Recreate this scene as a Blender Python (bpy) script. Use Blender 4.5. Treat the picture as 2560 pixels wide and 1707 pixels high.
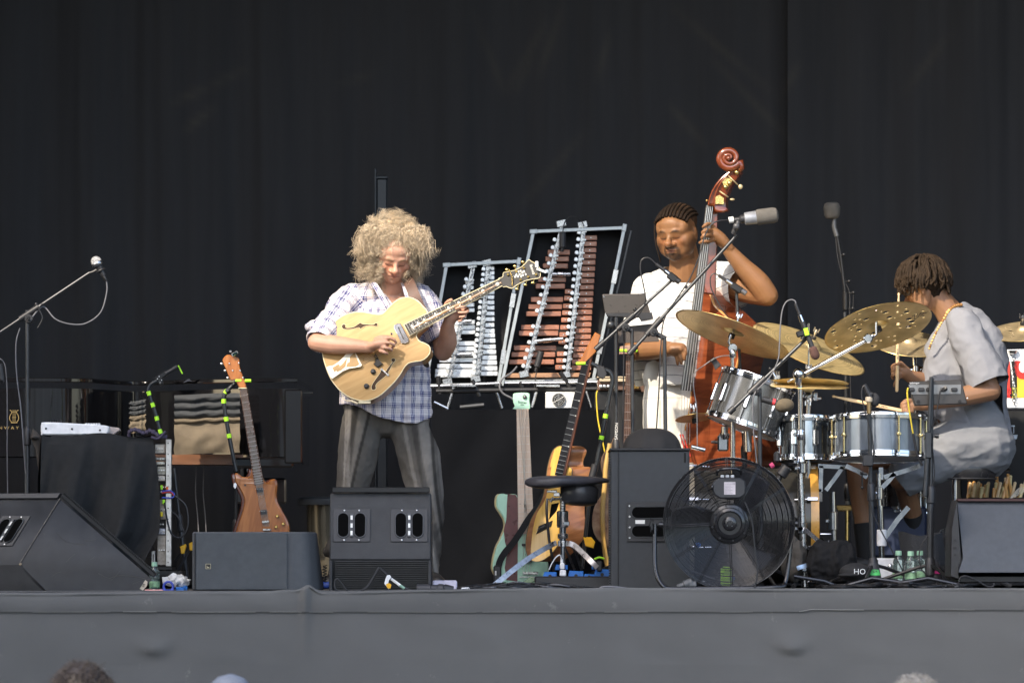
import bpy, bmesh, math, random
import numpy as np
from mathutils import Vector, Matrix, Quaternion, noise
from mathutils.geometry import tessellate_polygon
random.seed(7); rnd = random.Random(11)
R = math.radians
for _o in list(bpy.data.objects): bpy.data.objects.remove(_o)
scene = bpy.context.scene
COL = scene.collection
# ---------------------------------------------------------------- camera
DC, FP, ZC, HY = 26.0, 14200.0, 0.10, 1421.0
cam = bpy.data.cameras.new('camera'); cam.sensor_width = 36; cam.lens = 36*FP/2560
cam.shift_y = (HY-853.5)/2560; cam.clip_start = 0.5; cam.clip_end = 400
cam.dof.use_dof = True; cam.dof.focus_distance = DC+1.3; cam.dof.aperture_fstop = 11
camo = bpy.data.objects.new('camera', cam); COL.objects.link(camo)
camo.location = (0, -DC, ZC); camo.rotation_euler = (R(90), 0, 0); scene.camera = camo
# ---------------------------------------------------------------- light
SUN_EL, SUN_AZ = 39.0, -33.0       # azimuth measured from the camera side (-Y) towards -X when negative
sd = Vector((math.sin(R(SUN_AZ))*math.cos(R(SUN_EL)), -math.cos(R(SUN_AZ))*math.cos(R(SUN_EL)), math.sin(R(SUN_EL))))
w = bpy.data.worlds.new('World'); scene.world = w; w.use_nodes = True
nt = w.node_tree; bg = nt.nodes['Background']; sky = nt.nodes.new('ShaderNodeTexSky')
sky.sky_type = 'NISHITA'; sky.sun_disc = False; sky.sun_elevation = R(SUN_EL)
sky.sun_rotation = math.atan2(sd.x, sd.y); sky.air_density = 1.0; sky.dust_density = 2.5; sky.ozone_density = 1.0
nt.links.new(sky.outputs[0], bg.inputs[0]); bg.inputs[1].default_value = 0.15
sl = bpy.data.lights.new('sun', 'SUN'); sl.energy = 2.0; sl.angle = R(0.9); sl.color = (1, .88, .72)
so = bpy.data.objects.new('sun', sl); COL.objects.link(so); so.rotation_euler = sd.to_track_quat('Z', 'Y').to_euler()
scene.view_settings.view_transform = 'Standard'; scene.view_settings.look = 'None'
scene.view_settings.exposure = 1.75; scene.view_settings.gamma = 1
scene.cycles.max_bounces = 6; scene.cycles.diffuse_bounces = 3; scene.cycles.glossy_bounces = 3
# ---------------------------------------------------------------- pixel -> place
def P(px, py, Y):
    d = (Y+DC)/FP
    return Vector(((px-1280)*d, Y, ZC+(HY-py)*d))
def M(Y): return (Y+DC)/FP            # metres per photo pixel at depth Y
def onplane(px, py, o, n):
    c = Vector((0, -DC, ZC)); r = Vector(((px-1280)/FP, 1, (HY-py)/FP))
    return c + r*((o-c).dot(n)/r.dot(n))
def V(*a): return Vector(a)
# ---------------------------------------------------------------- materials
MATS = {}
def mat(name, col, rough=.6, metal=0, var=.12, scale=30, bump=.0, bscale=None, coat=0, spec=.5, alpha=1, trans=0, sheen=0, stretch=(1,1,1), rvar=.1, wear=None):
    if name in MATS: return MATS[name]
    m = bpy.data.materials.new(name); m.use_nodes = True; t = m.node_tree; N = t.nodes; b = N['Principled BSDF']
    tc = N.new('ShaderNodeTexCoord'); mp = N.new('ShaderNodeMapping'); mp.inputs['Scale'].default_value = stretch
    t.links.new(tc.outputs['Object'], mp.inputs[0])
    n = N.new('ShaderNodeTexNoise'); n.inputs['Scale'].default_value = scale; n.inputs['Detail'].default_value = 5
    t.links.new(mp.outputs[0], n.inputs['Vector'])
    cr = N.new('ShaderNodeValToRGB'); c = list(col)[:3]
    cr.color_ramp.elements[0].position = .3; cr.color_ramp.elements[1].position = .7
    cr.color_ramp.elements[0].color = [x*(1-var) for x in c]+[1]; cr.color_ramp.elements[1].color = [min(1, x*(1+var)) for x in c]+[1]
    t.links.new(n.outputs[0], cr.inputs[0]); src = cr.outputs[0]
    if wear:
        w2 = N.new('ShaderNodeTexNoise'); w2.inputs['Scale'].default_value = wear[0]; w2.inputs['Detail'].default_value = 8; w2.inputs['Roughness'].default_value = .7
        t.links.new(tc.outputs['Object'], w2.inputs['Vector'])
        r2 = N.new('ShaderNodeValToRGB'); r2.color_ramp.elements[0].position = wear[1]; r2.color_ramp.elements[1].position = wear[1]+.06
        t.links.new(w2.outputs[0], r2.inputs[0]); mx = N.new('ShaderNodeMix'); mx.data_type = 'RGBA'
        t.links.new(r2.outputs[0], mx.inputs[0]); t.links.new(src, mx.inputs[6]); mx.inputs[7].default_value = list(wear[2])+[1]; src = mx.outputs[2]
    t.links.new(src, b.inputs['Base Color'])
    if rvar:
        mr = N.new('ShaderNodeMapRange'); mr.inputs[3].default_value = max(0, rough-rvar); mr.inputs[4].default_value = min(1, rough+rvar)
        t.links.new(n.outputs[0], mr.inputs[0]); t.links.new(mr.outputs[0], b.inputs['Roughness'])
    else: b.inputs['Roughness'].default_value = rough
    b.inputs['Metallic'].default_value = metal; b.inputs['Coat Weight'].default_value = coat
    b.inputs['Coat Roughness'].default_value = .08
    b.inputs['Specular IOR Level'].default_value = spec; b.inputs['Transmission Weight'].default_value = trans; b.inputs['Sheen Weight'].default_value = sheen
    b.inputs['Alpha'].default_value = alpha
    if bump:
        n2 = N.new('ShaderNodeTexNoise'); n2.inputs['Scale'].default_value = bscale or scale*2; n2.inputs['Detail'].default_value = 6
        t.links.new(mp.outputs[0], n2.inputs['Vector']); bp = N.new('ShaderNodeBump'); bp.inputs['Strength'].default_value = bump; bp.inputs['Distance'].default_value = .004
        t.links.new(n2.outputs[0], bp.inputs['Height']); t.links.new(bp.outputs[0], b.inputs['Normal'])
    MATS[name] = m; return m
def wood(name, c1, c2, scale=6, axis=(1,8,8), rough=.3, coat=.6, rot=(0,0,0)):
    if name in MATS: return MATS[name]
    m = bpy.data.materials.new(name); m.use_nodes = True; t = m.node_tree; N = t.nodes; b = N['Principled BSDF']
    tc = N.new('ShaderNodeTexCoord'); mp = N.new('ShaderNodeMapping'); mp.inputs['Scale'].default_value = axis; mp.inputs['Rotation'].default_value = rot
    mpr = N.new('ShaderNodeMapping'); mpr.inputs['Rotation'].default_value = rot; mp.inputs['Rotation'].default_value = (0,0,0)
    t.links.new(tc.outputs['Object'], mpr.inputs[0]); t.links.new(mpr.outputs[0], mp.inputs[0])
    n = N.new('ShaderNodeTexNoise'); n.inputs['Scale'].default_value = scale; n.inputs['Detail'].default_value = 8; n.inputs['Distortion'].default_value = .6
    t.links.new(mp.outputs[0], n.inputs['Vector'])
    cr = N.new('ShaderNodeValToRGB'); cr.color_ramp.elements[0].position = .35; cr.color_ramp.elements[1].position = .66
    cr.color_ramp.elements[0].color = list(c1)+[1]; cr.color_ramp.elements[1].color = list(c2)+[1]
    t.links.new(n.outputs[0], cr.inputs[0]); t.links.new(cr.outputs[0], b.inputs['Base Color'])
    b.inputs['Roughness'].default_value = rough; b.inputs['Coat Weight'].default_value = coat; b.inputs['Coat Roughness'].default_value = .1
    MATS[name] = m; return m
def vcmat(name, rough=.55, bump=.15, bscale=120, sss=0, sheen=0, spec=.5, var=.1, stretch=(1,1,1)):
    """base colour from the mesh's own colour attribute, broken up by noise"""
    if name in MATS: return MATS[name]
    m = bpy.data.materials.new(name); m.use_nodes = True; t = m.node_tree; N = t.nodes; b = N['Principled BSDF']
    a = N.new('ShaderNodeAttribute'); a.attribute_name = 'Col'
    tc = N.new('ShaderNodeTexCoord'); n = N.new('ShaderNodeTexNoise'); n.inputs['Scale'].default_value = bscale; n.inputs['Detail'].default_value = 5
    mp = N.new('ShaderNodeMapping'); mp.inputs['Scale'].default_value = stretch
    t.links.new(tc.outputs['Object'], mp.inputs[0]); t.links.new(mp.outputs[0], n.inputs['Vector'])
    mr = N.new('ShaderNodeMapRange'); mr.inputs[3].default_value = 1-var; mr.inputs[4].default_value = 1+var; t.links.new(n.outputs[0], mr.inputs[0])
    mx = N.new('ShaderNodeVectorMath'); mx.operation = 'SCALE'; t.links.new(a.outputs['Color'], mx.inputs[0]); t.links.new(mr.outputs[0], mx.inputs['Scale'])
    t.links.new(mx.outputs[0], b.inputs['Base Color']); b.inputs['Roughness'].default_value = rough
    b.inputs['Subsurface Weight'].default_value = sss; b.inputs['Subsurface Radius'].default_value = (.012,.004,.002); b.inputs['Subsurface Scale'].default_value = 1
    b.inputs['Sheen Weight'].default_value = sheen; b.inputs['Specular IOR Level'].default_value = spec
    bp = N.new('ShaderNodeBump'); bp.inputs['Strength'].default_value = bump; bp.inputs['Distance'].default_value = .003
    t.links.new(n.outputs[0], bp.inputs['Height']); t.links.new(bp.outputs[0], b.inputs['Normal'])
    MATS[name] = m; return m
# ---------------------------------------------------------------- mesh builder
def frame(d, up=None):
    d = d.normalized(); up = up or (V(0,0,1) if abs(d.z) < .95 else V(0,1,0))
    x = up.cross(d).normalized(); y = d.cross(x); return x, y, d
def catmull(pts, n=6, closed=True):
    out = []; L = len(pts)
    rng = range(L) if closed else range(L-1)
    for i in rng:
        if closed: a, b, c, d = pts[i-1], pts[i], pts[(i+1) % L], pts[(i+2) % L]
        else: a, b, c, d = pts[max(i-1,0)], pts[i], pts[i+1], pts[min(i+2,L-1)]
        for k in range(n):
            t = k/n; out.append(tuple(.5*((2*b[j])+(-a[j]+c[j])*t+(2*a[j]-5*b[j]+4*c[j]-d[j])*t*t+(-a[j]+3*b[j]-3*c[j]+d[j])*t**3) for j in range(len(b))))
    if not closed: out.append(tuple(pts[-1]))
    return out
def sp(pts, n=6): return [Vector(p) for p in catmull([tuple(p) for p in pts], n, False)]
class MB:
    def __init__(s): s.v = []; s.f = []; s.mi = []; s.cm = 0
    def add(s, vs, fs):
        b = len(s.v); s.v += [tuple(v) for v in vs]; s.f += [tuple(i+b for i in f) for f in fs]; s.mi += [s.cm]*len(fs); return s
    def box(s, c, sz, ax=None, bev=0):
        x, y, z = ax or (V(1,0,0), V(0,1,0), V(0,0,1)); c = Vector(c); hx, hy, hz = sz[0]/2, sz[1]/2, sz[2]/2
        if bev <= 0:
            vs = [c+x*(i*hx)+y*(j*hy)+z*(k*hz) for i in (-1,1) for j in (-1,1) for k in (-1,1)]
            return s.add(vs, [(0,1,3,2),(4,6,7,5),(0,4,5,1),(2,3,7,6),(0,2,6,4),(1,5,7,3)])
        bev = min(bev, hx*.9, hy*.9, hz*.9)
        o = [(-hx,-hy),(hx,-hy),(hx,hy),(-hx,hy)]
        rg = []
        for dz, ins in ((-hz,bev),(-hz+bev,0),(hz-bev,0),(hz,bev)):
            r = []
            for (a, b_) in o:
                sa, sb = (1 if a > 0 else -1), (1 if b_ > 0 else -1); a2, b2 = a-sa*ins, b_-sb*ins
                k = bev if ins == 0 else bev*.6
                q = [(a2, b2-sb*k), (a2-sa*k, b2)]
                if sa*sb > 0: q = q
                else: q = q[::-1]
                r += [c+x*p[0]+y*p[1]+z*dz for p in q]
            rg.append(r)
        vs = [p for r in rg for p in r]; fs = []
        for i in range(3):
            for j in range(8): fs.append((i*8+j, i*8+(j+1) % 8, (i+1)*8+(j+1) % 8, (i+1)*8+j))
        fs.append(tuple(range(7,-1,-1))); fs.append(tuple(range(24,32)))
        return s.add(vs, fs)
    def tube(s, pts, r, seg=8, closed=False, caps=True, flat=1, up=None):
        pts = [Vector(p) for p in pts]; n = len(pts); rs = r if isinstance(r, (list, tuple)) else [r]*n
        vs = []; px = None
        for i, p in enumerate(pts):
            if closed: d = pts[(i+1) % n]-pts[i-1]
            else: d = pts[min(i+1,n-1)]-pts[max(i-1,0)]
            if d.length < 1e-9: d = V(0,0,1)
            d.normalize()
            if px is None: x, y, _ = frame(d, up)
            else:
                x = px-d*px.dot(d)
                if x.length < 1e-6: x, y, _ = frame(d)
                x.normalize(); y = d.cross(x)
            px = x
            vs += [p+x*(math.cos(2*math.pi*k/seg)*rs[i])+y*(math.sin(2*math.pi*k/seg)*rs[i]*flat) for k in range(seg)]
        fs = []
        for i in range(n if closed else n-1):
            j = (i+1) % n
            for k in range(seg): fs.append((i*seg+k, i*seg+(k+1) % seg, j*seg+(k+1) % seg, j*seg+k))
        if caps and not closed: fs.append(tuple(range(seg-1,-1,-1))); fs.append(tuple((n-1)*seg+k for k in range(seg)))
        return s.add(vs, fs)
    def lathe(s, prof, o, axis=V(0,0,1), seg=24, caps=True, sx=1):
        """prof = [(radius, height)]"""
        x, y, z = frame(Vector(axis)); o = Vector(o); vs = []
        for r, h in prof: vs += [o+z*h+x*(r*math.cos(2*math.pi*k/seg)*sx)+y*(r*math.sin(2*math.pi*k/seg)) for k in range(seg)]
        fs = []
        for i in range(len(prof)-1):
            for k in range(seg): fs.append((i*seg+k, i*seg+(k+1) % seg, (i+1)*seg+(k+1) % seg, (i+1)*seg+k))
        if caps:
            if prof[0][0] > 1e-5: fs.append(tuple(range(seg-1,-1,-1)))
            if prof[-1][0] > 1e-5: fs.append(tuple((len(prof)-1)*seg+k for k in range(seg)))
        return s.add(vs, fs)
    def cyl(s, a, b, r, seg=16, bev=0):
        a = Vector(a); b = Vector(b); d = b-a; L = d.length
        if bev: return s.lathe([(r-bev,0),(r,bev),(r,L-bev),(r-bev,L)], a, d, seg)
        return s.lathe([(r,0),(r,L)], a, d, seg)
    def ell(s, c, r, rot=None, seg=16, rings=10):
        c = Vector(c); r = (r,r,r) if not isinstance(r, (tuple,list)) else r; vs = [] ; m = rot or Matrix.Identity(3)
        for i in range(rings+1):
            a = math.pi*i/rings
            for k in range(seg):
                b = 2*math.pi*k/seg; vs.append(c+m@V(r[0]*math.sin(a)*math.cos(b), r[1]*math.sin(a)*math.sin(b), r[2]*math.cos(a)))
        fs = []
        for i in range(rings):
            for k in range(seg): fs.append((i*seg+k, (i+1)*seg+k, (i+1)*seg+(k+1) % seg, i*seg+(k+1) % seg))
        return s.add(vs, fs)
    def torus(s, c, axis, r, t, seg=48, ts=8, sq=1):
        x, y, z = frame(Vector(axis)); c = Vector(c)
        pts = [c+x*(r*math.cos(2*math.pi*k/seg))+y*(r*math.sin(2*math.pi*k/seg)) for k in range(seg)]
        vs = []
        for i, p in enumerate(pts):
            q = (p-c).normalized()
            vs += [p+q*(t*math.cos(2*math.pi*k/ts))+z*(t*sq*math.sin(2*math.pi*k/ts)) for k in range(ts)]
        fs = [(i*ts+k, ((i+1) % seg)*ts+k, ((i+1) % seg)*ts+(k+1) % ts, i*ts+(k+1) % ts) for i in range(seg) for k in range(ts)]
        return s.add(vs, fs)
    def poly(s, pts, n, depth, bev=0):
        """solid from a 3D planar outline (front face), extruded by depth along n"""
        pts = [Vector(p) for p in pts]; n = Vector(n).normalized(); L = len(pts)
        def inset(d):
            out = []
            for i in range(L):
                a = (pts[i]-pts[i-1]); b = (pts[(i+1) % L]-pts[i])
                if a.length < 1e-9 or b.length < 1e-9: out.append(pts[i].copy()); continue
                na = n.cross(a).normalized(); nb = n.cross(b).normalized(); m = na+nb
                if m.length < 1e-6: out.append(pts[i].copy()); continue
                m.normalize(); out.append(pts[i]+m*(d*sg/max(.5, m.dot(na))))
            return out
        area = V(0,0,0)
        for i in range(L): area += pts[i-1].cross(pts[i])
        sg = 1 if area.dot(n) > 0 else -1
        if bev > 0:
            ins = inset(bev); rings = [ins, [p+n*bev for p in pts], [p+n*(depth-bev) for p in pts], [p+n*depth for p in ins]]
        else: rings = [pts, [p+n*depth for p in pts]]
        tri = tessellate_polygon([rings[0]]); vs = [p for r in rings for p in r]; fs = []
        for i in range(len(rings)-1):
            for k in range(L): fs.append((i*L+k, i*L+(k+1) % L, (i+1)*L+(k+1) % L, (i+1)*L+k))
        k = (len(rings)-1)*L
        for t in tri: fs.append(tuple(t)); fs.append((t[2]+k, t[1]+k, t[0]+k))
        return s.add(vs, fs)
    def grid(s, fn, nu, nv, thick=0):
        vs = [fn(i/nu, j/nv) for i in range(nu+1) for j in range(nv+1)]
        fs = [(i*(nv+1)+j, (i+1)*(nv+1)+j, (i+1)*(nv+1)+j+1, i*(nv+1)+j+1) for i in range(nu) for j in range(nv)]
        return s.add(vs, fs)
    def mesh(s, name, off=V(0,0,0), ang=35, fixn=True):
        me = bpy.data.meshes.new(name); o = Vector(off)
        me.from_pydata([(v[0]-o.x, v[1]-o.y, v[2]-o.z) for v in s.v], [], s.f)
        if any(s.mi): me.polygons.foreach_set('material_index', s.mi)
        if fixn:
            bm = bmesh.new(); bm.from_mesh(me); bmesh.ops.recalc_face_normals(bm, faces=bm.faces); bm.to_mesh(me); bm.free()
        me.polygons.foreach_set('use_smooth', [True]*len(me.polygons))
        if ang < 180: me.set_sharp_from_angle(angle=R(ang))
        me.update(); return me
class Thing:
    """an Empty at the thing's base; parts are given in world coordinates"""
    def __init__(s, name, label, cat, loc, group=None, kind=None):
        o = bpy.data.objects.new(name, None); o.empty_display_size = .1; COL.objects.link(o); o.location = loc
        o['label'] = label; o['category'] = cat
        if group: o['group'] = group
        if kind: o['kind'] = kind
        s.o = o; s.loc = Vector(loc)
    def part(s, name, mb, m, parent=None, label=None, ang=35, kind=None, fixn=True, smooth=0):
        me = mb.mesh(name, s.loc, ang, fixn) if isinstance(mb, MB) else mb
        o = bpy.data.objects.new(name, me); COL.objects.link(o); o.parent = parent or s.o
        for q in (m if isinstance(m, (list,tuple)) else [m]): me.materials.append(q)
        if label: o['label'] = label
        if kind: o['kind'] = kind
        return o
    def text(s, name, body, size, o, ux, uy, m, parent=None, ext=.0006, align='CENTER', font=None, sx=1):
        c = bpy.data.curves.new(name, 'FONT'); c.body = body; c.size = size; c.extrude = ext; c.align_x = align; c.align_y = 'CENTER'; c.offset = 0.0; c.resolution_u = 2
        t = bpy.data.objects.new(name, c); ux = Vector(ux).normalized(); uy = Vector(uy).normalized(); n = ux.cross(uy)
        COL.objects.link(t)
        dg = bpy.context.evaluated_depsgraph_get(); me = bpy.data.meshes.new_from_object(t.evaluated_get(dg)); bpy.data.objects.remove(t)
        mm = Matrix((ux*sx, uy, n)).transposed().to_4x4(); mm.translation = Vector(o)-s.loc
        me.transform(mm); me.name = name; me.materials.clear(); ob = bpy.data.objects.new(name, me); COL.objects.link(ob); ob.parent = parent or s.o; me.materials.append(m); return ob
def single(name, label, cat, mb, m, group=None, kind=None, ang=35):
    me = mb.mesh(name, (0,0,0), ang); vs = np.empty(len(me.vertices)*3); me.vertices.foreach_get('co', vs); vs = vs.reshape(-1,3)
    c = np.array([vs[:,0].mean(), vs[:,1].mean(), vs[:,2].min()]); me.transform(Matrix.Translation((-c[0],-c[1],-c[2])))
    o = bpy.data.objects.new(name, me); COL.objects.link(o); o.location = c
    for q in (m if isinstance(m, (list,tuple)) else [m]): me.materials.append(q)
    if label: o['label'] = label
    if cat: o['category'] = cat
    if group: o['group'] = group
    if kind: o['kind'] = kind
    return o
# ---------------------------------------------------------------- organic bodies: overlapping forms fused into one skin
def cap(mb, pts, rs, seg=14, sub=3, flat=1, up=None):
    """rounded limb through points with radii"""
    q = [tuple(p)+(r,) for p, r in zip(pts, rs)]; c = catmull(q, sub, False)
    P_ = [Vector(x[:3]) for x in c]; r_ = [x[3] for x in c]
    d0 = (P_[1]-P_[0]).normalized(); d1 = (P_[-1]-P_[-2]).normalized()
    pre = [(P_[0]-d0*r_[0]*math.sin(a), r_[0]*max(.05,math.cos(a))) for a in (R(85),R(55),R(28))]
    post = [(P_[-1]+d1*r_[-1]*math.sin(a), r_[-1]*max(.05,math.cos(a))) for a in (R(28),R(55),R(85))]
    P2 = [a for a,_ in pre]+P_+[a for a,_ in post]; r2 = [b for _,b in pre]+r_+[b for _,b in post]
    mb.tube(P2, r2, seg, flat=flat, up=up); return mb
def fuse(mb, voxel=.005, smooth=4, fac=.5):
    me = mb.mesh('tmp', ang=180); o = bpy.data.objects.new('tmp', me); COL.objects.link(o)
    m = o.modifiers.new('r', 'REMESH'); m.mode = 'VOXEL'; m.voxel_size = voxel; m.use_smooth_shade = True
    if smooth:
        k = o.modifiers.new('s', 'SMOOTH'); k.factor = fac; k.iterations = smooth
    dg = bpy.context.evaluated_depsgraph_get(); out = bpy.data.meshes.new_from_object(o.evaluated_get(dg)); bpy.data.objects.remove(o); bpy.data.meshes.remove(me)
    return out
def co(me):
    a = np.empty(len(me.vertices)*3); me.vertices.foreach_get('co', a); return a.reshape(-1,3)
def nrm(me):
    a = np.empty(len(me.vertices)*3, dtype=np.float32); me.vertices.foreach_get('normal', a); return a.reshape(-1,3)
def setco(me, a): me.vertices.foreach_set('co', a.ravel()); me.update()
def setcol(me, c):
    at = me.color_attributes.new('Col', 'FLOAT_COLOR', 'POINT'); d = np.ones((len(me.vertices),4)); d[:,:3] = c; at.data.foreach_set('color', d.ravel())
def setvec(me, name, v):
    at = me.attributes.new(name, 'FLOAT_VECTOR', 'POINT'); at.data.foreach_set('vector', np.asarray(v, dtype=np.float32).ravel())
def nz(p, s, sx=(1,1,1), seed=0):
    return np.array([noise.noise(Vector((a[0]*s*sx[0]+seed, a[1]*s*sx[1]+seed*1.7, a[2]*s*sx[2]))) for a in p])
def wrinkle(me, amp=.006, s=9, sx=(1,1,1), seed=0, ridge=True):
    p = co(me); n = nrm(me); h = nz(p, s, sx, seed); h2 = nz(p, s*2.3, sx, seed+9)
    if ridge: h = .35-np.abs(h)*1.6; h2 = .35-np.abs(h2)*1.6
    setco(me, p+n*((h+.45*h2)*amp)[:,None])
def shift(me, loc): me.transform(Matrix.Translation(-Vector(loc)))
def attr_ramp(*a): pass
def sstep(x, a, b):
    t = np.clip((x-a)/(b-a), 0, 1); return t*t*(3-2*t)
# ================================================================ the setting
FAB_STAGE = mat('stage_skirt_fabric', (.115,.114,.110), .85, var=.10, scale=2.2, bump=.25, bscale=700, wear=(7,.625,(.18,.175,.165)))
FLOOR = mat('stage_floor_black', (.035,.035,.037), .6, var=.3, scale=6, bump=.1)
CURT = vcmat('black_molton', .95, .2, 6, spec=.15, var=.22, stretch=(2.5,1,.15))
def struct(name, mb, m, ang=35):
    o = single(name, None, None, mb, m, kind='structure', ang=ang); return o
b = MB(); b.box((0,-30,-1.9), (160,160,.1)); struct('ground', b, mat('ground_dark', (.04,.038,.036), .9, var=.3, scale=.8, bump=.4))
b = MB(); b.box((0,2.78,-.07), (16,5.44,.13)); struct('stage_floor', b, FLOOR)
# cloth skirt hung over the stage front, with its upper strip lapping over, one crumple on the edge and two dents
def skirt_pt(x, z, lift=0):
    y = -.012-lift
    y -= .007*noise.noise(V(x*1.3, z*3, 0)) + .003*noise.noise(V(x*5+z*4, z*9, 5))
    for cx, cz, amp in ((-1.64,-.283,.02),(1.28,-.272,.022)):      # tugged dents with a soft cone above, sharp underside
        dx, dz = x-cx, z-cz
        if dz > 0: y -= amp*math.exp(-(dx/(.055+.6*dz))**2-(dz/.07)**2)
        else: y -= amp*math.exp(-(dx/.05)**2-(dz/.010)**2)
    y -= .02*math.exp(-((x+.945-.02*z)/.018)**2)*min(1,max(0,1.0+z/.34))    # vertical tuck below the crumple
    return y
b = MB(); NX = 420
b.grid(lambda u,v: V(-7.5+15*u, skirt_pt(-7.5+15*u, -.06-1.78*v**1.5), -.06-1.78*v**1.5), NX*2, 70)
struct('stage_skirt', b, FAB_STAGE, 180)
def top_z(x):
    z = .004+.006*noise.noise(V(x*1.1,3,0))+.003*noise.noise(V(x*5,1,0))+(.006 if x > -.4 else -.013)*min(1,abs(x+.4)/.5)
    d = x+.93
    z += .03*math.exp(-(d/.035)**2)+.012*math.exp(-((d+.09)/.08)**2)
    return z
def strip(u, v):
    x = -7.5+15*u
    if v < .3:      # lies on the floor edge
        t = v/.3; return V(x, .30*(1-t)-.004, top_z(x)*(.3+.7*t)+.002)
    if v < .5:      # rolls over the edge
        t = (v-.3)/.2*math.pi/2; r = .014; return V(x, -.004-r*math.sin(t)-.002-.012*math.exp(-((x+.93)/.05)**2), top_z(x)+.002-r*(1-math.cos(t)))
    t = (v-.5)/.5; e = -.098+.003*noise.noise(V(x*2,9,0)) + (.01 if x > 1.35 else 0) ; z = (top_z(x)-.012)*(1-t)+e*t
    return V(x, skirt_pt(x, z, .006)-.004*math.sin(t*3), z)
b = MB(); b.grid(strip, 1400, 26); struct('stage_skirt_top_strip', b, FAB_STAGE, 180)
rs = random.Random(31); x = -2.4
while x < 2.5:
    l = rs.uniform(.05,.5); b = MB(); b.tube([strip((x+l*i/6+7.5)/15, .997)+V(0,-.002,0) for i in range(7)], rs.uniform(.0006,.0014), 5); struct('stage_skirt_hem', b, mat('worn_hem',(.3,.29,.27),.9)); x += l+rs.uniform(.02,.35)
# lower lap line
b = MB(); b.grid(lambda u,v: V(-7.5+15*u, skirt_pt(-7.5+15*u, -.338-.02*u-1.5*v, .0045), -.338-.006*noise.noise(V(u*9,0,0))-1.5*v), 700, 4); struct('stage_skirt_lower_panel', b, FAB_STAGE, 180)
# backdrop of hung black cloth in drops
def curtain(name, x0, x1, Y, seed, label, amp=1, ztop=5.4):
    ph = seed*3.1
    def f(u, v):
        x = x0+(x1-x0)*u; z = ztop*(1-v)+.01
        y = Y + amp*(.07*noise.noise(V(x*1.3+ph, z*.08, seed)) + .042*noise.noise(V(x*5, z*.16, seed+4)) + .010*noise.noise(V(x*15, z*.25, seed+8)) + .018*abs(noise.noise(V(x*4+z*.12, z*.1, seed+2))))
        return V(x, y, z)
    b = MB(); b.grid(f, int((x1-x0)*70), 150)
    o = single(name, label, 'curtain', b, CURT, 'black drops of the stage backdrop', ang=180)
    # faint brownish zigzag lines coloured over the upper part of the cloth
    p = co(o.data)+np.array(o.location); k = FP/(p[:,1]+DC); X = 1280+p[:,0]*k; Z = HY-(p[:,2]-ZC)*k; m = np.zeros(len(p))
    for L_ in ZIGZAG:
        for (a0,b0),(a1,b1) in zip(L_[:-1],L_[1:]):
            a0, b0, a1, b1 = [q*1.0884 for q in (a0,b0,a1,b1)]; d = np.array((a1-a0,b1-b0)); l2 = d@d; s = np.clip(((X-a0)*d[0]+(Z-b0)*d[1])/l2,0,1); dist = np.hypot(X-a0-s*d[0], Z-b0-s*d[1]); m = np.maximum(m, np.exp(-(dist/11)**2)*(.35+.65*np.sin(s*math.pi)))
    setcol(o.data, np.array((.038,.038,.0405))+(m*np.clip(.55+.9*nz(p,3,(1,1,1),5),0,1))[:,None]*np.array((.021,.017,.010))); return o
ZIGZAG = [[(1085,30),(1160,215),(1255,50)],[(1225,120),(1185,210)],[(1545,20),(1790,225),(1835,150)],[(1640,140),(1825,335)],[(400,235),(480,200),(575,155)],[(425,300),(490,250)],[(1345,300),(1190,480)],[(1540,245),(1620,335)],[(775,195),(875,165)],[(1290,20),(1240,170)],[(1400,80),(1370,190)],[(2080,210),(2180,80)]]
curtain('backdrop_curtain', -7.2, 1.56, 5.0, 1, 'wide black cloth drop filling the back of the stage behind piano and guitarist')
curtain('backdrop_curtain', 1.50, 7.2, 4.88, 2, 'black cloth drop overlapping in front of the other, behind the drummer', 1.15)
# unseen roof and wings added to shade the stage
BLK = mat('black_cover', (.03,.03,.03), .9)
b = MB(); b.box((0,2.3,5.5), (16,6.6,.12)); struct('unseen_shade_roof', b, BLK)
b = MB(); b.box((-9.6,-12,5.6), (12.8,1.6,14.6)); struct('unseen_sun_block', b, BLK)   # unseen block added to keep the sun off the stage front
b = MB(); b.box((0,-80,2), (150,6,10)); struct('unseen_wall_row', b, mat('unseen_wall', (.42,.38,.33), .9, var=.4, scale=.4))  # unseen wall added to replace bright horizon in glossy reflections
for sx in (-1,1):
    b = MB(); b.box((sx*7.9,2.6,2.2), (.12,5.6,7.4)); struct('unseen_wing_wall', b, BLK)
b = MB(); b.box((0,5.6,2.6), (15.6,.1,6.6)); struct('stage_back_wall', b, BLK)
# skirting dark pillar seen behind the guitarist
t = Thing('metal_pillar', 'dark grey upright metal post rising behind the curly haired guitarist', 'post', P(955,1470,4.3))
b = MB(); p0, p1 = P(955,1466,4.3), P(955,448,4.3); b.box((p0+p1)/2, (.056,.07,p1.z-p0.z), bev=.006); t.part('shaft', b, mat('post_grey', (.035,.04,.046), .45, .3))
b = MB(); b.box(P(939,850,4.3)+V(0,.0,0), (.012,.09,p1.z-p0.z-.35), bev=.003); t.part('flange', b, MATS['post_grey'])
b = MB(); b.box(p1+V(-.003,0,.006), (.07,.084,.014), bev=.003); t.part('cap', b, MATS['post_grey'])
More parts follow.
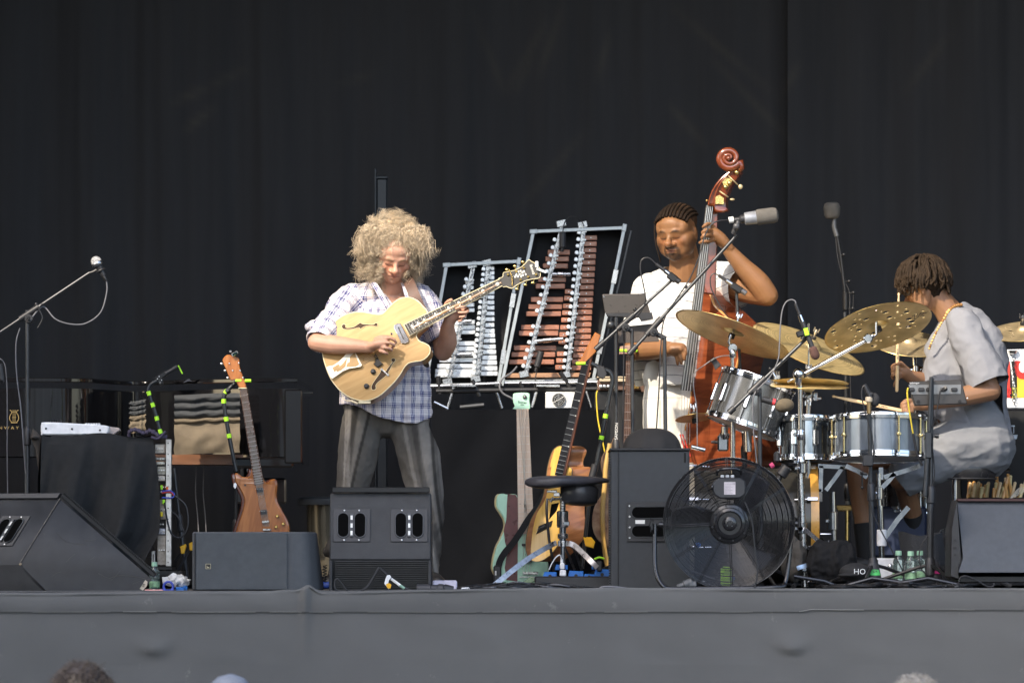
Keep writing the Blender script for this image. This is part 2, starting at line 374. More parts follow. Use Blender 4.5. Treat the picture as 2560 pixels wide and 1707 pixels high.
# ================================================================ materials shared by the gear
BM = mat('black_metal', (.02,.02,.021), .38, .3)
BP = mat('black_plastic', (.025,.025,.027), .45, bump=.1, bscale=600)
GM = mat('gunmetal', (.055,.058,.062), .35, .5)
CH = mat('chrome', (.75,.76,.78), .12, 1, var=.05, rvar=.05)
CHD = mat('worn_chrome', (.55,.55,.55), .28, 1, var=.2, scale=60)
GOLD = mat('gold_plate', (.75,.52,.18), .25, 1)
BRASS = mat('brass', (.62,.45,.17), .3, 1)
RUB = mat('rubber', (.016,.016,.017), .75)
GREEN = mat('fluorescent_tape', (.42,.85,.03), .6)
WHT = mat('white_plastic', (.78,.79,.8), .35)
CAB = mat('speaker_paint', (.032,.033,.035), .6, var=.25, scale=14, bump=.5, bscale=420, wear=(34,.70,(.12,.11,.10)))
CABG = mat('speaker_grille', (.040,.044,.048), .55, bump=.6, bscale=800)
CLOTH = mat('black_cloth', (.026,.027,.028), .95, bump=.3, bscale=700, spec=.1)
STR = mat('steel_string', (.6,.58,.55), .3, 1)
CABLE = mat('cable_rubber', (.022,.022,.024), .5)
CABG2 = mat('grey_cable', (.13,.13,.14), .5)
TAPEW = mat('white_tape', (.75,.74,.7), .7)
BLUE = mat('blue_plastic', (.02,.16,.55), .4)
IVORY = mat('ivory_binding', (.78,.68,.42), .4)
PEARL = mat('pearl', (.75,.74,.68), .25, var=.1, scale=90)
EBONY = mat('ebony', (.010,.010,.012), .35, spec=.3)
ROSE = wood('rosewood', (.05,.022,.012), (.13,.06,.035), 40, (1,.2,1), .45, .1)
def tape(t, a, b, r, f0, f1, m=GREEN, parent=None, name='tape_band'):
    a, b = Vector(a), Vector(b); mb = MB(); mb.cyl(a.lerp(b,f0), a.lerp(b,f1), r, 12); return t.part(name, mb, m, parent)
def knob(mb, c, d, r=.012, L=.02):
    mb.lathe([(r*.5,0),(r*.5,L*.4),(r,L*.45),(r*1.05,L*.8),(r*.8,L)], c, d, 10)
def mic_stand(label, foot, top, Y, boom=None, lift=.0, r=.0105, feet=True, group='microphone stands on the stage', sleeve=None, m=None, pole2=None, swivel=True, zfoot=0.0, knobs=True, tripod=(.0,), m2=None):
    """foot/top in photo pixels; boom = (ax, ay, bx, by[, Y2])"""
    m = m or GM; m2 = m2 or m; a = P(foot[0], foot[1], Y); a.z = zfoot; b = P(top[0], top[1], Y)
    t = Thing('microphone_stand', label, 'microphone stand', a, group)
    mb = MB(); mid = a.lerp(b, sleeve or .55); mb.cyl(a+V(0,0,.05), mid, r*1.25, 12); mb.cyl(mid, b, r*.85, 12); t.part('pole', mb, m)
    mb = MB(); d = (b-a).normalized(); mb.lathe([(r*1.3,-.045),(r*1.75,-.04),(r*1.75,.03),(r*1.3,.04),(r*.9,.045)], mid, d, 12); c = t.part('clutch', mb, BP)
    if feet:
        for k in range(3):
            an = tripod[0]+k*2*math.pi/3; q = V(math.cos(an), math.sin(an), 0)
            mb = MB(); mb.tube([a+V(0,0,.12), a+q*.06+V(0,0,.105), a+q*.33+V(0,0,.014)], .0085, 8); mb.tube([a+q*.31+V(0,0,.017), a+q*.35+V(0,0,.012)], .0125, 8)
            t.part('leg', mb, BM)
        mb = MB(); mb.lathe([(.016,.06),(.024,.07),(.024,.14),(.014,.155)], a, V(0,0,1), 12); t.part('hub', mb, BP)
    if boom:
        Y2 = boom[4] if len(boom) > 4 else Y; p = P(boom[0], boom[1], Y); q = P(boom[2], boom[3], Y2)
        mb = MB(); mb.cyl(p, q, r*.72, 12); bo = t.part('boom', mb, m2); 
        mb = MB(); mb.cyl(p, p.lerp(q,.07 if (q-p).length > .5 else .12), r*1.25, 12, .002); t.part('grip', mb, BP, bo)
        u = (q-p).normalized(); f = max(0, min(1, (b-p).dot(u)/(q-p).length)); j = p.lerp(q, f)
        mb = MB(); mb.cyl(j-u*.055, j+u*.055, r*1.35, 12, .002); t.part('clamp', mb, BP, bo)
        if swivel:
            mb = MB(); mb.cyl(j+V(0,-.02,-.028), j+V(0,.02,-.028), .021, 16, .003); mb.cyl(b-V(0,0,.01), j+V(0,0,-.03), r*1.1, 10); t.part('swivel', mb, BP, bo)
        if knobs:
            mb = MB(); knob(mb, j+V(0,-.02,-.028), V(0,-1,0), .009, .018); knob(mb, p.lerp(q,.55), u.cross(V(0,1,0)), .009, .022); t.part('knob', mb, BM, bo)
    return t
def strands(pts, jit=0): return sp(pts, 8)
def cable(name, label, pts, r, m, cat='cable', group=None, seg=7):
    mb = MB(); mb.tube(sp(pts, 8), r, seg); return single(name, label, cat, mb, m, group)
def mic_round(label, a, b, Y, head=.026, body=.017, hm=None, conn=True, cat='microphone', group='microphones', dY=0, long=1):
    """a = head centre px, b = tail px"""
    A, B = P(a[0],a[1],Y), P(b[0],b[1],Y+dY); d = (A-B).normalized(); L = (A-B).length
    t = Thing('microphone', label, cat, B, group)
    mb = MB(); mb.ell(A, (head,head,head*1.08*long), d.to_track_quat('Z','Y').to_matrix(), 20, 14); t.part('grille', mb, hm or MATS['mic_grille'])
    mb = MB(); mb.lathe([(head*.97,-.008),(head*1.05,-.004),(head*1.05,.003),(head*.97,.007)], A-d*head*.35, d, 20); t.part('grille_ring', mb, CHD)
    mb = MB(); mb.lathe([(body*.62,L*.24),(body*.72,L*.3),(body*.8,L*.4),(body*1.1,L-head*.75),(head*.9,L-head*.35)], B, d, 16); t.part('body', mb, BP)
    if conn: mb = MB(); mb.lathe([(body*.45,0),(body*.55,.006),(body*.6,L*.22),(body*.5,L*.26)], B, d, 12); t.part('connector', mb, BM)
    return t
mat('mic_grille', (.5,.5,.5), .5, .6, bump=1, bscale=1500)
FOAM = mat('foam_grey', (.13,.12,.105), .95, bump=1, bscale=600)
FOAMB = mat('foam_brown', (.14,.11,.07), .95, bump=1, bscale=600)
# ================================================================ left microphone stand
t = mic_stand('tall black boom stand with silver vocal microphone at the left', (68,1478), (68,775), .9, (-62,872,224,682), m=GM)
mic_round('silver-headed vocal microphone on the tall boom stand at left', (241,655), (266,702), .9, .026)
b = MB(); p = P(232,680,.9); b.tube([P(222,683,.9), p, P(246,672,.9)], .006, 8); b.torus(P(252,676,.9), V(.5,0,-1), .019,.004, 20, 6); t.part('microphone_clip', b, BP)
cable('microphone_cable', 'cable looping from the vocal microphone back to its boom', [P(266,702,.9),P(267,730,.9),P(252,780,.9),P(215,808,.9),P(175,810,.9),P(138,797,.9),P(112,768,.91),P(98,772,.9),P(75,800,.88)], .0035, CABG2)
cable('microphone_cable', 'loose cable hanging beside the pole of the left boom stand', [P(50,820,.88),P(40,860,.88),P(42,940,.88),P(52,1020,.88),P(60,1130,.88),P(66,1230,.9),P(60,1400,.9)], .0032, CABG2)
cable('cable_end', 'short cable tie dangling from the left microphone boom', [P(106,758,.89),P(98,772,.89),P(106,795,.89),P(94,820,.89)], .003, CABLE)
t = Thing('microphone', 'dark microphone with a thin cable at the left edge of the stage', 'microphone', P(5,955,1.0), 'microphones')
b = MB(); b.cyl(P(4,952,1.0), P(-2,910,1.0), .018, 14, .004); t.part('body', b, BP); b = MB(); b.cyl(P(10,954,1.0), P(4,950,1.0), .01,10); t.part('clip', b, BM)
cable('microphone_cable', 'thin cable curving down at the left edge before the piano', [P(-6,895,1.0),P(8,903,1.0),P(15,930,1.0),P(18,1000,1.0),P(18,1150,1.0),P(20,1300,1.0),P(16,1440,1.0)], .0026, CABG2)
# ================================================================ grand piano
PI_ = mat('piano_lacquer', (.006,.006,.007), .07, coat=1, var=.02, rvar=.02)
YP = 2.6
t = Thing('grand_piano', 'glossy black grand piano standing behind the left monitors', 'piano', P(400,1470,YP+.7))
def pline(y, dY=0): return y
# rim: curved case seen from its long side; outline in plan
pl = [(-140,-.10),(100,-.12),(215,-.02),(270,.20),(300,.36),(345,.40),(420,.26),(520,.10),(640,-.02),(745,-.04)]
pl = catmull([(a,b_) for a,b_ in pl], 6, False)
ztop, zbot = P(0,972,YP).z, P(0,1142,YP).z
def rim(u, v):
    i = u*(len(pl)-1); k = min(int(i), len(pl)-2); f = i-k; px = pl[k][0]*(1-f)+pl[k+1][0]*f; dy = pl[k][1]*(1-f)+pl[k+1][1]*f
    p = P(px, 1000, YP); return V(p.x, YP+dy+.006*math.sin(u*40)*0, zbot+(ztop-zbot)*v)
b = MB(); b.grid(rim, 90, 6); b.grid(lambda u,v: rim(u,v)+V(0,.04,0), 90, 1)
xr = P(745,0,YP).x; b.box(((P(-140,0,YP).x+xr)/2, YP+.85, (ztop+zbot)/2-.02), (xr-P(-140,0,YP).x, .86, ztop-zbot-.05)); t.part('rim', b, PI_)
b = MB(); q = [V(rim(i/60,0).x, rim(i/60,0).y-.03, ztop+.03) for i in range(61)]+[V(xr+.03,YP+1.35,ztop+.03),V(P(-140,0,YP).x,YP+1.35,ztop+.03)]; b.poly(q, V(0,0,1), .022, .004)
lid = t.part('lid', b, PI_)
b = MB(); b.box((xr-.02, YP+.4, (ztop+zbot)/2-.02), (.09,1.0,ztop-zbot+.03), bev=.008); b.box((xr-.17,YP+.02,zbot-.03),(.3,.2,.05),bev=.01); t.part('key_block', b, PI_)
b = MB(); b.box((xr-.19,YP+.12,zbot-.17),(.26,.22,.13),bev=.01); t.part('leg_block', b, PI_); b = MB(); b.box((xr+.045,YP+.0,ztop-.02),(.06,.04,.012),bev=.002); t.part('lid_prop_hinge', b, PI_)
b = MB(); b.box((P(540,0,YP).x, YP+.18, P(0,1148,YP).z), (.62,.35,.05)); t.part('soundboard', b, wood('spruce_board',(.12,.055,.03),(.2,.09,.045),5,(1,6,6),.4,.3))
for px in (150,620):
    b = MB(); p = P(px,1150,YP+.5); b.lathe([(.035,0),(.05,.06),(.04,.12),(.05,.35),(.075,.58)], V(p.x,p.y,.03), V(0,0,1), 16); t.part('leg', b, PI_)
b = MB(); b.tube([P(100,1147,YP-.1)+V(0,.2,0),P(660,1147,YP)+V(0,.3,0)], .012); t.part('brace', b, PI_)
t.text('maker_lettering', 'N W A Y', .021, P(27,1071,YP)+V(0,-.125,0), (1,0,0), (0,0,1), mat('gold_leaf', (.22,.16,.06), .6, .1), ext=.0005, sx=1.25)
# lyre emblem
b = MB(); E0 = lambda x,y: P(x,y,YP)+V(0,-.128,0); g = .0022
for s in (-1,1):
    b.tube(sp([E0(41+s*5,1058),E0(41+s*11,1050),E0(41+s*10,1040),E0(41+s*6,1033),E0(41+s*8,1028),E0(41+s*11,1027)],5), g, 6)
for k in (-3,0,3): b.tube([E0(41+k,1056),E0(41+k,1026)], g*.55, 5)
b.tube([E0(34,1031),E0(48,1031)], g*.8, 5); b.tube([E0(33,1058),E0(49,1058)], g*1.2, 5); b.tube([E0(36,1045),E0(46,1045)], g*.6, 5); t.part('lyre_emblem', b, MATS['gold_leaf'])
# banded panels added in place of reflections in the piano's side
REFL_TAN = mat('tan_reflection', (.125,.098,.064), .85, bump=.3, bscale=300); REFL_GREY = mat('slate_reflection', (.036,.039,.042), .85, bump=.3, bscale=300)
def hung(label, x0, x1, top, bot, band, seed):  # builds one banded panel in place of a reflection
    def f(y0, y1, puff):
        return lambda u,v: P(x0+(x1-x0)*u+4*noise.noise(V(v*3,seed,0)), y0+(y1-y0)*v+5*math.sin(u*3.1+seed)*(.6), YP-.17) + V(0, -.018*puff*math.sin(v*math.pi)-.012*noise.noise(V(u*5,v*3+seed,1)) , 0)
    t = Thing('reflection_panel', label, 'cloth', P((x0+x1)/2, bot, YP-.17), 'panels shaped as reflections in the piano')
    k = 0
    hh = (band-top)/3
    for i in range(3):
        b = MB(); b.grid(f(top+i*hh, top+(i+1)*hh+1, 1.2), 20, 6); t.part('fold', b, REFL_GREY, ang=180)  # grey upper bands of the reflection panel
    b = MB(); b.grid(f(band, band+14, 1.0), 20, 5); t.part('fold', b, REFL_TAN, ang=180)  # tan band of the reflection panel
    b = MB(); b.grid(f(band+13, bot, .9), 24, 12); t.part('lower_band', b, REFL_TAN, ang=180)
hung('narrow grey and tan banded panel shaped as a reflection in the dark piano', 324,364,1000,1080,1036,1)
hung('wide slate and tan banded panel shaped as a reflection in the piano, left of the brown guitar', 436,600,985,1134,1044,2)
# bag and cloth lying on the lid
b = MB(); b.grid(lambda u,v: P(430+90*u,966,YP)+V(0,.1+.25*v,.02+.032*max(0,noise.noise(V(u*5,v*2,3))+.25)*math.sin(u*math.pi)*1.2), 40, 8); b.grid(lambda u,v: P(620+110*u,966,YP)+V(0,.1+.25*v,.026+.008*noise.noise(V(u*9,v*2,3))), 40, 8)
single('cloth_on_lid', 'dark blue cloth lying crumpled on top of the piano', 'cloth', b, mat('navy_cloth',(.02,.025,.04),.8), ang=180)
# ================================================================ gear rack under black cloth
YR = .95
t = Thing('gear_rack', 'silver aluminium gear rack crammed with devices, half under black cloth', 'rack', P(300,1440,YR))
ALU = mat('aluminium', (.62,.6,.57), .35, .85, var=.2, scale=40)
for x, w_, y0, y1 in ((383,9,1376,1415),(420,14,1098,1415)):
    b = MB(); a, c = P(x,y0,YR), P(x+w_/2-3,y1,YR); b.box((a+c)/2, (w_*M(YR),.04,a.z-c.z), bev=.002); r_ = t.part('rail', b, ALU)
    for k in range(12):
        y = y0+10+k*(y1-y0-20)/11; b = MB(); b.cyl(P(x+1,y,YR)+V(0,-.02,0), P(x+1,y,YR)+V(0,-.0225,0), .003, 8); t.part('screw', b, BM, r_)
DEV = [(387,412,1110,1133,(.45,.42,.38)),(389,414,1143,1150,(.3,.3,.28)),(391,412,1153,1162,(.5,.48,.4)),(393,415,1165,1186,(.35,.33,.28)),(395,413,1188,1202,(.5,.45,.4)),(399,418,1212,1222,(.12,.02,.02)),(400,420,1226,1232,(.05,.05,.4)),(394,416,1248,1298,(.28,.25,.22)),(392,412,1300,1320,(.02,.02,.02)),(393,413,1320,1335,(.5,.5,.55)),(393,416,1337,1412,(.32,.28,.24))]
for x0,x1,y0,y1,c in DEV:
    b = MB(); q = P((x0+x1)/2,(y0+y1)/2,YR); b.box(q+V(0,.05,0), ((x1-x0)*M(YR), .1, (y1-y0)*M(YR)), bev=.002)
    dv = t.part('device', b, mat('dev%d'%y0, c, .35, .6, var=.3, scale=60))
    b = MB()
    for k in range(3): b.cyl(q+V((k-1)*.012,-.002,0), q+V((k-1)*.012,-.012,0), .004, 8)
    t.part('socket', b, CHD, dv)
b = MB(); b.box(P(405,1420,YR)+V(0,.1,0), (.10,.3,.012)); b.box(P(415,1432,YR)+V(0,.1,0), (.16,.3,.02)); b.box(P(250,1425,YR+.3), (.6,.5,.04)); t.part('base', b, BM)
b = MB(); b.box((P(110,1250,YR+.35)+P(380,1250,YR+.35))/2, (.5,.5,.55)); t.part('casing', b, BM)
for pts, m in (([(405,1228),(425,1226),(436,1236),(428,1244),(405,1243)],mat('blue_cable',(.06,.1,.5),.5)),([(405,1232),(425,1230),(434,1238)],mat('red_cable',(.5,.03,.03),.5)),([(412,1255),(418,1300),(430,1335),(452,1343),(468,1320),(470,1290),(462,1260),(436,1238)],CABLE),([(430,1278),(445,1292),(455,1315),(460,1330)],CABLE)):
    b = MB(); b.tube(sp([P(x,y,YR-.03) for x,y in pts],6), .0035 if m is not CABLE else .0042, 7); t.part('patch_cable', b, m)
for x,y,m in ((404,1218,GREEN),(409,1254,GREEN),(404,1285,mat('yellow_tape',(.8,.6,.02),.5)),(418,1222,mat('orange_plug',(.7,.12,.02),.5))):
    b = MB(); b.box(P(x,y,YR-.02), (.012,.02,.022), bev=.002); t.part('tape_tag', b, m)
# black cloth drape: falls in folds from the top of the rack
YD = YR-.13
def drape(u, v):
    xl = 104-8*v; xr_ = 382+18*math.sin(min(1,v*1.15)*math.pi*.75) - 30*max(0,v-.72)/.28*1.4
    x = xl+(xr_-xl)*u; y = 1088+6*math.sin(u*9)*(v<.05)+ (1425-1088-25*(u<.3)*0)*v
    fold = .06*math.sin((u*3.1+v*.75)*math.pi*1.35)*v + .04*noise.noise(V(u*7+v*2.5, v*1.2, 3))*(.3+v) + .012*noise.noise(V(u*16+v*4,v*2,8))*(.2+v)
    return P(x, y, YD)+V(0, fold-.02*math.sin(min(1,v*6)*math.pi/2), 0)
b = MB(); b.grid(drape, 110, 70)
def top(u, v):
    a = drape(u, 0); return V(a.x, a.y+.5*v, a.z+.004*noise.noise(V(u*9,v*5,2))+(.018*max(0,noise.noise(V(u*12,v*4,6))) if (u<.06 or u>.72) else 0))
b.grid(top, 80, 20)
b.grid(lambda u,v: V(drape(0,v).x-.012*math.sin(v*5)-.02*u, drape(0,v).y+.45*u, drape(0,v).z), 8, 30)
single('cloth_cover', 'black cloth draped in loose folds over the gear rack', 'cloth', b, CLOTH, ang=180)
b = MB(); b.poly([P(x,y,YD+.02) for x,y in ((76,1094),(82,1070),(96,1086),(104,1094),(101,1130),(96,1180),(88,1120))], V(0,1,0), .05, .004); b.ell(P(88,1094,YD+.05), (.022,.1,.012)); single('cloth_corner', 'bunched brown and black cloth corner at the left of the rack top', 'cloth', b, mat('brown_cloth',(.05,.042,.035),.9), ang=60)
b = MB(); b.tube(sp([P(322,1090,YD),P(325,1077,YD-.02),P(340,1074,YD-.02),P(360,1082,YD-.02),P(375,1076,YD-.02),P(395,1086,YD-.02),P(416,1092,YD)],6), [.004+.005*abs(math.sin(i)) for i in range(37)], 8, flat=1.6); b.tube(sp([P(378,1092,YD-.03),P(395,1096,YD-.03),P(414,1078,YD-.02)],5), .006, 8); single('stand_cushion', 'crumpled dark cover with a clamp lever at the right of the rack top', 'cloth', b, mat('plum_cloth',(.05,.04,.07),.8), ang=60)
# white controller on top
t = Thing('keyboard_controller', 'slim white guitar pedal unit lying on the cloth-covered rack', 'music device', P(200,1090,YD+.05))
b = MB(); o = catmull([(103,1060),(112,1055),(185,1058),(262,1063),(272,1070),(268,1084),(255,1086),(115,1087),(103,1083),(102,1070)],3)
b.poly([P(x,y,YD+.02) for x,y in o], V(0,1,0), .26, .006); t.part('casing', b, WHT)
b = MB(); b.poly([P(x,y,YD+.1) for x,y in ((270,1066),(295,1069),(299,1075),(285,1086),(268,1088))], V(0,1,0), .12, .003); t.part('end_flap', b, mat('beige_plastic',(.5,.42,.38),.5))
for x,y in ((115,1071),(180,1072),(250,1075)):
    b = MB(); b.cyl(P(x,y,YD+.0205), P(x,y,YD+.017), .005, 10); t.part('screw', b, BM)
for k in range(7):
    b = MB(); b.box(P(126+k*4.3,1052,YD+.08), (.0045,.1,.016), bev=.001); t.part('fader', b, BP)
for k in range(6):
    b = MB(); b.box(P(216+k*6.5,1060,YD+.08), (.008,.05,.009), bev=.002); t.part('button', b, WHT)
b = MB(); b.box(P(158,1091,YD+.04),(.11,.05,.008)); t.part('foot', b, RUB)
# ================================================================ taped clamp arm (guitar stand) over the rack
def clamp_arm(label, pts, Y, bands, r=.0115, head=None):
    t = Thing('clamp_stand', label, 'stand', P(pts[0][0],pts[0][1],Y), 'black clamp arms wrapped with fluorescent tape')
    c = sp([P(x,y,Y) for x,y in pts], 6); b = MB(); b.tube(c, r, 12); arm = t.part('arm', b, mat('arm_black',(.03,.034,.038),.3,.3))
    L = [0]
    for i in range(1,len(c)): L.append(L[-1]+(c[i]-c[i-1]).length)
    for f in bands:
        s = f*L[-1]; k = max(i for i in range(len(L)) if L[i] <= s) if s > 0 else 0; k = min(k, len(c)-2)
        p = c[k].lerp(c[k+1], (s-L[k])/max(1e-6, L[k+1]-L[k])); d = (c[k+1]-c[k]).normalized()
        b = MB(); b.cyl(p-d*.0105, p+d*.0105, r+.0018, 14, .001); t.part('tape_band', b, GREEN, arm)
    return t
t = clamp_arm('taped black clamp arm bent over the rack, empty yellow-tipped holder', [(404,1090),(396,1062),(388,1030),(376,995),(371,975),(378,960),(392,952)], .8, (.08,.3,.53,.73,), .0085)
b = MB(); b.poly([P(x,y,.8) for x,y in ((382,945),(414,925),(424,926),(424,934),(406,945),(408,960),(400,964),(390,950))], V(0,1,0), .03, .004); h = t.part('holder', b, BM)
b = MB(); b.cyl(P(414,934,.8), P(444,916,.8), .011, 12, .002); t.part('grip', b, BP, h)
b = MB(); b.box(P(451,924,.8), (.006,.012,.045), ax=(V(.9,0,.45),V(0,1,0),V(-.45,0,.9)), bev=.002); t.part('tape_tip', b, GREEN, h)
b = MB()
for x,y in ((398,941),(394,947),(404,950),(400,956)): b.cyl(P(x,y,.8)+V(0,-.001,0), P(x,y,.8)+V(0,-.004,0), .003, 8)
t.part('rivet', b, CH, h)
mic_stand('black tripod stand with yellow-taped legs behind the gear rack', (468,1478), (435,1170), 1.5, None, feet=False, r=.009)
for px in (491,510): cable('hanging_cable', 'thin pale cable hanging behind the piano soundboard' if px<500 else 'second pale cable hanging beside it behind the soundboard', [P(px,1165,2.9),P(px-2,1230,2.9),P(px+4,1300,2.9),P(px+10,1430,2.9)], .003, CABG2)
t = Thing('yellow_guitar_stand', 'black folding stand with two yellow hinge brackets beside the rack', 'stand', P(465,1420,1.2))
YEL = mat('yellow_plastic', (.8,.42,.01), .4)
for o in (((449,1366),(464,1359),(466,1364),(460,1383),(453,1384)),((472,1358),(482,1353),(484,1375),(474,1376))):
    b = MB(); b.poly([P(x,y,1.2) for x,y in o], V(0,1,0), .03, .003); t.part('bracket', b, YEL)
b = MB(); b.tube([P(438,1400,1.2),P(452,1382,1.2)], .006); b.tube([P(437,1440,1.2),P(447,1420,1.2),P(480,1365,1.25)], .006); t.part('leg', b, BM)
# dark see-through bin behind the monitor
t = Thing('flight_case_cylinder', 'dark cylindrical hardware case standing between piano and guitarist', 'case', P(800,1440,3.0))
b = MB(); p = P(812,1440,3.0); hh = P(0,1262,3.0).z-p.z; b.lathe([(.085,0),(.095,hh)], p, V(0,0,1), 32); t.part('drum', b, mat('case_bronze',(.10,.085,.06),.25,.5,var=.4,stretch=(1,1,.1)))
b = MB(); b.lathe([(.135,0),(.14,.01),(.14,.03),(.12,.04)], p+V(0,0,hh), V(0,0,1), 32); t.part('lid', b, mat('case_lid',(.05,.055,.06),.4))
# ================================================================ floor monitors
def handle_cup(t, parent, c, ux, uy, n, w, h, cap=CHD, cupm=None):
    """recessed double-slot handle plate: frame, two dark pockets, centre bar with label"""
    b = MB(); b.box(c+n*.0025, (w,h,.005), ax=(ux,uy,n), bev=.0015); pl = t.part('handle_plate', b, BP, parent)
    rr = w*.155
    for s in (-1,1):
        o = []
        for k in range(24):
            a = 2*math.pi*k/24; o.append(c+n*.0085+ux*(s*w*.225+rr*math.cos(a)*1.0)+uy*((h*.5-rr*1.75)*(1 if math.sin(a) >= 0 else -1)+rr*math.sin(a)))
        b = MB(); b.poly(o, -n, .002, .0005); t.part('pocket', b, mat('pocket_black',(.003,.003,.003),.9,spec=.05), pl)
    # raised rims round the pockets
        b = MB(); b.tube(o, .0028, 6, closed=True); t.part('rim', b, GM, pl)
    b = MB(); b.box(c+n*.009, (w*.09,h*.72,.008), ax=(ux,uy,n), bev=.001); t.part('centre_bar', b, GM, pl)
    for f in (-.25,-.02,.22):
        b = MB(); b.box(c+n*.0137+uy*(f*h), (w*.06,h*.13,.001), ax=(ux,uy,n)); t.part('label_strip', b, TAPEW, pl)
    for sx in (-1,1):
        for sy in (-1,1):
            b = MB(); b.lathe([(.004,0),(.004,.002),(.002,.003)], c+ux*(sx*w*.2)+uy*(sy*h*.45)+n*.005, n, 10); t.part('screw', b, CHD, pl)
# ---- left wedge: side panel faces us, handles on its back face
Y0 = .32
t = Thing('stage_monitor', 'scuffed black wedge monitor at the far left showing its side panel', 'stage monitor', P(180,1488,Y0), 'floor monitor loudspeakers')
side = [(151,1245),(50,1408),(50,1415),(130,1495),(352,1490),(383,1446)]
A = lambda x,y,Y=Y0: P(x,y,Y)
nd = V(-.55,.835,0).normalized()    # the box runs back and to the left from its side panel
sp3 = [A(x,y) for x,y in side]
def back(p, L): return p+V(-1,.42,.0).normalized()*L
b = MB(); L_ = .55
fr = sp3; bk = [back(p,L_) for p in sp3]
b.add(fr+bk, [tuple(range(6))]+[tuple(range(11,5,-1))]+[(i,(i+1) % 6,(i+1) % 6+6,i+6) for i in range(6)])
bm_ = b.mesh('cabinet', t.loc, 30); 
_bm = bmesh.new(); _bm.from_mesh(bm_); bmesh.ops.bevel(_bm, geom=_bm.edges[:], offset=.006, segments=2, affect='EDGES'); _bm.to_mesh(bm_); _bm.free()
cab = t.part('cabinet', bm_, CAB)
# worn bright edges
WORN = mat('worn_edge', (.16,.14,.12), .8, var=.5, scale=60)
for p0,p1 in ((sp3[0],sp3[1]),):
    b = MB(); b.tube([p0.lerp(p1,f)+V(-.002,-.001,0) for f in (0,.3,.6,1)], .0022, 6); t.part('worn_edge', b, WORN)
b = MB(); b.ell(sp3[1]+V(.002,-.001,-.003), (.007,.003,.006)); t.part('chipped_corner', b, mat('bare_wood',(.3,.23,.15),.8))
# handle face spanned by edge sp3[0]-sp3[1] and the box direction
hd = (back(sp3[0],1)-sp3[0]).normalized(); ue = (sp3[0]-sp3[1]).normalized(); hn = ue.cross(hd).normalized(); 
if hn.y > 0: hn = -hn
Lh = (sp3[0]-sp3[1]).length
for f in (.17,.42): handle_cup(t, cab, sp3[1].lerp(sp3[0],.5)+hd*(f*1.0)+hn*.0, -hd, ue, hn, .15, .165)
b = MB(); b.box(sp3[0].lerp(back(sp3[0],.55),.5)+ue*.012+hn*.0, (.53,.03,.02), ax=(hd,ue,hn), bev=.003); t.part('top_lip', b, BP)
# grille edge strip with teeth
g0, g1 = A(155,1235,Y0), A(388,1438,Y0); gd = (g1-g0).normalized(); gn = V(0,1,0).cross(gd)
if gn.z < 0: gn = -gn
b = MB(); b.box((g0+g1)/2-gn*.002+V(0,.02,0), ((g1-g0).length,.05,.022), ax=(gd,V(0,1,0),gn), bev=.003)
n = 64
for k in range(n): b.box(g0.lerp(g1,(k+.5)/n)+gn*.012+V(0,.0,0), (.007,.02,.006), ax=(gd,V(0,1,0),gn))
t.part('grille_edge', b, BM)
# slatted vent at the foot
for k in range(14):
    f = k/14; a = A(50+f*78,1417+f*76,Y0)-V(0,-.01,0); b = MB(); b.tube([a+V(-.006,0,-.002), back(a,.5)+V(-.0,0,-.002)], .0028, 5); t.part('vent_rib', b, BM)
b = MB(); b.poly([A(x,y,Y0-.0015) for x,y in ((349,1471),(363,1449),(369,1453),(367,1464),(357,1475))], V(0,1,0), .001); st = t.part('sticker', b, mat('sticker_cream',(.5,.45,.35),.7))
t.text('sticker_lettering', 'SR', .016, A(359,1462,Y0-.003), V(.5,0,.86), V(-.86,0,.5), BM, st)
# scratches
b = MB(); rs = random.Random(5)
for k in range(15):
    x, y = rs.uniform(90,340), rs.uniform(1290,1480)
    if y < 1245+(x-151)*.87+30 : continue
    a = rs.uniform(-1,1)*.8; l = rs.uniform(8,40); pts = [A(x+l*f*math.cos(a), y+l*f*math.sin(a)+rs.uniform(-2,2), Y0-.0008) for f in (0,.5,1)]; b.tube(pts, .0006, 4)
b.tube(sp([A(272,1445,Y0-.001),A(300,1438,Y0-.001),A(340,1441,Y0-.001),A(380,1450,Y0-.001)],5), .0008, 4)
t.part('scratches', b, mat('scratch',(.10,.095,.085),.8), kind='stuff')
# ---- low rounded monitor
Y1 = .22
t = Thing('stage_monitor', 'low dark grey monitor with rounded right end and small square badge', 'stage monitor', P(640,1490,Y1), 'floor monitor loudspeakers')
x0, x1, x2 = P(481,0,Y1).x, P(722,0,Y1).x, P(806,0,Y1).x; zt, zb = P(0,1329,Y1).z, .0
rd = catmull([(x1,Y1),(x1+.03,Y1+.005),(x1+.1,Y1+.035),(x2-.02,Y1+.12),(x2,Y1+.22)],4,False)
b = MB(); b.poly([V(x,y,zb) for x,y in [(x1,Y1)]+rd[1:]+[(x2-.05,Y1+.42),(x0+.05,Y1+.42),(x0,Y1+.1),(x0,Y1)]], V(0,0,1), zt-zb, .006); body = t.part('cabinet', b, mat('monitor_grey',(.075,.078,.082),.55,bump=.4,bscale=500))
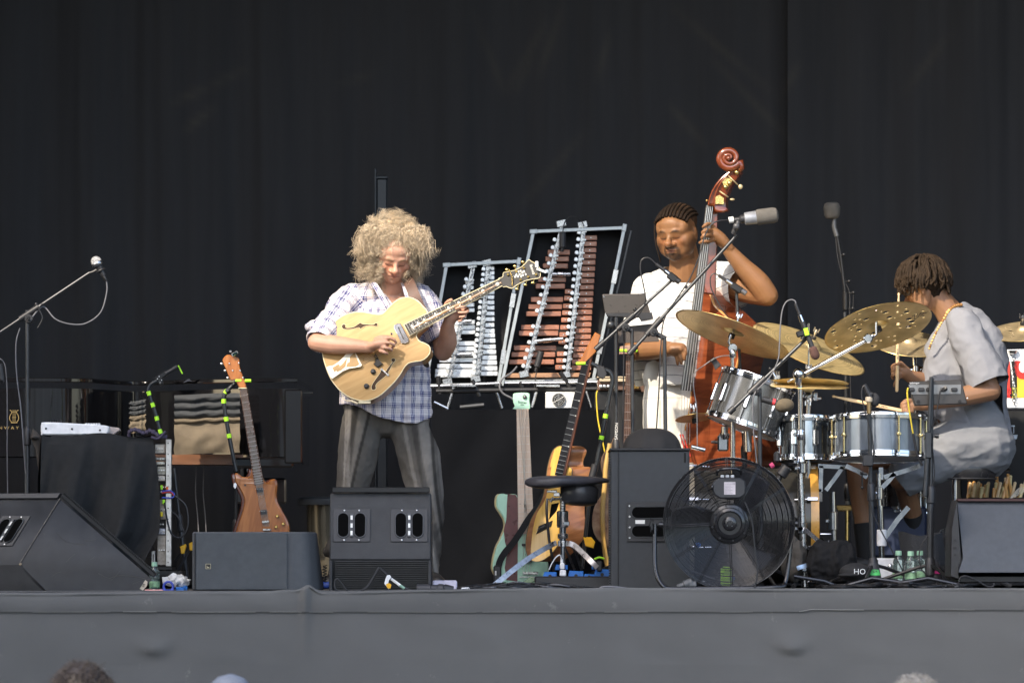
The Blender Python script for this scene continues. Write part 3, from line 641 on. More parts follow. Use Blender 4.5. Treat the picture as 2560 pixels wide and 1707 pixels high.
# gentle taper of the right end
for v in body.data.vertices:
    X = v.co.x+t.loc.x; Z = v.co.z+t.loc.z
    if X > x1+.02: v.co.x -= (X-x1)*.16*max(0,(Z-.1)/(zt-.1))**1.2*1.4
b = MB(); b.box(((x0+x1)/2+.004,Y1-.008,(zt+zb)/2), (x1-x0-.02,.014,zt-zb-.006), bev=.003); t.part('grille', b, mat('grille_slate',(.075,.083,.09),.6,bump=.9,bscale=900))
b = MB(); b.box((x0+.012,Y1-.010,(zt+zb)/2), (.004,.016,zt-zb-.01)); t.part('grille_seam', b, BM)
b = MB(); c = P(521,1415,Y1)+V(0,-.0165,0); b.box(c, (.022,.002,.022)); bd = t.part('badge', b, mat('badge_dark',(.01,.01,.01),.4))
b = MB(); 
for s in (-1,1): b.box(c+V(s*.011,-.001,0), (.002,.002,.024)); b.box(c+V(0,-.001,s*.011), (.024,.002,.002))
b.poly([c+V(-.006,-.002,.006),c+V(-.006,-.002,-.007),c+V(.007,-.002,-.007),c+V(.003,-.002,-.003),c+V(-.003,-.002,-.003)], V(0,1,0), .001); t.part('badge_mark', b, mat('badge_gold',(.5,.45,.3),.5), bd)
# ---- centre wedge, back towards us
Y2 = .35
t = Thing('stage_monitor', 'black wedge monitor with two handle plates in front of the guitarist', 'stage monitor', P(952,1480,Y2), 'floor monitor loudspeakers')
tl, tr, ml, mr, bl, br = (824,1232),(1078,1232),(823,1395),(1078,1398),(830,1483),(1078,1480)
q = [P(*tl,Y2+.05),P(*tr,Y2+.05),P(*mr,Y2-.03),P(*ml,Y2-.03)]
b = MB(); dY = .42
sec = [(Y2+.05,1232),(Y2-.03,1396),(Y2+.06,1482),(Y2+.5,1480),(Y2+.45,1300)]
xl, xr2 = P(824,0,Y2).x, P(1078,0,Y2).x
b.poly([V(xl,y,P(0,py,Y2).z) for y,py in sec], V(1,0,0), xr2-xl, .006); cab = t.part('cabinet', b, CAB)
up = (V(0,sec[0][0],P(0,1232,Y2).z)-V(0,sec[1][0],P(0,1396,Y2).z)).normalized(); nn = V(1,0,0).cross(up)
def onface(px, py):
    f = (py-1396)/(1232-1396); z = P(0,1396,Y2).z*(1-f)+P(0,1232,Y2).z*f; y = sec[1][0]*(1-f)+sec[0][0]*f; return V(P(px,0,Y2).x, y, z)
for px in (879,1023): handle_cup(t, cab, onface(px,1313)+nn*0.0, V(1,0,0), up, nn, .172, .158)
b = MB(); b.box(P(952,1224,Y2)+V(0,.08,0), (P(1074,0,Y2).x-P(831,0,Y2).x,.1,.026), bev=.003); t.part('grille_lip', b, BM)
lo = (V(0,sec[2][0],P(0,1482,Y2).z)-V(0,sec[1][0],P(0,1396,Y2).z)).normalized(); ln = lo.cross(V(1,0,0)); ln = ln if ln.y < 0 else -ln
for k in range(17):
    f = (k+1.2)/18.5; z = P(0,1396,Y2).z*(1-f)+P(0,1482,Y2).z*f; y = sec[1][0]*(1-f)+sec[2][0]*f
    b = MB(); b.box(V((P(838,0,Y2).x+P(1070,0,Y2).x)/2,y,z)+ln*.0045, (P(1070,0,Y2).x-P(838,0,Y2).x,.009,.0042)); t.part('cooling_rib', b, mat('rib_black',(.035,.035,.036),.35,.3))
for px in (827,1074):
    b = MB(); b.box(P(px,1440,Y2)+V(0,.0,0), (.014,.05,.16), bev=.002); t.part('side_cheek', b, CAB)
# ---- large upright speaker behind the fan
Y3 = .75
t = Thing('speaker_cabinet', 'tall black loudspeaker cabinet standing left of the fan', 'speaker', P(1626,1470,Y3))
xa, xb = P(1526,0,Y3).x, P(1724,0,Y3).x; zt = P(0,1125,Y3).z
b = MB(); b.box(((xa+xb)/2,Y3+.28,zt/2), (xb-xa,.56,zt), bev=.006); cab = t.part('cabinet', b, CABG)
b = MB(); b.box(((xa+xb)/2,Y3+.27,zt+.004), (xb-xa+.006,.56,.012), bev=.003); t.part('top_rim', b, BP)
b = MB(); b.box((xa+.037,Y3-.001,zt/2), (.0025,.004,zt)); t.part('panel_seam', b, mat('seam_black',(.004,.004,.004),.8))
b = MB(); b.box((xb-.022,Y3-.001,P(0,1144,Y3).z), (.009,.004,.046), bev=.002); t.part('rigging_slot', b, MATS['seam_black'])
# horizontal pockets
cx, cz = P(1632,0,Y3).x, P(0,1304,Y3).z; W_, H_ = .245, .186
b = MB(); b.box((cx,Y3-.003,cz), (W_,.008,H_), bev=.002); pl = t.part('handle_plate', b, BP, cab)
for s in (-1,1):
    o = []
    for k in range(24):
        a = 2*math.pi*k/24; rr = .028; o.append(V(cx-.005+(W_/2-.055)*(1 if math.cos(a)>=0 else -1)+rr*math.cos(a), Y3-.010, cz+s*.044+rr*math.sin(a)))
    b = MB(); b.poly(o, V(0,1,0), .003, .0008); t.part('pocket', b, MATS['pocket_black'], pl); b = MB(); b.tube(o,.0025,6,closed=True); t.part('rim', b, GM, pl)
b = MB(); b.box((cx-.06,Y3-.009,cz), (.045,.003,.018)); t.part('type_label', b, TAPEW, pl)
for k in range(4):
    b = MB(); b.lathe([(.005,0),(.004,.003)], V(cx-W_/2+.013,Y3-.007,cz+(k-1.5)*.05), V(0,-1,0), 8); t.part('screw', b, CHD, pl)
for k in range(60):
    pass
b = MB()
for k in range(52): b.box((xa-.004,Y3+.012,.02+k*(zt-.04)/52), (.009,.02,.006))
t.part('grille_edge', b, BM)
# black padded cover standing behind it (dome)
t = Thing('covered_amplifier', 'black cloth-covered dome sticking up behind the tall speaker', 'covered object', P(1632,1130,1.2))
c = P(1630,1135,1.25)
def dome(u, v):
    a = u*2*math.pi; e = v*math.pi/2; r = 1+.03*math.sin(a*9)*(1-v)**.5
    return c+V(.142*r*math.cos(a)*math.cos(e)**.75, .15*r*math.sin(a)*math.cos(e), .125*math.sin(e)**.9)
b = MB(); b.grid(dome, 80, 20); t.part('cover', b, mat('hood_black',(.03,.028,.027),.85,bump=.3,bscale=400), ang=180)
b = MB(); b.cyl(V(c.x,c.y,0), V(c.x,c.y,c.z+.02), .13, 24); t.part('stem', b, BM)
# ---- right monitor
Y4 = .5
t = Thing('stage_monitor', 'slate grey wedge monitor at the right edge below the drum sticks', 'stage monitor', P(2470,1450,Y4), 'floor monitor loudspeakers')
A = lambda x,y,Y=Y4: P(x,y,Y)
f1 = [A(2393,1253,Y4+.18),A(2640,1253,Y4+.18),A(2640,1395,Y4+.02),A(2408,1395,Y4+.02)]
f2 = [A(2640,1428,Y4),A(2396,1428,Y4)]
b = MB(); vs = [A(2393,1248,Y4+.2),A(2640,1248,Y4+.2),A(2408,1395,Y4+.02),A(2640,1395,Y4+.02),A(2396,1430,Y4),A(2640,1430,Y4),A(2393,1250,Y4+.55),A(2640,1250,Y4+.55),A(2396,1450,Y4+.55),A(2640,1450,Y4+.55)]
b.add(vs, [(0,1,3,2),(2,3,5,4),(0,6,7,1),(6,8,9,7),(4,5,9,8),(0,2,4,8,6),(1,7,9,5,3)]); b.mi = [0]*7
t.part('cabinet', b, mat('monitor_slate',(.06,.068,.08),.5,bump=.5,bscale=600))
b = MB(); b.box(A(2516,1250,Y4+.24), (.47,.14,.014), bev=.003); t.part('top_rim', b, mat('rim_brown',(.05,.02,.018),.5))
b = MB(); b.poly([A(x,y,Y4+.05) for x,y in ((2392,1250),(2404,1395),(2398,1430),(2398,1448),(2376,1440),(2378,1320))], V(0,1,0), .35, .004); t.part('side_bracket', b, BP)
b = MB(); b.box(A(2516,1447,Y4+.25), (.47,.4,.03), bev=.004); t.part('base', b, BM)
for k in range(3):
    b = MB(); b.cyl(A(2388,1350+k*18,Y4+.049), A(2388,1350+k*18,Y4+.043), .006, 10); t.part('screw', b, BM)
# ================================================================ people: heads, hands, skin
def headforms(mb, O, ax, s=1.0, nose=1.0, wide=1.0, fat=0, ears=True):
    """ax = (right, forward, up) in the world; s scales a 0.23 m head"""
    x, y, z = ax; m = Matrix((x, y, z)).transposed()
    def q(a, b_, c): return Vector(O)+x*(a*s)+y*(b_*s)+z*(c*s)
    def E(c, r): mb.ell(q(*c), tuple(k*s for k in r), m, 20, 14)
    E((0,-.012,.042), (.074*wide,.094,.080)); E((0,.022,.02), (.066*wide,.072,.072)); E((0,.028,-.035), (.058*wide+fat,.062,.062)); E((0,.045,-.066), (.045*wide+fat,.045,.04)); E((0,.066,-.086), (.021,.022,.019))
    for k in (-1,1):
        E((k*.036*wide,.056,-.018), (.024+fat*.5,.026,.024)); E((k*.044*wide,.028,-.055), (.024+fat,.04,.036))
        E((k*.031,.0735,.006), (.0165,.0135,.012))
        E((k*.0125*nose,.0945,-.027), (.0095*nose,.011,.0085))
        if ears: E((k*.077*wide,-.006,-.003), (.0075,.018,.031)); E((k*.079*wide,.0,-.028), (.007,.010,.012))
        cap(mb, [q(k*.012,.086,.026), q(k*.032,.0835,.029), q(k*.052,.066,.022)], [.0095*s,.010*s,.008*s], 10)
    E((0,.066,.052), (.052,.024,.034))
    for k in (-1,1): E((k*.050*wide,.030,.034), (.024,.046,.042)); E((k*.050*wide+k*fat,.020,-.022), (.024,.052,.048))
    cap(mb, [q(0,.086,.018), q(0,.098,-.004), q(0,.107,-.020)], [.0075*s,.0095*s,.0135*s*nose], 12)
    cap(mb, [q(-.026*nose,.079,-.053), q(-.010,.0895,-.0485), q(0,.0905,-.0500), q(.010,.0895,-.0485), q(.026*nose,.079,-.053)], [.0035*s,.0062*s,.006*s,.0062*s,.0035*s], 10)
    cap(mb, [q(-.022*nose,.079,-.058), q(0,.089,-.0625), q(.022*nose,.079,-.058)], [.0035*s,.0075*s,.0035*s], 10)
def headcol(me_co, O, ax, s, base, lips=(.35,.12,.09), brow=None, beard=None, lash=True, cur=None):
    d = (me_co-np.array(O))/s; X = d@np.array(ax[0]); Yf = d@np.array(ax[1]); Z = d@np.array(ax[2])
    c = cur if cur is not None else np.tile(np.array(base), (len(d),1))
    def mix(mask, col, f=1.0):
        m = (mask*f)[:,None]; c[:] = c*(1-m)+np.array(col)*m
    near = (np.abs(X) < .09)&(Yf > 0)&(Z > -.13)&(Z < .14)
    red = np.clip(1-((np.abs(X)-.04)**2+(Z+.02)**2)/.0009, 0, 1)*(Yf > .03)*near+np.clip(1-(X**2+(Z+.022)**2)/.0005, 0, 1)*(Yf > .07)*near
    mix(np.clip(red,0,1), (base[0]*1.1, base[1]*.72, base[2]*.62), .35)
    mix(near*(Yf > .066)*np.clip(1.6-((X/.025)**2+((Z+.0555)/.0105)**2)*1.5, 0, 1), lips, .8)
    mix(near*(Yf > .06)*sstep(-np.abs(Z+.0555+.8*(X**2)*8),-.0028,-.0008)*(np.abs(X) < .026), (base[0]*.25,base[1]*.18,base[2]*.15), .9)   # the line between the lips
    for k in (-1,1):
        Xk = X*k-.031
        mix(near*(Yf > .05)*np.clip(1.4-((Xk/.018)**2+((Z-.0)/.013)**2), 0, 1), (base[0]*.72,base[1]*.62,base[2]*.58), .6)
        if lash: mix(near*(Yf > .05)*(np.abs(Xk) < .0155)*sstep(-np.abs(Z+.0045+Xk*Xk*-18),-.0026,-.0010), (.02,.012,.01), .9)
        if brow is not None: mix(near*(Yf > .05)*np.clip(1.5-((Xk+.001)/.019)**2*1.2-((Z-.0295+abs(1)*0+Xk*Xk*20)/.0055)**2, 0, 1), brow, .8)
        mix(near*np.clip(1.5-((X*k-.0125)/.005)**2-((Z+.0325)/.0028)**2,0,1)*(Yf > .09), (base[0]*.2,base[1]*.15,base[2]*.12), .5)
    if beard is not None:
        mo = near*(Yf > .06)*np.clip(1.8-((X/.026)**2)*1.3-((Z+.0445)/.0038)**2, 0, 1); mix(np.clip(mo,0,1), beard, .7)
        ch = near*np.clip(2.2-((X/.03)**2)-((Z+.084)/.017)**2, 0, 1)*(Yf > .03)*(Z < -.066); mix(np.clip(ch,0,1), beard, .85)
        jl = near*sstep(np.abs(X),.044,.06)*sstep(-Z,-.02,.05)*(Z > -.11)*(Yf < .075); mix(np.clip(jl,0,1), beard, .55)
        go = near*(Yf > .05)*np.clip(1.6-((np.abs(X)-.031)/.007)**2-((Z+.062)/.02)**2,0,1); mix(np.clip(go,0,1), beard, .75)
    if beard is not None: mix(near*(Yf > .066)*np.clip(1.6-((X/.024)**2+((Z+.0575)/.0075)**2)*1.5, 0, 1), lips, .85); mix(near*(Yf > .06)*sstep(-np.abs(Z+.0555+.8*(X**2)*8),-.0022,-.0008)*(np.abs(X) < .024), (.03,.012,.008), .8)
    return c
def relax(me, w, it=8):
    E = np.empty(len(me.edges)*2, dtype=np.int32); me.edges.foreach_get('vertices', E); E = E.reshape(-1,2); p = co(me).copy(); n = len(p); dg = np.bincount(E.ravel(), minlength=n)[:,None]; w = w[:,None]
    for _ in range(it):
        s = np.zeros_like(p)
        for k in range(3): s[:,k] = np.bincount(E[:,0], p[E[:,1],k], n)+np.bincount(E[:,1], p[E[:,0],k], n)
        p += w*(s/np.maximum(dg,1)-p)
    setco(me, p)
def smooth_head(me, O, ax, s, it=10):
    d = (co(me)-np.array(O))/s; X = d@np.array(ax[0]); Y = d@np.array(ax[1]); Z = d@np.array(ax[2])
    near = (np.abs(X) < .1)&(np.abs(Y) < .14)&(Z > -.13)&(Z < .15); mid = (np.abs(X) < .03)&(Y > .078)&(Z < .01)
    relax(me, np.where(near, np.where(mid, .12, .5), 0.0), it)
def axes(fwd, up=V(0,0,1), roll=0):
    y = Vector(fwd).normalized(); x = y.cross(up).normalized(); z = x.cross(y)
    if roll: q = Quaternion(y, roll); x = q@x; z = q@z
    return x, y, z
def finger(mb, pts, r0=.0088, r1=.0068): cap(mb, pts, [r0+(r1-r0)*i/(len(pts)-1) for i in range(len(pts))], 10)
def fine_cloth(name, cols, kind='plain', s=1): pass
def strand_mesh(name, roots, dirs, L, n, curl_r, curl_n, r0, grav, seed, sag=.0, r_end=.3, colf=None, base=(.4,.3,.15), cols=None, sides=3, lock=None):
    """numpy strands: helical curls growing outwards and falling. returns mesh with Col"""
    rg = np.random.RandomState(seed); N = len(roots); t = np.linspace(0,1,n)[None,:,None]
    d = dirs/np.linalg.norm(dirs,axis=1,keepdims=True); L = L[:,None,None]
    g = np.array([0,0,-1.0])
    path = roots[:,None,:]+d[:,None,:]*L*(t-.35*grav[:,None,None]*t*t)+g*(grav[:,None,None]*L*t*t*.75)
    u = np.cross(d, rg.normal(size=(N,3))); u /= np.linalg.norm(u,axis=1,keepdims=True); v = np.cross(d,u)
    ph = rg.uniform(0,6.28,(N,1)); cn = curl_n*rg.uniform(.6,1.4,(N,1)); cr = curl_r*rg.uniform(.4,1.4,(N,1))
    if lock is not None:
        ph, cn, cr = lock[0][:,None], lock[1][:,None], lock[2][:,None]; u = np.cross(d, lock[3]); u /= np.linalg.norm(u,axis=1,keepdims=True); v = np.cross(d,u)
    a = ph+cn*2*np.pi*t[:,:,0]; ramp = np.minimum(1,t[:,:,0]*4)
    path = path+u[:,None,:]*(np.cos(a)*cr*ramp)[:,:,None]+v[:,None,:]*(np.sin(a)*cr*ramp)[:,:,None]
    tang = np.gradient(path,axis=1); tang /= np.linalg.norm(tang,axis=2,keepdims=True)+1e-9
    ref = np.tile(np.array([0.3,.5,.8]),(N,n,1)); e1 = np.cross(tang,ref); e1 /= np.linalg.norm(e1,axis=2,keepdims=True)+1e-9; e2 = np.cross(tang,e1)
    rad = (r0*(1-(1-r_end)*t[:,:,0]**2)*rg.uniform(.6,1.3,(N,1)))[:,:,None]
    vs = np.stack([path+e1*(rad*math.cos(2*math.pi*k/sides))+e2*(rad*math.sin(2*math.pi*k/sides)) for k in range(sides)],axis=2).reshape(-1,3)
    i = np.arange(N)[:,None,None]*n*sides; j = np.arange(n-1)[None,:,None]*sides; k = np.arange(sides)[None,None,:]; k2 = (k+1)%sides
    f = np.stack([i+j+k, i+j+k2, i+j+sides+k2, i+j+sides+k],axis=-1).reshape(-1,4)
    me = bpy.data.meshes.new(name); me.vertices.add(len(vs)); me.vertices.foreach_set('co', vs.ravel()); me.loops.add(f.size); me.loops.foreach_set('vertex_index', f.ravel().astype(np.int32))
    me.polygons.add(len(f)); me.polygons.foreach_set('loop_start', np.arange(0,f.size,4,dtype=np.int32)); me.update(calc_edges=True); me.polygons.foreach_set('use_smooth',[True]*len(f))
    if cols is None: cols = np.array(base)*rg.uniform(.7,1.25,(N,1))
    setcol(me, np.repeat(cols, n*sides, axis=0)); return me
SKIN = vcmat('skin', .5, .12, 160, .12, spec=.45, var=.06)
HAIR = vcmat('hair_strands', .5, 0, 40, 0, spec=.4, var=.12)
# plaid shirt cloth
def plaid_mat():
    m = bpy.data.materials.new('plaid_cotton'); m.use_nodes = True; t = m.node_tree; N = t.nodes; b = N['Principled BSDF']
    a = N.new('ShaderNodeAttribute'); a.attribute_name = 'uvc'; sx = N.new('ShaderNodeSeparateXYZ'); t.links.new(a.outputs['Vector'], sx.inputs[0])
    def math_(op, x, y=None):
        n = N.new('ShaderNodeMath'); n.operation = op
        for i, q in enumerate((x, y)):
            if q is None: continue
            if isinstance(q, (int,float)): n.inputs[i].default_value = q
            else: t.links.new(q, n.inputs[i])
        return n.outputs[0]
    def stripes(c, per, lines):
        u = math_('FRACT', math_('DIVIDE', c, per)); acc = None
        for pos, wd, st in lines:
            d = math_('ABSOLUTE', math_('SUBTRACT', u, pos)); e = math_('LESS_THAN', d, wd/2); e = math_('MULTIPLY', e, st); acc = e if acc is None else math_('MAXIMUM', acc, e)
        return acc
    lines = [(.28,.09,.8),(.44,.12,1.0),(.60,.09,.8)]; thin = [(.06,.04,.35),(.82,.04,.35),(.92,.04,.35)]
    v = math_('MAXIMUM', stripes(sx.outputs[0], .054, lines), stripes(sx.outputs[0], .054, thin)); h = math_('MAXIMUM', stripes(sx.outputs[1], .057, lines), stripes(sx.outputs[1], .057, thin))
    both = math_('ADD', math_('MULTIPLY', v, .62), math_('MULTIPLY', h, .55))
    pink = stripes(sx.outputs[0], .054, [(.42,.42,1)]); 
    mx0 = N.new('ShaderNodeMix'); mx0.data_type = 'RGBA'; t.links.new(math_('MULTIPLY', pink, .35), mx0.inputs[0]); mx0.inputs[6].default_value = (.72,.66,.64,1); mx0.inputs[7].default_value = (.52,.56,.70,1)
    mx = N.new('ShaderNodeMix'); mx.data_type = 'RGBA'; t.links.new(both, mx.inputs[0]); t.links.new(mx0.outputs[2], mx.inputs[6]); mx.inputs[7].default_value = (.012,.02,.13,1)
    t.links.new(mx.outputs[2], b.inputs['Base Color']); b.inputs['Roughness'].default_value = .85; b.inputs['Specular IOR Level'].default_value = .25
    return m
PLAID = plaid_mat()
def stripe_mat():
    m = PLAID.copy(); m.name = 'thin_striped_cotton'; t = m.node_tree; N = t.nodes; b = N['Principled BSDF']
    for l in list(b.inputs['Base Color'].links): t.links.remove(l)
    a = [n for n in N if n.type == 'ATTRIBUTE'][0]; s = N.new('ShaderNodeSeparateXYZ'); t.links.new(a.outputs['Vector'], s.inputs[0])
    x = s.outputs[1]
    for op, v in (('DIVIDE',.047),('FRACT',None),('SUBTRACT',.5),('ABSOLUTE',None),('LESS_THAN',.035)):
        n = N.new('ShaderNodeMath'); n.operation = op; t.links.new(x, n.inputs[0]); x = n.outputs[0]
        if v: n.inputs[1].default_value = v
    mx = N.new('ShaderNodeMix'); mx.data_type = 'RGBA'; t.links.new(x, mx.inputs[0]); mx.inputs[6].default_value = (.72,.71,.68,1); mx.inputs[7].default_value = (.14,.15,.17,1); t.links.new(mx.outputs[2], b.inputs['Base Color']); return m
def cloth_uv(me, limbs, torso_c):
    """limbs = list of (a, b, reach); anything else is torso"""
    p = co(me); u = np.zeros((len(p),3)); u[:,0] = p[:,0]-torso_c[0]+ (p[:,1]-torso_c[1])*.55*np.sign(p[:,0]-torso_c[0]); u[:,1] = p[:,2]
    best = np.full(len(p), 1e9)
    for a, b_, r in limbs:
        a = np.array(a); b_ = np.array(b_); d = b_-a; L = np.linalg.norm(d); d = d/L; q = p-a; s = q@d; s2 = np.clip(s, 0, L); dist = np.linalg.norm(q-s2[:,None]*d,axis=1)
        m = (dist < r)&(dist < best); ref = np.array([0,-1.0,0]); e1 = np.cross(d, ref); e1 /= np.linalg.norm(e1); e2 = np.cross(e1, d); w_ = q-s[:,None]*d; ang = np.arctan2(w_@e1, w_@e2)
        u[m,0] = (ang*.055)[m]; u[m,1] = s[m]; best[m] = dist[m]
    setvec(me, 'uvc', u)
def trim(me, test):
    """drop vertices for which test(co) is true (cuffs, necklines)"""
    bm = bmesh.new(); bm.from_mesh(me); bm.verts.ensure_lookup_table(); k = test(np.array([v.co for v in bm.verts])); bmesh.ops.delete(bm, geom=[v for v, d in zip(bm.verts, k) if d], context='VERTS')
    bd = [v for v in bm.verts if any(e.is_boundary for e in v.link_edges)]
    for _ in range(10):
        new = {}
        for v in bd:
            nb = [e.other_vert(v).co for e in v.link_edges if e.is_boundary]
            if len(nb) >= 2: new[v] = v.co*.4+(nb[0]+nb[1])*.3
        for v, c in new.items(): v.co = c
    bm.to_mesh(me); bm.free(); return me
def fpart(t, name, me, m, **k):
    shift(me, t.loc); me.name = name; me.polygons.foreach_set('use_smooth', [True]*len(me.polygons)); return t.part(name, me, m, **k)
# ================================================================ the guitarist
YG = 1.3
def G(x, y, dy=0): return P(x, y, YG+dy)
gt = Thing('person', 'guitarist with a big curly blond mane, plaid shirt and grey jeans, playing', 'person', P(965,1475,YG), None)
HO = G(984,640,-.055); HF = V(.13,-1,-.62); hax = axes(HF, roll=R(-4))
mb = MB(); headforms(mb, HO, hax, 1.06, nose=1.3, wide=1.04, fat=.005)
# neck, chest, belly, hips
cap(mb, [G(975,735,.04), G(980,700,.0), G(982,662,-.02)], [.066,.060,.055])
cap(mb, [G(955,1010,.02), G(960,900,.02), G(972,800,.03), G(978,745,.045)], [.09,.12,.125,.07], 20)
cap(mb, [G(885,765,.05), G(975,750,.045), G(1065,762,.05)], [.045,.07,.045])
# right arm (left in the picture)
Rs, Re, Rw = G(872,755,.03), G(795,856,-.24), G(928,868,-.315)
cap(mb, [Rs, Rs.lerp(Re,.5)+V(-.015,0,0), Re], [.052,.050,.043])
cap(mb, [Re+V(-.005,0,0), Re.lerp(Rw,.3)+V(0,0,-.004), Re.lerp(Rw,.7), Rw], [.045,.046,.034,.0265])
# right hand: back of the hand, four curled fingers holding a pick, thumb
def H(x, y, dy): return P(x, y, YG+dy)
cap(mb, [H(926,866,-0.320), H(945,860,-0.335), H(958,858,-0.340)], [.027,.036,.034], 14, flat=.72)
finger(mb, [H(955,846,-0.350),H(972,844,-0.365),H(986,850,-0.362),H(990,858,-0.350)])
finger(mb, [H(957,856,-0.360),H(974,857,-0.375),H(985,864,-0.360),H(980,868,-0.340)])
finger(mb, [H(955,868,-0.360),H(970,870,-0.375),H(980,875,-0.360),H(973,876,-0.340)])
finger(mb, [H(950,877,-0.350),H(963,881,-0.365),H(969,884,-0.350),H(962,883,-0.335)], .0082,.006)
finger(mb, [H(938,848,-0.320),H(952,842,-0.340),H(972,843,-0.350),H(988,852,-0.355)], .0105,.008)
# left arm (right in the picture)
Ls, Le, Lw = G(1072,758,.03), G(1108,880,-.08), G(1122,806,-.24)
cap(mb, [Ls, Ls.lerp(Le,.5)+V(.015,0,0), Le], [.050,.048,.042])
cap(mb, [Le, Le.lerp(Lw,.35)+V(.012,0,0), Lw.lerp(Le,.25), Lw], [.044,.046,.036,.028])
cap(mb, [H(1123,806,-.24), H(1128,792,-.25), H(1138,784,-.245)], [.029,.037,.036], 14, flat=.8)
finger(mb, [H(1118,785,-.24),H(1112,770,-.245),H(1118,756,-.27),H(1128,750,-.295)], .0115,.0095)   # thumb over the neck
finger(mb, [H(1140,775,-.22),H(1160,762,-.235),H(1162,768,-.30),H(1150,768,-.315),H(1140,772,-.315)])
finger(mb, [H(1145,782,-.22),H(1168,772,-.24),H(1168,780,-.30),H(1156,781,-.312),H(1147,781,-.312)])
finger(mb, [H(1145,790,-.23),H(1162,784,-.25),H(1162,791,-.30),H(1150,792,-.305)])
finger(mb, [H(1140,798,-.235),H(1154,796,-.26),H(1154,801,-.29),H(1146,803,-.295)], .008,.006)
# legs (inside the jeans)
for px in ((905,1040),(1035,1040)):
    tx = 868 if px[0] < 960 else 1078
    cap(mb, [G(px[0],px[1]+20,.02), G((px[0]+tx)/2,1240,.05), G(tx,1455,.1)], [.055,.05,.04])
me = fuse(mb, .0042, 3); smooth_head(me, HO, hax, 1.04, 5)
sk = (.53,.29,.195); p = co(me); c = np.tile(np.array(sk), (len(p),1)); c = headcol(p, HO, hax, 1.04, sk, (.40,.17,.14), brow=(.30,.2,.11), cur=c)
c *= (1+.12*nz(p, 25)[:,None]); setcol(me, c); fpart(gt, 'body', me, SKIN)
# jeans
mb = MB()
cap(mb, [G(905,1062,.0), G(896,1130,.01), G(880,1230,.05), G(868,1330,.10), G(850,1440,.18)], [.098,.096,.078,.066,.062], 22)
cap(mb, [G(1022,1062,.0), G(1045,1130,-.01), G(1062,1230,.0), G(1070,1340,.03), G(1062,1455,.05)], [.096,.100,.088,.072,.058], 22)
cap(mb, [G(905,1012,.01), G(962,1010,.01), G(1030,1012,.01)], [.10,.12,.085], 22)
cap(mb, [G(905,1045,.01), G(965,1040,.01), G(1028,1045,.01)], [.10,.105,.096], 22)
cap(mb, [G(850,1345,.14), G(822,1378,.20)], [.05,.03])
cap(mb, [G(862,1458,.16), G(850,1462,.05)], [.05,.04]); cap(mb, [G(1070,1462,.05), G(1075,1466,-.06)], [.05,.04])
me = fuse(mb, .008, 5); wrinkle(me, .010, 7, (1,1,.9), 3); wrinkle(me, .004, 12, (1.5,1,.7), 8)
p = co(me); X = (p[:,0]); g = np.tile(np.array((.105,.096,.085)), (len(p),1))
# long light and shadow streaks painted into the jeans' colour, plus panels and seams
def light_streak(xc, wd, zt, zb, k=0):
    return sstep(-np.abs(X-(xc+k*(zt-p[:,2]))), -wd, -wd*.5)*sstep(p[:,2], zb-.02, zb)*sstep(-p[:,2], -zt, -zt+.02)
for xc, wd, st, k in ((P(872,0,YG).x,.012,1.0,.0),(P(864,0,YG).x,.006,.8,0),(P(925,0,YG).x,.028,.35,-.22),(P(1048,0,YG).x,.034,.5,.10),(P(1083,0,YG).x,.014,.4,.10),(P(985,0,YG).x,.012,.5,.22),(P(895,0,YG).x,.018,-.35,-.1),(P(940,0,YG).x,.010,-.4,-.22),(P(1012,0,YG).x,.02,-.3,.2),(P(1066,0,YG).x,.010,-.4,.1)):
    g *= (1+st*1.5*light_streak(xc+.004*np.sin(p[:,2]*9), wd, 1.0, -.1, k))[:,None]
g *= (1+.35*nz(p,5,(1.5,1,.5),4))[:,None]; g *= (1+.12*nz(p,60))[:,None]; setcol(me, g); DEN = vcmat('light_streaked_denim', .9, .25, 500, var=.12, spec=.2); fpart(gt, 'jeans', me, DEN)
# plaid shirt
mb = MB()
cap(mb, [G(960,1062,.0), G(960,1000,.0), G(962,930,-.01), G(968,850,.01), G(975,790,.03), G(978,752,.05)], [.145,.148,.160,.158,.140,.075], 26)
cap(mb, [G(907,1055,.0), G(920,900,.0), G(925,800,.03)], [.118,.122,.105], 22); cap(mb, [G(1022,1050,.0), G(1012,900,.0), G(1015,800,.03)], [.112,.115,.10], 22)
cap(mb, [G(905,748,.04), G(975,728,.05), G(1045,742,.04)], [.065,.07,.065])
cap(mb, [G(895,755,.035), Rs, Rs.lerp(Re,.5), Rs.lerp(Re,1.0)], [.082,.078,.072,.064]); cap(mb, [G(1050,755,.03), G(1080,790,.0), G(1092,852,-.045)], [.078,.070,.064])
# bunched rolled sleeves
for a, d_, r in ((Re+V(.006,0,.006), V(-.10,.02,-.0), .052),): mb.torus(Re.lerp(Rs,.08)+V(.0,.0,.0), (Rs-Re), .05, .016, 24, 8)
mb.ell(G(788,818,-.11), (.045,.05,.03)); mb.torus(Le.lerp(Ls,.22), (Ls-Le), .052, .013, 24, 8)
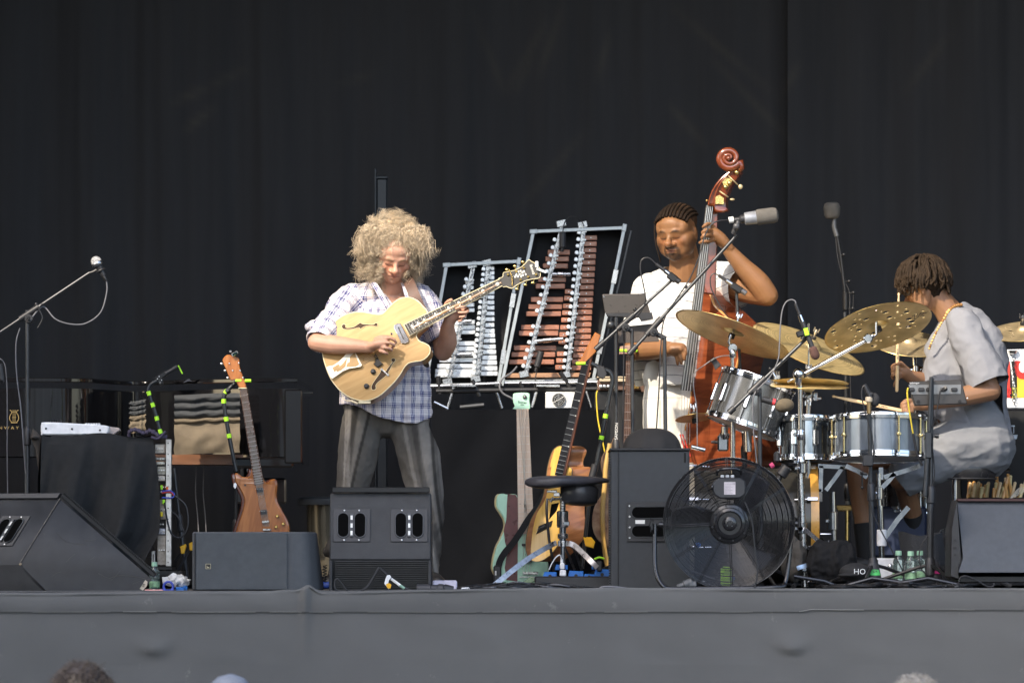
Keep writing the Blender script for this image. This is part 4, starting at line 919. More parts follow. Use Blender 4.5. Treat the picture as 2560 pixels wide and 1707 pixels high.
# skirt of the shirt to its hem
hem = lambda x: np.interp(x, [-1.0,-.84,-.80,-.70,-.60,-.55,-.50,-.42,-.36,0], [.86,.86,.83,.815,.775,.76,.753,.757,.785,.80])
mb.lathe([(.128,0),(.126,.1),(.13,.2)], G(966,1062,0)-V(0,0,.03), V(0,0,1), 30, sx=1.0)
me = fuse(mb, .0065, 4); wrinkle(me, .010, 8, (1,1,1.2), 1); wrinkle(me, .006, 17, (1,1,.6), 5); wrinkle(me, .004, 40, (1,1,1), 9)
hz = np.array([[P(x,0,YG).x, P(0,y,YG).z] for x,y in ((838,1014),(868,1013),(895,1018),(930,1038),(962,1052),(966,1050),(1000,1058),(1040,1062),(1070,1050),(1084,1040),(1100,1020))])
neck = G(975,722,-.10)
def cut(p):
    below = p[:,2] < np.interp(p[:,0], hz[:,0], hz[:,1])
    # open collar: a V notch at the chest
    zz = (p[:,2]-P(0,790,YG).z)/(P(0,715,YG).z-P(0,790,YG).z); vn = (np.abs(p[:,0]-P(992-4*0,0,YG).x-(.02*(1-zz))) < np.clip(zz,0,1.2)*.075)&(p[:,1] < YG+.03)&(zz > 0)
    hole = (p[:,2] > P(0,716,YG).z+.0)&(np.abs(p[:,0]-P(978,0,YG).x) < .058)
    def cuff(a, b_, off):
        a = np.array(a); d = np.array(b_)-a; L = np.linalg.norm(d); d /= L; s = (p-a)@d; q = p-a-s[:,None]*d; return (s > L+off)&(np.linalg.norm(q,axis=1) < .11)
    return below|vn|hole|cuff(G(872,755,.03), Re, -.002)|cuff(G(1072,758,.03), Le, -.05)
trim(me, cut)
cloth_uv(me, [(G(868,765,.03), Re, .10), (G(1072,770,.03), Le, .09)], (P(962,0,YG).x, YG))
sh = fpart(gt, 'shirt', me, PLAID)
so_ = sh.modifiers.new('thickness', 'SOLIDIFY'); so_.thickness = .0025; so_.offset = 1
# collar and placket
def strip_mesh(pts, wd, n=V(0,-1,0), th=.003):
    b = MB(); c = sp(pts, 6); 
    b.tube(c, wd, 8, flat=.16, up=None); return b
def ribbon(b, c, w_, nrm_, th=.003):
    vs = []; fs = []
    for i, p in enumerate(c):
        d = (c[min(i+1,len(c)-1)]-c[max(i-1,0)]).normalized(); s = d.cross(nrm_).normalized(); w = w_[i] if isinstance(w_, list) else w_
        vs += [p+s*w, p-s*w, p-s*w+nrm_*th, p+s*w+nrm_*th]
    for i in range(len(c)-1):
        for k in range(4): fs.append((i*4+k, i*4+(k+1) % 4, i*4+4+(k+1) % 4, i*4+4+k))
    n = (len(c)-1)*4; fs += [(3,2,1,0),(n,n+1,n+2,n+3)]; b.add(vs, fs); return b
for pts, w_ in (([G(926,722,-.07),G(935,712,-.10),G(948,730,-.135),G(962,755,-.15),G(978,782,-.155)],.013),([G(1006,706,-.06),G(1012,725,-.11),G(1018,745,-.14),G(1021,768,-.15)],.008)):
    b = MB(); ribbon(b, sp(pts,5), w_, V(0,-1,0), .004); m_ = b.mesh('collar', gt.loc, 60); q = co(m_)+np.array(gt.loc); setvec(m_, 'uvc', np.stack([q[:,0]*.9+q[:,2]*.5, q[:,2]*.9-q[:,0]*.5, q[:,1]*0],1)); gt.part('collar', m_, PLAID, sh)
# shoes
for p0, d_ in ((G(850,1468,.12),V(-.3,-1,0)),(G(1075,1468,.0),V(.25,-1,0))):
    b = MB(); d_.normalize(); cap(b, [p0-d_*.05+V(0,0,.035), p0+d_*.05+V(0,0,.04), p0+d_*.17+V(0,0,.028)], [.04,.045,.036], 14, flat=.8); gt.part('shoe', b, mat('dark_shoe',(.02,.018,.016),.5))
# hair: curly strands over a dense under-layer
rg = np.random.RandomState(3); HC = np.array(G(981,612,.0))
NL = 700; N = 12500; d = rg.normal(size=(N*3,3)); d /= np.linalg.norm(d,axis=1,keepdims=True)
face = (d[:,1] < -.15)&(d[:,2] < .20)&(np.abs(d[:,0]-.10) < .49); keep = ~face & (d[:,2] > -.85); d = d[keep][:N]; N = len(d)
sc = np.array([.083,.095,.09]); roots = HC+np.array([0.006,-.03,.0])+d*sc
# outer shell radii by direction, traced from the silhouette
vx = np.where(d[:,0] > 0, .158, .176); hs_ = np.where(d[:,2] < .1, np.clip(1-d[:,2]**2,.12,1)**-.32, 1); vx = vx*hs_*np.where(d[:,2] < -.2,1.1,1)*np.where(d[:,2] > .4,.93,1); vz = np.where(d[:,2] > 0, .170, .24); shell = np.stack([d[:,0]*vx, d[:,1]*.16, d[:,2]*vz],1); shell[:,2] -= .0
out = HC+shell; dirs = out-roots; Ls_ = np.linalg.norm(dirs,axis=1)*rg.uniform(.55,1.12,N)*np.where(rg.rand(N) < .03, 1.18, 1)
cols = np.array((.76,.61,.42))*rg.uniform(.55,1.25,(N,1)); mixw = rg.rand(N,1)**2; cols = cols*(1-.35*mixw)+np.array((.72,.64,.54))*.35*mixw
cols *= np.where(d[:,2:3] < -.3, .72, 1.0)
tan_ = np.cross(d, np.array([0,0,1.0])); dirs2 = dirs/np.linalg.norm(dirs,axis=1,keepdims=True)+tan_*rg.normal(0,.28,(N,1))+rg.normal(0,.16,(N,3)); 
lid_ = rg.randint(0,N,NL); near_ = np.array([np.argmax(d[lid_]@x) for x in d]); dl = d[lid_][near_]
dl2 = dl+ (rg.normal(0,.22,(NL,3)))[near_]; dirs2 = (HC+dl2/np.linalg.norm(dl2,axis=1,keepdims=True)*np.linalg.norm(shell,axis=1,keepdims=True)*1.0)-roots + rg.normal(0,.010,(N,3))
cols *= rg.uniform(.72,1.22,(NL,1))[near_]
Ls_ = np.linalg.norm(dirs2,axis=1)*(rg.uniform(.75,1.12,NL)[near_])*rg.uniform(.9,1.06,N)*np.where(rg.rand(N) < .02, 1.16, 1)
lk = (rg.uniform(0,6.28,NL)[near_]+rg.normal(0,.25,N), (3.0*rg.uniform(.6,1.4,NL))[near_]*rg.uniform(.93,1.07,N), (.0115*rg.uniform(.6,1.4,NL))[near_], rg.normal(size=(NL,3))[near_])
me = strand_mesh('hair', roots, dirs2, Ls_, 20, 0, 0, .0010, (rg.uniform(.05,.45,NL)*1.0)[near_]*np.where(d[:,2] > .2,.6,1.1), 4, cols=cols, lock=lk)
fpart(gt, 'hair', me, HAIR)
b = MB(); 
N2 = 26
for k in range(N2):
    a = 2*math.pi*k/N2
b.ell(Vector(HC)+V(0,.035,.0), (.128,.10,.125), None, 24, 16); b.ell(Vector(HC)+V(-.10,.075,-.08), (.05,.055,.065)); b.ell(Vector(HC)+V(.112,.03,-.085), (.045,.06,.07)); b.ell(Vector(HC)+V(0.01,-.055,.065), (.11,.07,.06))
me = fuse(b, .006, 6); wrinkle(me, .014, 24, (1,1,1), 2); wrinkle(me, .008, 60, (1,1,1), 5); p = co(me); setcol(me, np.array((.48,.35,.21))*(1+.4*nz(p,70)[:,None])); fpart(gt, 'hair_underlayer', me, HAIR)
# fringe locks falling over the brow
N = 1500; fx = rg.uniform(-.125,.155,N); kk = rg.randint(0,60,N); fx = np.linspace(-.125,.155,60)[kk]+rg.normal(0,.006,N); r2 = np.stack([fx, rg.uniform(-.115,-.075,N), rg.uniform(.035,.085,N)],1)+HC; dd = np.stack([fx*1.5+rg.normal(0,.25,N), np.full(N,-.55)+rg.normal(0,.2,N), rg.uniform(-.35,.15,N)],1)
me = strand_mesh('fringe', r2, dd, rg.uniform(.07,.12,60)[kk], 14, 0, 0, .0012, rg.uniform(.6,1.2,60)[kk], 6, lock=(rg.uniform(0,6.28,60)[kk]+rg.normal(0,.2,N), rg.uniform(1.2,2.2,60)[kk], rg.uniform(.007,.014,60)[kk], rg.normal(size=(60,3))[kk]), cols=np.array((.66,.53,.37))*rg.uniform(.65,1.25,(N,1))); fpart(gt, 'fringe', me, HAIR)
# strap over his left shoulder
LEA = mat('brown_leather', (.09,.045,.03), .55, var=.3, bump=.2)
# ================================================================ his hollow-body guitar
gn = V(-.16,-1,.22).normalized()            # the top faces us, tilted slightly up and left
go = P(975,850,YG-.265)
Z = lambda x, y, off=0: onplane(740+.2678*x, 680+.2678*y, go+gn*off, gn)
tg = Thing('electric_guitar', 'blond hollow-body archtop guitar held by the curly haired guitarist', 'guitar', P(965,1000,YG-.25), 'guitars and basses on the stage')
out = [(1225,372),(1190,328),(1140,275),(1080,243),(1020,238),(955,257),(900,300),(850,350),(812,388),(765,398),(700,388),(620,376),(540,378),(470,395),(405,432),(345,480),(295,545),(262,620),(247,700),(252,780),(282,890),(320,985),(360,1045),(410,1102),(480,1155),(550,1186),(630,1200),(700,1190),(780,1152),(850,1092),(920,1022),(975,950),(1010,890),(1048,852),(1100,836),(1170,826),(1222,792),(1252,740),(1242,692),(1200,665),(1160,650),(1132,622),(1124,590),(1132,566),(1180,520),(1225,470)]
oc = catmull(out, 4)
BLOND = wood('blond_maple', (.43,.25,.09), (.53,.33,.13), 5, (1.5,1,9), .28, .7, rot=(0,.48,0)); SIDEM = wood('amber_side', (.42,.19,.05), (.55,.28,.09), 14, (9,1,.6), .3, .6)
b = MB(); b.poly([Z(x,y) for x,y in oc], -gn, .082, .004); bo = tg.part('body_shell', b, SIDEM)
b = MB(); b.poly([Z(x,y,.003) for x,y in oc], -gn, .004, .0018); tg.part('top_plate', b, BLOND, bo)
b = MB(); b.tube([Z(x,y,.001) for x,y in oc], .0028, 6, closed=True); tg.part('binding', b, IVORY, bo)
def fhole(pts, ends, th=.004):
    b = MB(); b.poly([Z(x,y,.0042) for x,y in catmull(pts,3)], -gn, .0015); tg.part('f_hole', b, mat('f_hole_dark',(.05,.025,.01),.8), bo)
    b2 = MB(); b2.tube([Z(x,y,.0044) for x,y in catmull(pts,3)], .0009, 5, closed=True); tg.part('f_hole_binding', b2, IVORY, bo)
fhole([(428,512),(432,492),(452,487),(466,500),(462,516),(500,520),(545,508),(580,485),(605,472),(620,484),(680,488),(725,490),(735,478),(755,476),(764,490),(752,508),(735,504),(690,500),(640,508),(600,530),(585,518),(520,532),(455,534),(436,528)], 0)
fhole([(888,822),(900,806),(922,808),(928,826),(912,842),(895,870),(880,905),(862,935),(870,960),(848,962),(820,985),(775,1020),(745,1055),(748,1085),(730,1100),(708,1094),(704,1070),(716,1040),(745,995),(785,940),(800,905),(835,925),(850,905),(880,865),(900,840)], 0)
# neck and fingerboard
fb0a, fb0b, n1a, n1b = (1003,490),(1062,598),(1912,35-36),(1930,75)
A0, A1 = Z(1005,492,.02), Z(1062,596,.02)
Nn = onplane(1250,697,go+gn*.02,gn), onplane(1256,714,go+gn*.02,gn)   # nut corners: photo px
b = MB(); b.poly([A0, Nn[0], Nn[1], A1], -gn, .006); fb = tg.part('fingerboard', b, EBONY)
b = MB(); b.tube([A0, Nn[0]], .0022, 5); b.tube([A1, Nn[1]], .0022, 5); b.tube([A0, A1], .0022, 5); tg.part('binding', b, IVORY, fb)
mid0, mid1 = (A0+A1)/2-gn*.018, (Nn[0]+Nn[1])/2-gn*.016
b = MB(); b.tube([mid0-gn*.01, mid0.lerp(mid1,.25), mid0.lerp(mid1,.6), mid1], [.028,.021,.019,.017], 14, flat=.7); tg.part('neck', b, wood('maple_neck',(.36,.16,.06),(.5,.26,.1),8,(1,1,6),.3,.5), ang=60)
SL = (((A0+A1)/2)-((Nn[0]+Nn[1])/2)).length/ (1-2**(-21/12))
def fretpos(k, side):   # fraction from nut
    d_ = SL*(1-2**(-k/12)); f = d_/((((A0+A1)/2)-((Nn[0]+Nn[1])/2)).length); a = Nn[0].lerp(A0,f); c_ = Nn[1].lerp(A1,f); return a.lerp(c_, side)
for k in range(1,21):
    b = MB(); b.tube([fretpos(k,.04)+gn*.0005, fretpos(k,.96)+gn*.0005], .0013, 5); tg.part('fret', b, STR, fb)
for k in (1,3,5,7,9,12,15,17,19):
    b = MB(); 
    a_ = fretpos(k-.82,.22); c_ = fretpos(k-.18,.22); d_ = fretpos(k-.18,.78); e_ = fretpos(k-.82,.78); m_ = (a_+c_+d_+e_)/4
    cl = [a_.lerp(c_,.5), a_.lerp(c_,.8).lerp(m_,.25), c_.lerp(d_,.5).lerp(m_,.05), d_.lerp(e_,.2).lerp(m_,.25), d_.lerp(e_,.5), e_.lerp(d_,.2).lerp(m_,.25), e_.lerp(a_,.5).lerp(m_,.05), a_.lerp(c_,.2).lerp(m_,.25)]
    b.poly([q+gn*.0006 for q in cl], -gn, .0005); tg.part('pearl_inlay', b, PEARL, fb)
tail = [Z(560+6*k, 835-14*k, .028) for k in range(6)]
for k in range(6):
    b = MB(); f = (k+.5)/6; b.tube([Z(575+10*k,805+12*k,.03), Nn[0].lerp(Nn[1],f)+gn*.003], .0006+.00012*k, 4); tg.part('string', b, STR, fb)
# headstock
Q = lambda x,y,off=.012: onplane(1080+.3316*x, 520+.3316*y, go+gn*off, gn)
hs = catmull([(500,536),(533,520),(538,490),(560,482),(620,470),(680,440),(728,392),(745,400),(800,435),(815,470),(812,525),(760,535),(700,550),(640,580),(600,605),(560,592),(530,592)],3)
b = MB(); b.poly([Q(x,y) for x,y in hs], -gn, .014, .002); hd = tg.part('headstock', b, EBONY); b = MB(); b.tube([Q(x,y,.0118) for x,y in hs], .0017, 5, closed=True); tg.part('binding', b, IVORY, hd)
for (x,y),(tx,ty) in (((572,500),(565,465)),((635,478),(625,440)),((692,450),(685,408)),((668,540),(640,612)),((725,517),(703,580)),((785,500),(760,565))):
    b = MB(); b.cyl(Q(x,y,.012), Q(x,y,.022), .006, 12, .001); tg.part('peg', b, GOLD, hd)
    b = MB(); c_ = Q(tx,ty,.0); b.cyl(Q(x,y,-.006), c_, .003, 8); b.ell(c_, (.0095,.006,.008)); tg.part('tuning_key', b, GOLD, hd, ang=80)
b = MB(); 
for dx,dy in ((0,0),(-22,-8),(22,-16),(-12,16),(14,12),(34,-24),(-34,20),(8,-26),(46,0),(-8,-20),(26,6),(-26,6)): b.poly([Q(660+dx+6*math.cos(a),500+dy+8*math.sin(a),.0125) for a in [i*math.pi/3 for i in range(6)]], -gn, .0006)
b.tube([Q(612,512,.0126),Q(708,486,.0126)], .0007,4); b.tube([Q(648,476,.0126),Q(672,528,.0126)], .0007,4); b.tube([Q(636,524,.0126),Q(688,474,.0126)], .0007,4)
tg.part('headstock_inlay', b, PEARL, hd)
u_ = (Q(770,500)-Q(745,430)).normalized(); tg.text('headstock_lettering', 'Ibanez', .020, Q(757,463,.0125), u_, gn.cross(u_), PEARL, hd, ext=.0004)
b = MB(); b.box(Q(790,425,.02), (.016,.014,.030), bev=.003); b.box(Q(825,472,.02), (.05,.01,.012), ax=(V(.93,0,-.36),V(0,1,0),V(.36,0,.93)), bev=.002); tg.part('clip_on_tuner', b, WHT, hd)
b = MB()
for k in range(13): b.ell(Q(583+8*math.sin(k*.3)+k*2, 470+9.5*k, .024-.0006*(k-6)**2*.5), .0032, None, 8, 6)
tg.part('bead_ring', b, GOLD, hd, kind='stuff')
# pickup, screws, bridge, tailpiece, knobs
b = MB(); b.poly([Z(x,y,.012) for x,y in ((918,498),(945,482),(975,482),(1052,628),(1046,652),(1018,664),(985,662),(916,520))], -gn, .011, .001); pu = tg.part('pickup', b, mat('pickup_steel',(.12,.13,.16),.3,.6))
b = MB(); b.tube([Z(955,515,.0125), Z(1002,622,.0125)], .0035, 8); tg.part('pickup_blade', b, CH, pu); b = MB(); b.tube([Z(x,y,.0122) for x,y in ((918,498),(945,482),(975,482),(1052,628),(1046,652),(1018,664),(985,662),(916,520))], .001, 5, closed=True); tg.part('pickup_rim', b, CH, pu)
for x,y in ((892,577),(925,643)):
    b = MB(); b.lathe([(.0055,0),(.0055,.003),(.003,.005)], Z(x,y,.004), gn, 10); tg.part('screw', b, CH, bo)
tp = [(480,738),(518,733),(545,733),(618,868),(600,885),(540,895),(500,900),(440,925),(390,960),(338,997),(322,985),(280,890),(300,878),(345,870),(400,835),(450,785)]
b = MB(); b.poly([Z(x,y,.020) for x,y in tp], -gn, .004, .0008); tpo = tg.part('tailpiece', b, mat('tailpiece_brass',(.86,.8,.64),.3,.15))
for h_ in ([(340,893),(395,860),(412,872),(360,935)],[(372,915),(440,850),(478,800),(462,880),(420,915),(385,930)],[(505,790),(545,750),(590,860),(560,880),(470,885),(480,850),(500,840)]):
    b = MB(); b.poly([Z(x,y,.0212) for x,y in h_], -gn, .0006); tg.part('tailpiece_cutout', b, mat('cutout_amber',(.45,.27,.10),.5), tpo)
b = MB(); b.poly([Z(x,y,.016) for x,y in ((720,755),(738,752),(775,820),(810,855),(760,888),(722,855),(742,838))], -gn, .014, .001); tg.part('bridge', b, EBONY)
b = MB(); b.cyl(Z(722,757,.0), Z(725,765,.022), .007, 12); b.cyl(Z(740,790,.0), Z(742,800,.02), .006, 12); tg.part('bridge_wheel', b, GOLD)
for x,y in ((722,931),(660,1067)):
    b = MB(); b.lathe([(.0125,0),(.0122,.010),(.0085,.014),(.008,.019),(.0,.019)], Z(x,y,.004), gn, 20); k_ = tg.part('knob', b, BP); 
b = MB(); b.cyl(Z(800,908,.006), Z(860,962,.006), .004, 8); 
for x,y in ((800,908),(858,960)): b.cyl(Z(x,y,.004), Z(x,y,.013), .0055, 12)
tg.part('bracket', b, CHD)
b = MB(); b.tube(sp([Z(432,1120,0),Z(430,1160,0),Z(460,1195,0),Z(510,1205,0),Z(560,1222,.0)],6), .0022, 6); b.cyl(Z(510,1200,.0),Z(575,1228,-.0), .006,10,.001); b.box(Z(640,1215,-.01), (.06,.02,.016), bev=.003); tg.part('jack_plug', b, mat('ivory_plug',(.7,.6,.4),.35,.4))
# strap
b = MB(); ribbon(b, sp([G(1013,688,-.02),G(1022,705,-.10),G(1035,735,-.15),G(1050,770,-.165),G(1064,800,-.165),G(1070,820,-.16)],6), .026, V(0,-1,0), .003); single('guitar_strap', 'brown leather strap over the shoulder of the plaid shirt guitarist', 'strap', b, LEA, ang=60)
b = MB(); cap(b, [Z(880,650,.004), Z(905,700,.004)], [.006,.004]); 
# ================================================================ table with drape, percussion cases, guitars
YT = 2.7
def tbl(u, v):
    x = 1080+(1512-1080)*u; y = 1024+(1470-1024)*v
    return P(x, y, YT)+V(0, .05*noise.noise(V(u*4+v*2.5, v*1.2, 4))*(.3+v)+.02*noise.noise(V(u*9-v*5, v*2, 7))*v, 0)
b = MB(); b.grid(tbl, 120, 50); b.grid(lambda u,v: tbl(u,0)+V(0,.9*v,0), 60, 4); b.grid(lambda u,v: tbl(0,v)+V(0,.9*u,0), 4, 40)
single('draped_table', 'table hidden under a black cloth below the two percussion cases', 'table', b, mat('drape_black',(.005,.0057,.0075),.95,bump=.4,bscale=500,spec=.08), ang=180)
ALUB = mat('case_aluminium', (.42,.46,.48), .38, .5, var=.1)
FELT = mat('case_lining', (.014,.015,.017), .95, bump=.6, bscale=500)
MET = mat('solenoid_metal', (.42,.44,.46), .28, .8, var=.3, scale=120)
BARW = wood('bar_rosewood', (.27,.11,.065), (.42,.19,.12), 9, (1,2,3), .35, .4)
BARM = mat('bar_metal', (.74,.77,.80), .3, .5, var=.12, scale=40)
UNIT = {}
def unit_mesh():
    if 'a' in UNIT: return UNIT
    b = MB(); b.cyl((0,0,0),(0,-.014,0),.0105,12,.002); b.cyl((.004,.012,-.003),(.004,0,-.003),.008,8); UNIT['a'] = b.mesh('actuator_cap',ang=40)
    b = MB(); b.box((.020,0,0),(.014,.022,.018)); b.box((.034,-.004,.004),(.012,.012,.008)); b.cyl((.026,-.011,0),(.026,-.018,0),.0045,8); b.cyl((-.012,.002,-.006),(.014,.002,-.006),.0025,6); UNIT['b'] = b.mesh('actuator_bracket',ang=40)
    return UNIT
def inst(parent, name, me, m, loc, rot=None, sc=None):
    if not me.materials: me.materials.append(m)
    o = bpy.data.objects.new(name, me); COL.objects.link(o); o.parent = parent; o.location = loc
    if rot is not None: o.rotation_euler = rot
    if sc: o.scale = sc
    return o
def case(label, Yc, outer, inner_t, rail_l, rail_r, bars_r, bars_l, m_bar, cross, name, nl, nr, gaps=()):
    """outer: 4 photo corners tl,tr,br,bl; rails are (x_top,y_top,x_bot,y_bot)"""
    t = Thing(name, label, 'percussion', P(sum(o[0] for o in outer)/4, outer[3][1], Yc), 'open percussion cases on the table')
    C = [P(x,y,Yc) for x,y in outer]
    # lining (back) and walls
    bk = [c+V(0,.10,0) for c in C]
    b = MB(); b.poly(bk, V(0,1,0), .012); t.part('back_panel', b, FELT)
    for i in range(4):
        a, c = C[i], C[(i+1) % 4]; d = (c-a).normalized(); n = V(0,1,0)
        sd_ = d.cross(n)
        b = MB(); b.add([a,c,c+n*.11,a+n*.11,a+sd_*.008,c+sd_*.008,c+sd_*.008+n*.11,a+sd_*.008+n*.11],[(0,1,2,3),(4,7,6,5),(0,4,5,1),(1,5,6,2),(2,6,7,3),(3,7,4,0)]); t.part('side_wall', b, mat('case_black',(.02,.021,.023),.5))
        b = MB(); b.box((a+c)/2+V(0,-.006,0), ((c-a).length+.012,.014,.018), ax=(d,n,sd_), bev=.002); t.part('aluminium_edge', b, ALUB)
        b = MB(); b.box(a+V(0,-.008,0), (.04,.018,.024), ax=(d,n,sd_), bev=.003); t.part('corner_cap', b, ALUB)
    # second shell to the right, deeper
    for i in ((1,2),):
        a, c = C[i[0]]+V(.035,.06,-.01), C[i[1]]+V(.02,.06,.0); d = (c-a).normalized(); b = MB(); b.box((a+c)/2, ((c-a).length,.05,.016), ax=(d,V(0,1,0),d.cross(V(0,1,0))), bev=.003); t.part('lid_edge', b, GM)
    for f in (.32,.78):
        a = C[1].lerp(C[2],f); d = (C[2]-C[1]).normalized(); b = MB(); b.box(a+V(.002,-.01,0), (.075,.012,.028), ax=(d,V(0,1,0),d.cross(V(0,1,0))), bev=.002); t.part('latch', b, CHD)
    U = unit_mesh(); YB = Yc+.02
    def L(rail, f): return P(rail[0]+(rail[2]-rail[0])*f, rail[1]+(rail[3]-rail[1])*f, YB)
    # bars: list of rows (y, x0, x1) given at px; thickness from spacing
    for k, (y, x0, x1, h) in enumerate(bars_r+bars_l):
        b = MB(); a = P((x0+x1)/2, y, YB+.03); b.box(a, ((x1-x0)*M(YB), .016, h*M(YB)), bev=.003)
        sl = -.035 if m_bar is BARM else .0
        o = t.part('bar', b, m_bar)
        b = MB(); b.cyl(a+V(.0,-.008,0), a+V(.0,-.011,0), .003, 6); t.part('bar_pin', b, CHD, o)
    for rail, n in ((rail_l,nl),(rail_r,nr)):
        a, c = L(rail,-.03), L(rail,1.03); d = (c-a).normalized(); b = MB(); b.box((a+c)/2+V(.016,-.004,0), ((c-a).length,.012,.022), ax=(d,V(0,1,0),d.cross(V(0,1,0))), bev=.001); rl = t.part('actuator_rail', b, MET)
        cb = MB(); cb.tube([a.lerp(c,i/80)+V(.018+.004*math.sin(i*1.3),-.014+.003*math.cos(i*2.1),0) for i in range(81)], .0038, 6); t.part('wiring_loom', cb, mat('loom_grey',(.35,.36,.38),.5), rl)
        for e in (a, c):
            b = MB(); b.box(e+V(.008,-.006,0), (.05,.03,.035), ax=(V(.97,0,.2),V(0,1,0),V(-.2,0,.97)), bev=.003); t.part('rail_mount', b, MET, rl)
        for k in range(n):
            f = (k+.5)/n
            if any(g0 < f < g1 for g0,g1 in gaps) and rail is rail_l: continue
            p = L(rail,f)-t.loc+V(-.006,-.012,0)
            inst(t.o, 'actuator_cap', U['a'], mat('cap_silver',(.72,.76,.8),.3,.5), p); inst(t.o, 'actuator_bracket', U['b'], MET, p+V(.0,0,0), (0, .3*math.sin(k*2.3), 0))
    for x0,y0,x1,y1 in cross:
        b = MB(); b.cyl(P(x0,y0,YB-.01), P(x1,y1,YB-.01), .010, 10, .002); t.part('cross_bar', b, MET)
        b = MB(); b.cyl(P(x0,y0,YB-.01).lerp(P(x1,y1,YB-.01),.3), P(x0,y0,YB-.01).lerp(P(x1,y1,YB-.01),.6), .013, 10, .002); t.part('cross_bar_sleeve', b, CHD)
    return t
def z3(x, y): return (1080+x*.3316, 520+y*.3316)
# glockenspiel
def gx(r, y): # x of a rail at zoomed y
    return r[0]+(r[2]-r[0])*(y-r[1])/(r[3]-r[1])
rl1 = (*z3(285,455),*z3(110,1285)); rr1 = (*z3(400,440),*z3(320,1265))
bars_r = []; 
ys = [455,490,525,562,598,634,672,712,752,795,838,882,925,960,1000,1045,1085,1127,1165,1208,1248]
for k, y in enumerate(ys):
    f = k/20; x0, x1 = gx((400,440,325,1265),y)+38, 472+ (26 if y > 900 else 0)*((y-900)/350 if y > 900 else 0); bars_r.append((520+y*.3316, 1080+x0*.3316, 1080+x1*.3316, 10.2+1.6*f))
bars_l = []
for y in (560,600,690,730,770,860,898,935,1020,1060,1100,1145,1190,1230,1262):
    f = (y-450)/800; x0 = gx((250,560,20,1240),y); x1 = 270+(300-270)*f+40; bars_l.append((520+y*.3316, 1080+max(x0,22)*.3316, 1080+x1*.3316-(0), 10+1.5*f))
case('smaller open case of silver glockenspiel bars left of the brown one', 3.15, [z3(110,430),z3(655,402),z3(500,1325),z3(-50,1340)], 8, rl1, rr1, bars_r, bars_l, BARM, [(*z3(175,1105),*z3(300,1100)),(*z3(215,860),*z3(300,850))], 'glockenspiel_case', 15, 20, ((.0,.08),))
rl2 = (*z3(955,150),*z3(690,1220)); rr2 = (*z3(1120,160),*z3(1000,1225))
bars_r = []
n = 22
for k in range(n):
    y = 225+k*(1240-225)/(n-1)*.965; x0 = gx((1140,225,1040,1225),y)+10; x1 = 1245-(45*min(1,(y-225)/700)); bars_r.append((520+y*.3316, 1080+x0*.3316, 1080+x1*.3316, 12.4))
bars_l = []
for y in (335,385,437,540,590,690,745,798,900,945,1055,1105,1160):
    f = (y-200)/1000; xl_ = gx((920,200,575,1170),y); xm = gx((1060,200,920,1170),y); bars_l.append((520+y*.3316, 1080+xl_*.3316, 1080+xm*.3316, 12.8))
for y in (630,680,740,790,845,900,955,1010,1100,1150,1200):
    xa_ = gx((1060,200,935,1200),y)-5; bars_l.append((520+y*.3316, 1080+xa_*.3316, 1080+(xa_+60)*.3316, 12.4))
tm = case('taller open case of brown wooden marimba bars right of the silver one', 3.1, [z3(765,178),z3(1450,150),z3(1215,1300),z3(530,1312)], 8, rl2, rr2, bars_r, bars_l, BARW, [(*z3(905,500),*z3(1045,500)),(*z3(770,1005),*z3(990,985))], 'marimba_case', 18, 21, ((.0,.05),(.16,.18),(.44,.47),(.62,.66)))
b = MB(); b.poly([P(*z3(x,y),3.12) for x,y in ((560,1245),(1200,1240),(1190,1275),(560,1282))], V(0,1,0), .04, .003); tm.part('timber_rail', b, wood('pale_timber',(.3,.16,.09),(.42,.24,.14),6,(1,1,6),.5,.1))
for x0,y0,x1,y1,lab in ((825,1080,790,1200,'black microphone pointing up at the foot of the marimba case'),(985,180,985,300,'black microphone clipped at the top of the marimba case')):
    t = Thing('microphone', lab, 'microphone', P(*z3(x1,y1),3.0), 'microphones'); b = MB(); b.cyl(P(*z3(x0,y0),3.0), P(*z3(x1,y1),3.0), .017, 14, .004); t.part('body', b, BP); b = MB(); b.cyl(P(*z3(x1,y1),3.0), P(*z3(x1-8,y1+30),3.0), .009, 8); t.part('connector', b, BM)
cable('microphone_cable', 'thin cable arching over the top of the marimba case', [P(*z3(985,190),3.0),P(*z3(1000,110),3.0),P(*z3(1040,65),3.0),P(*z3(1100,75),3.0),P(*z3(1140,120),3.05),P(*z3(1150,170),3.2)], .0028, CABLE)
cable('microphone_cable', 'thin cable hanging from the foot of the marimba case onto the table', [P(*z3(790,1220),3.0),P(*z3(775,1330),3.0),P(*z3(768,1480),3.0)], .003, CABLE)
cable('power_cable', 'thick grey cable drooping between the marimba case and the mint bass', [P(*z3(640,1195),3.0),P(*z3(600,1240),2.98),P(*z3(530,1290),2.97),P(*z3(510,1350),2.95),P(*z3(540,1400),2.95),P(*z3(610,1440),2.95),P(*z3(640,1500),2.95)], .005, CABG2)
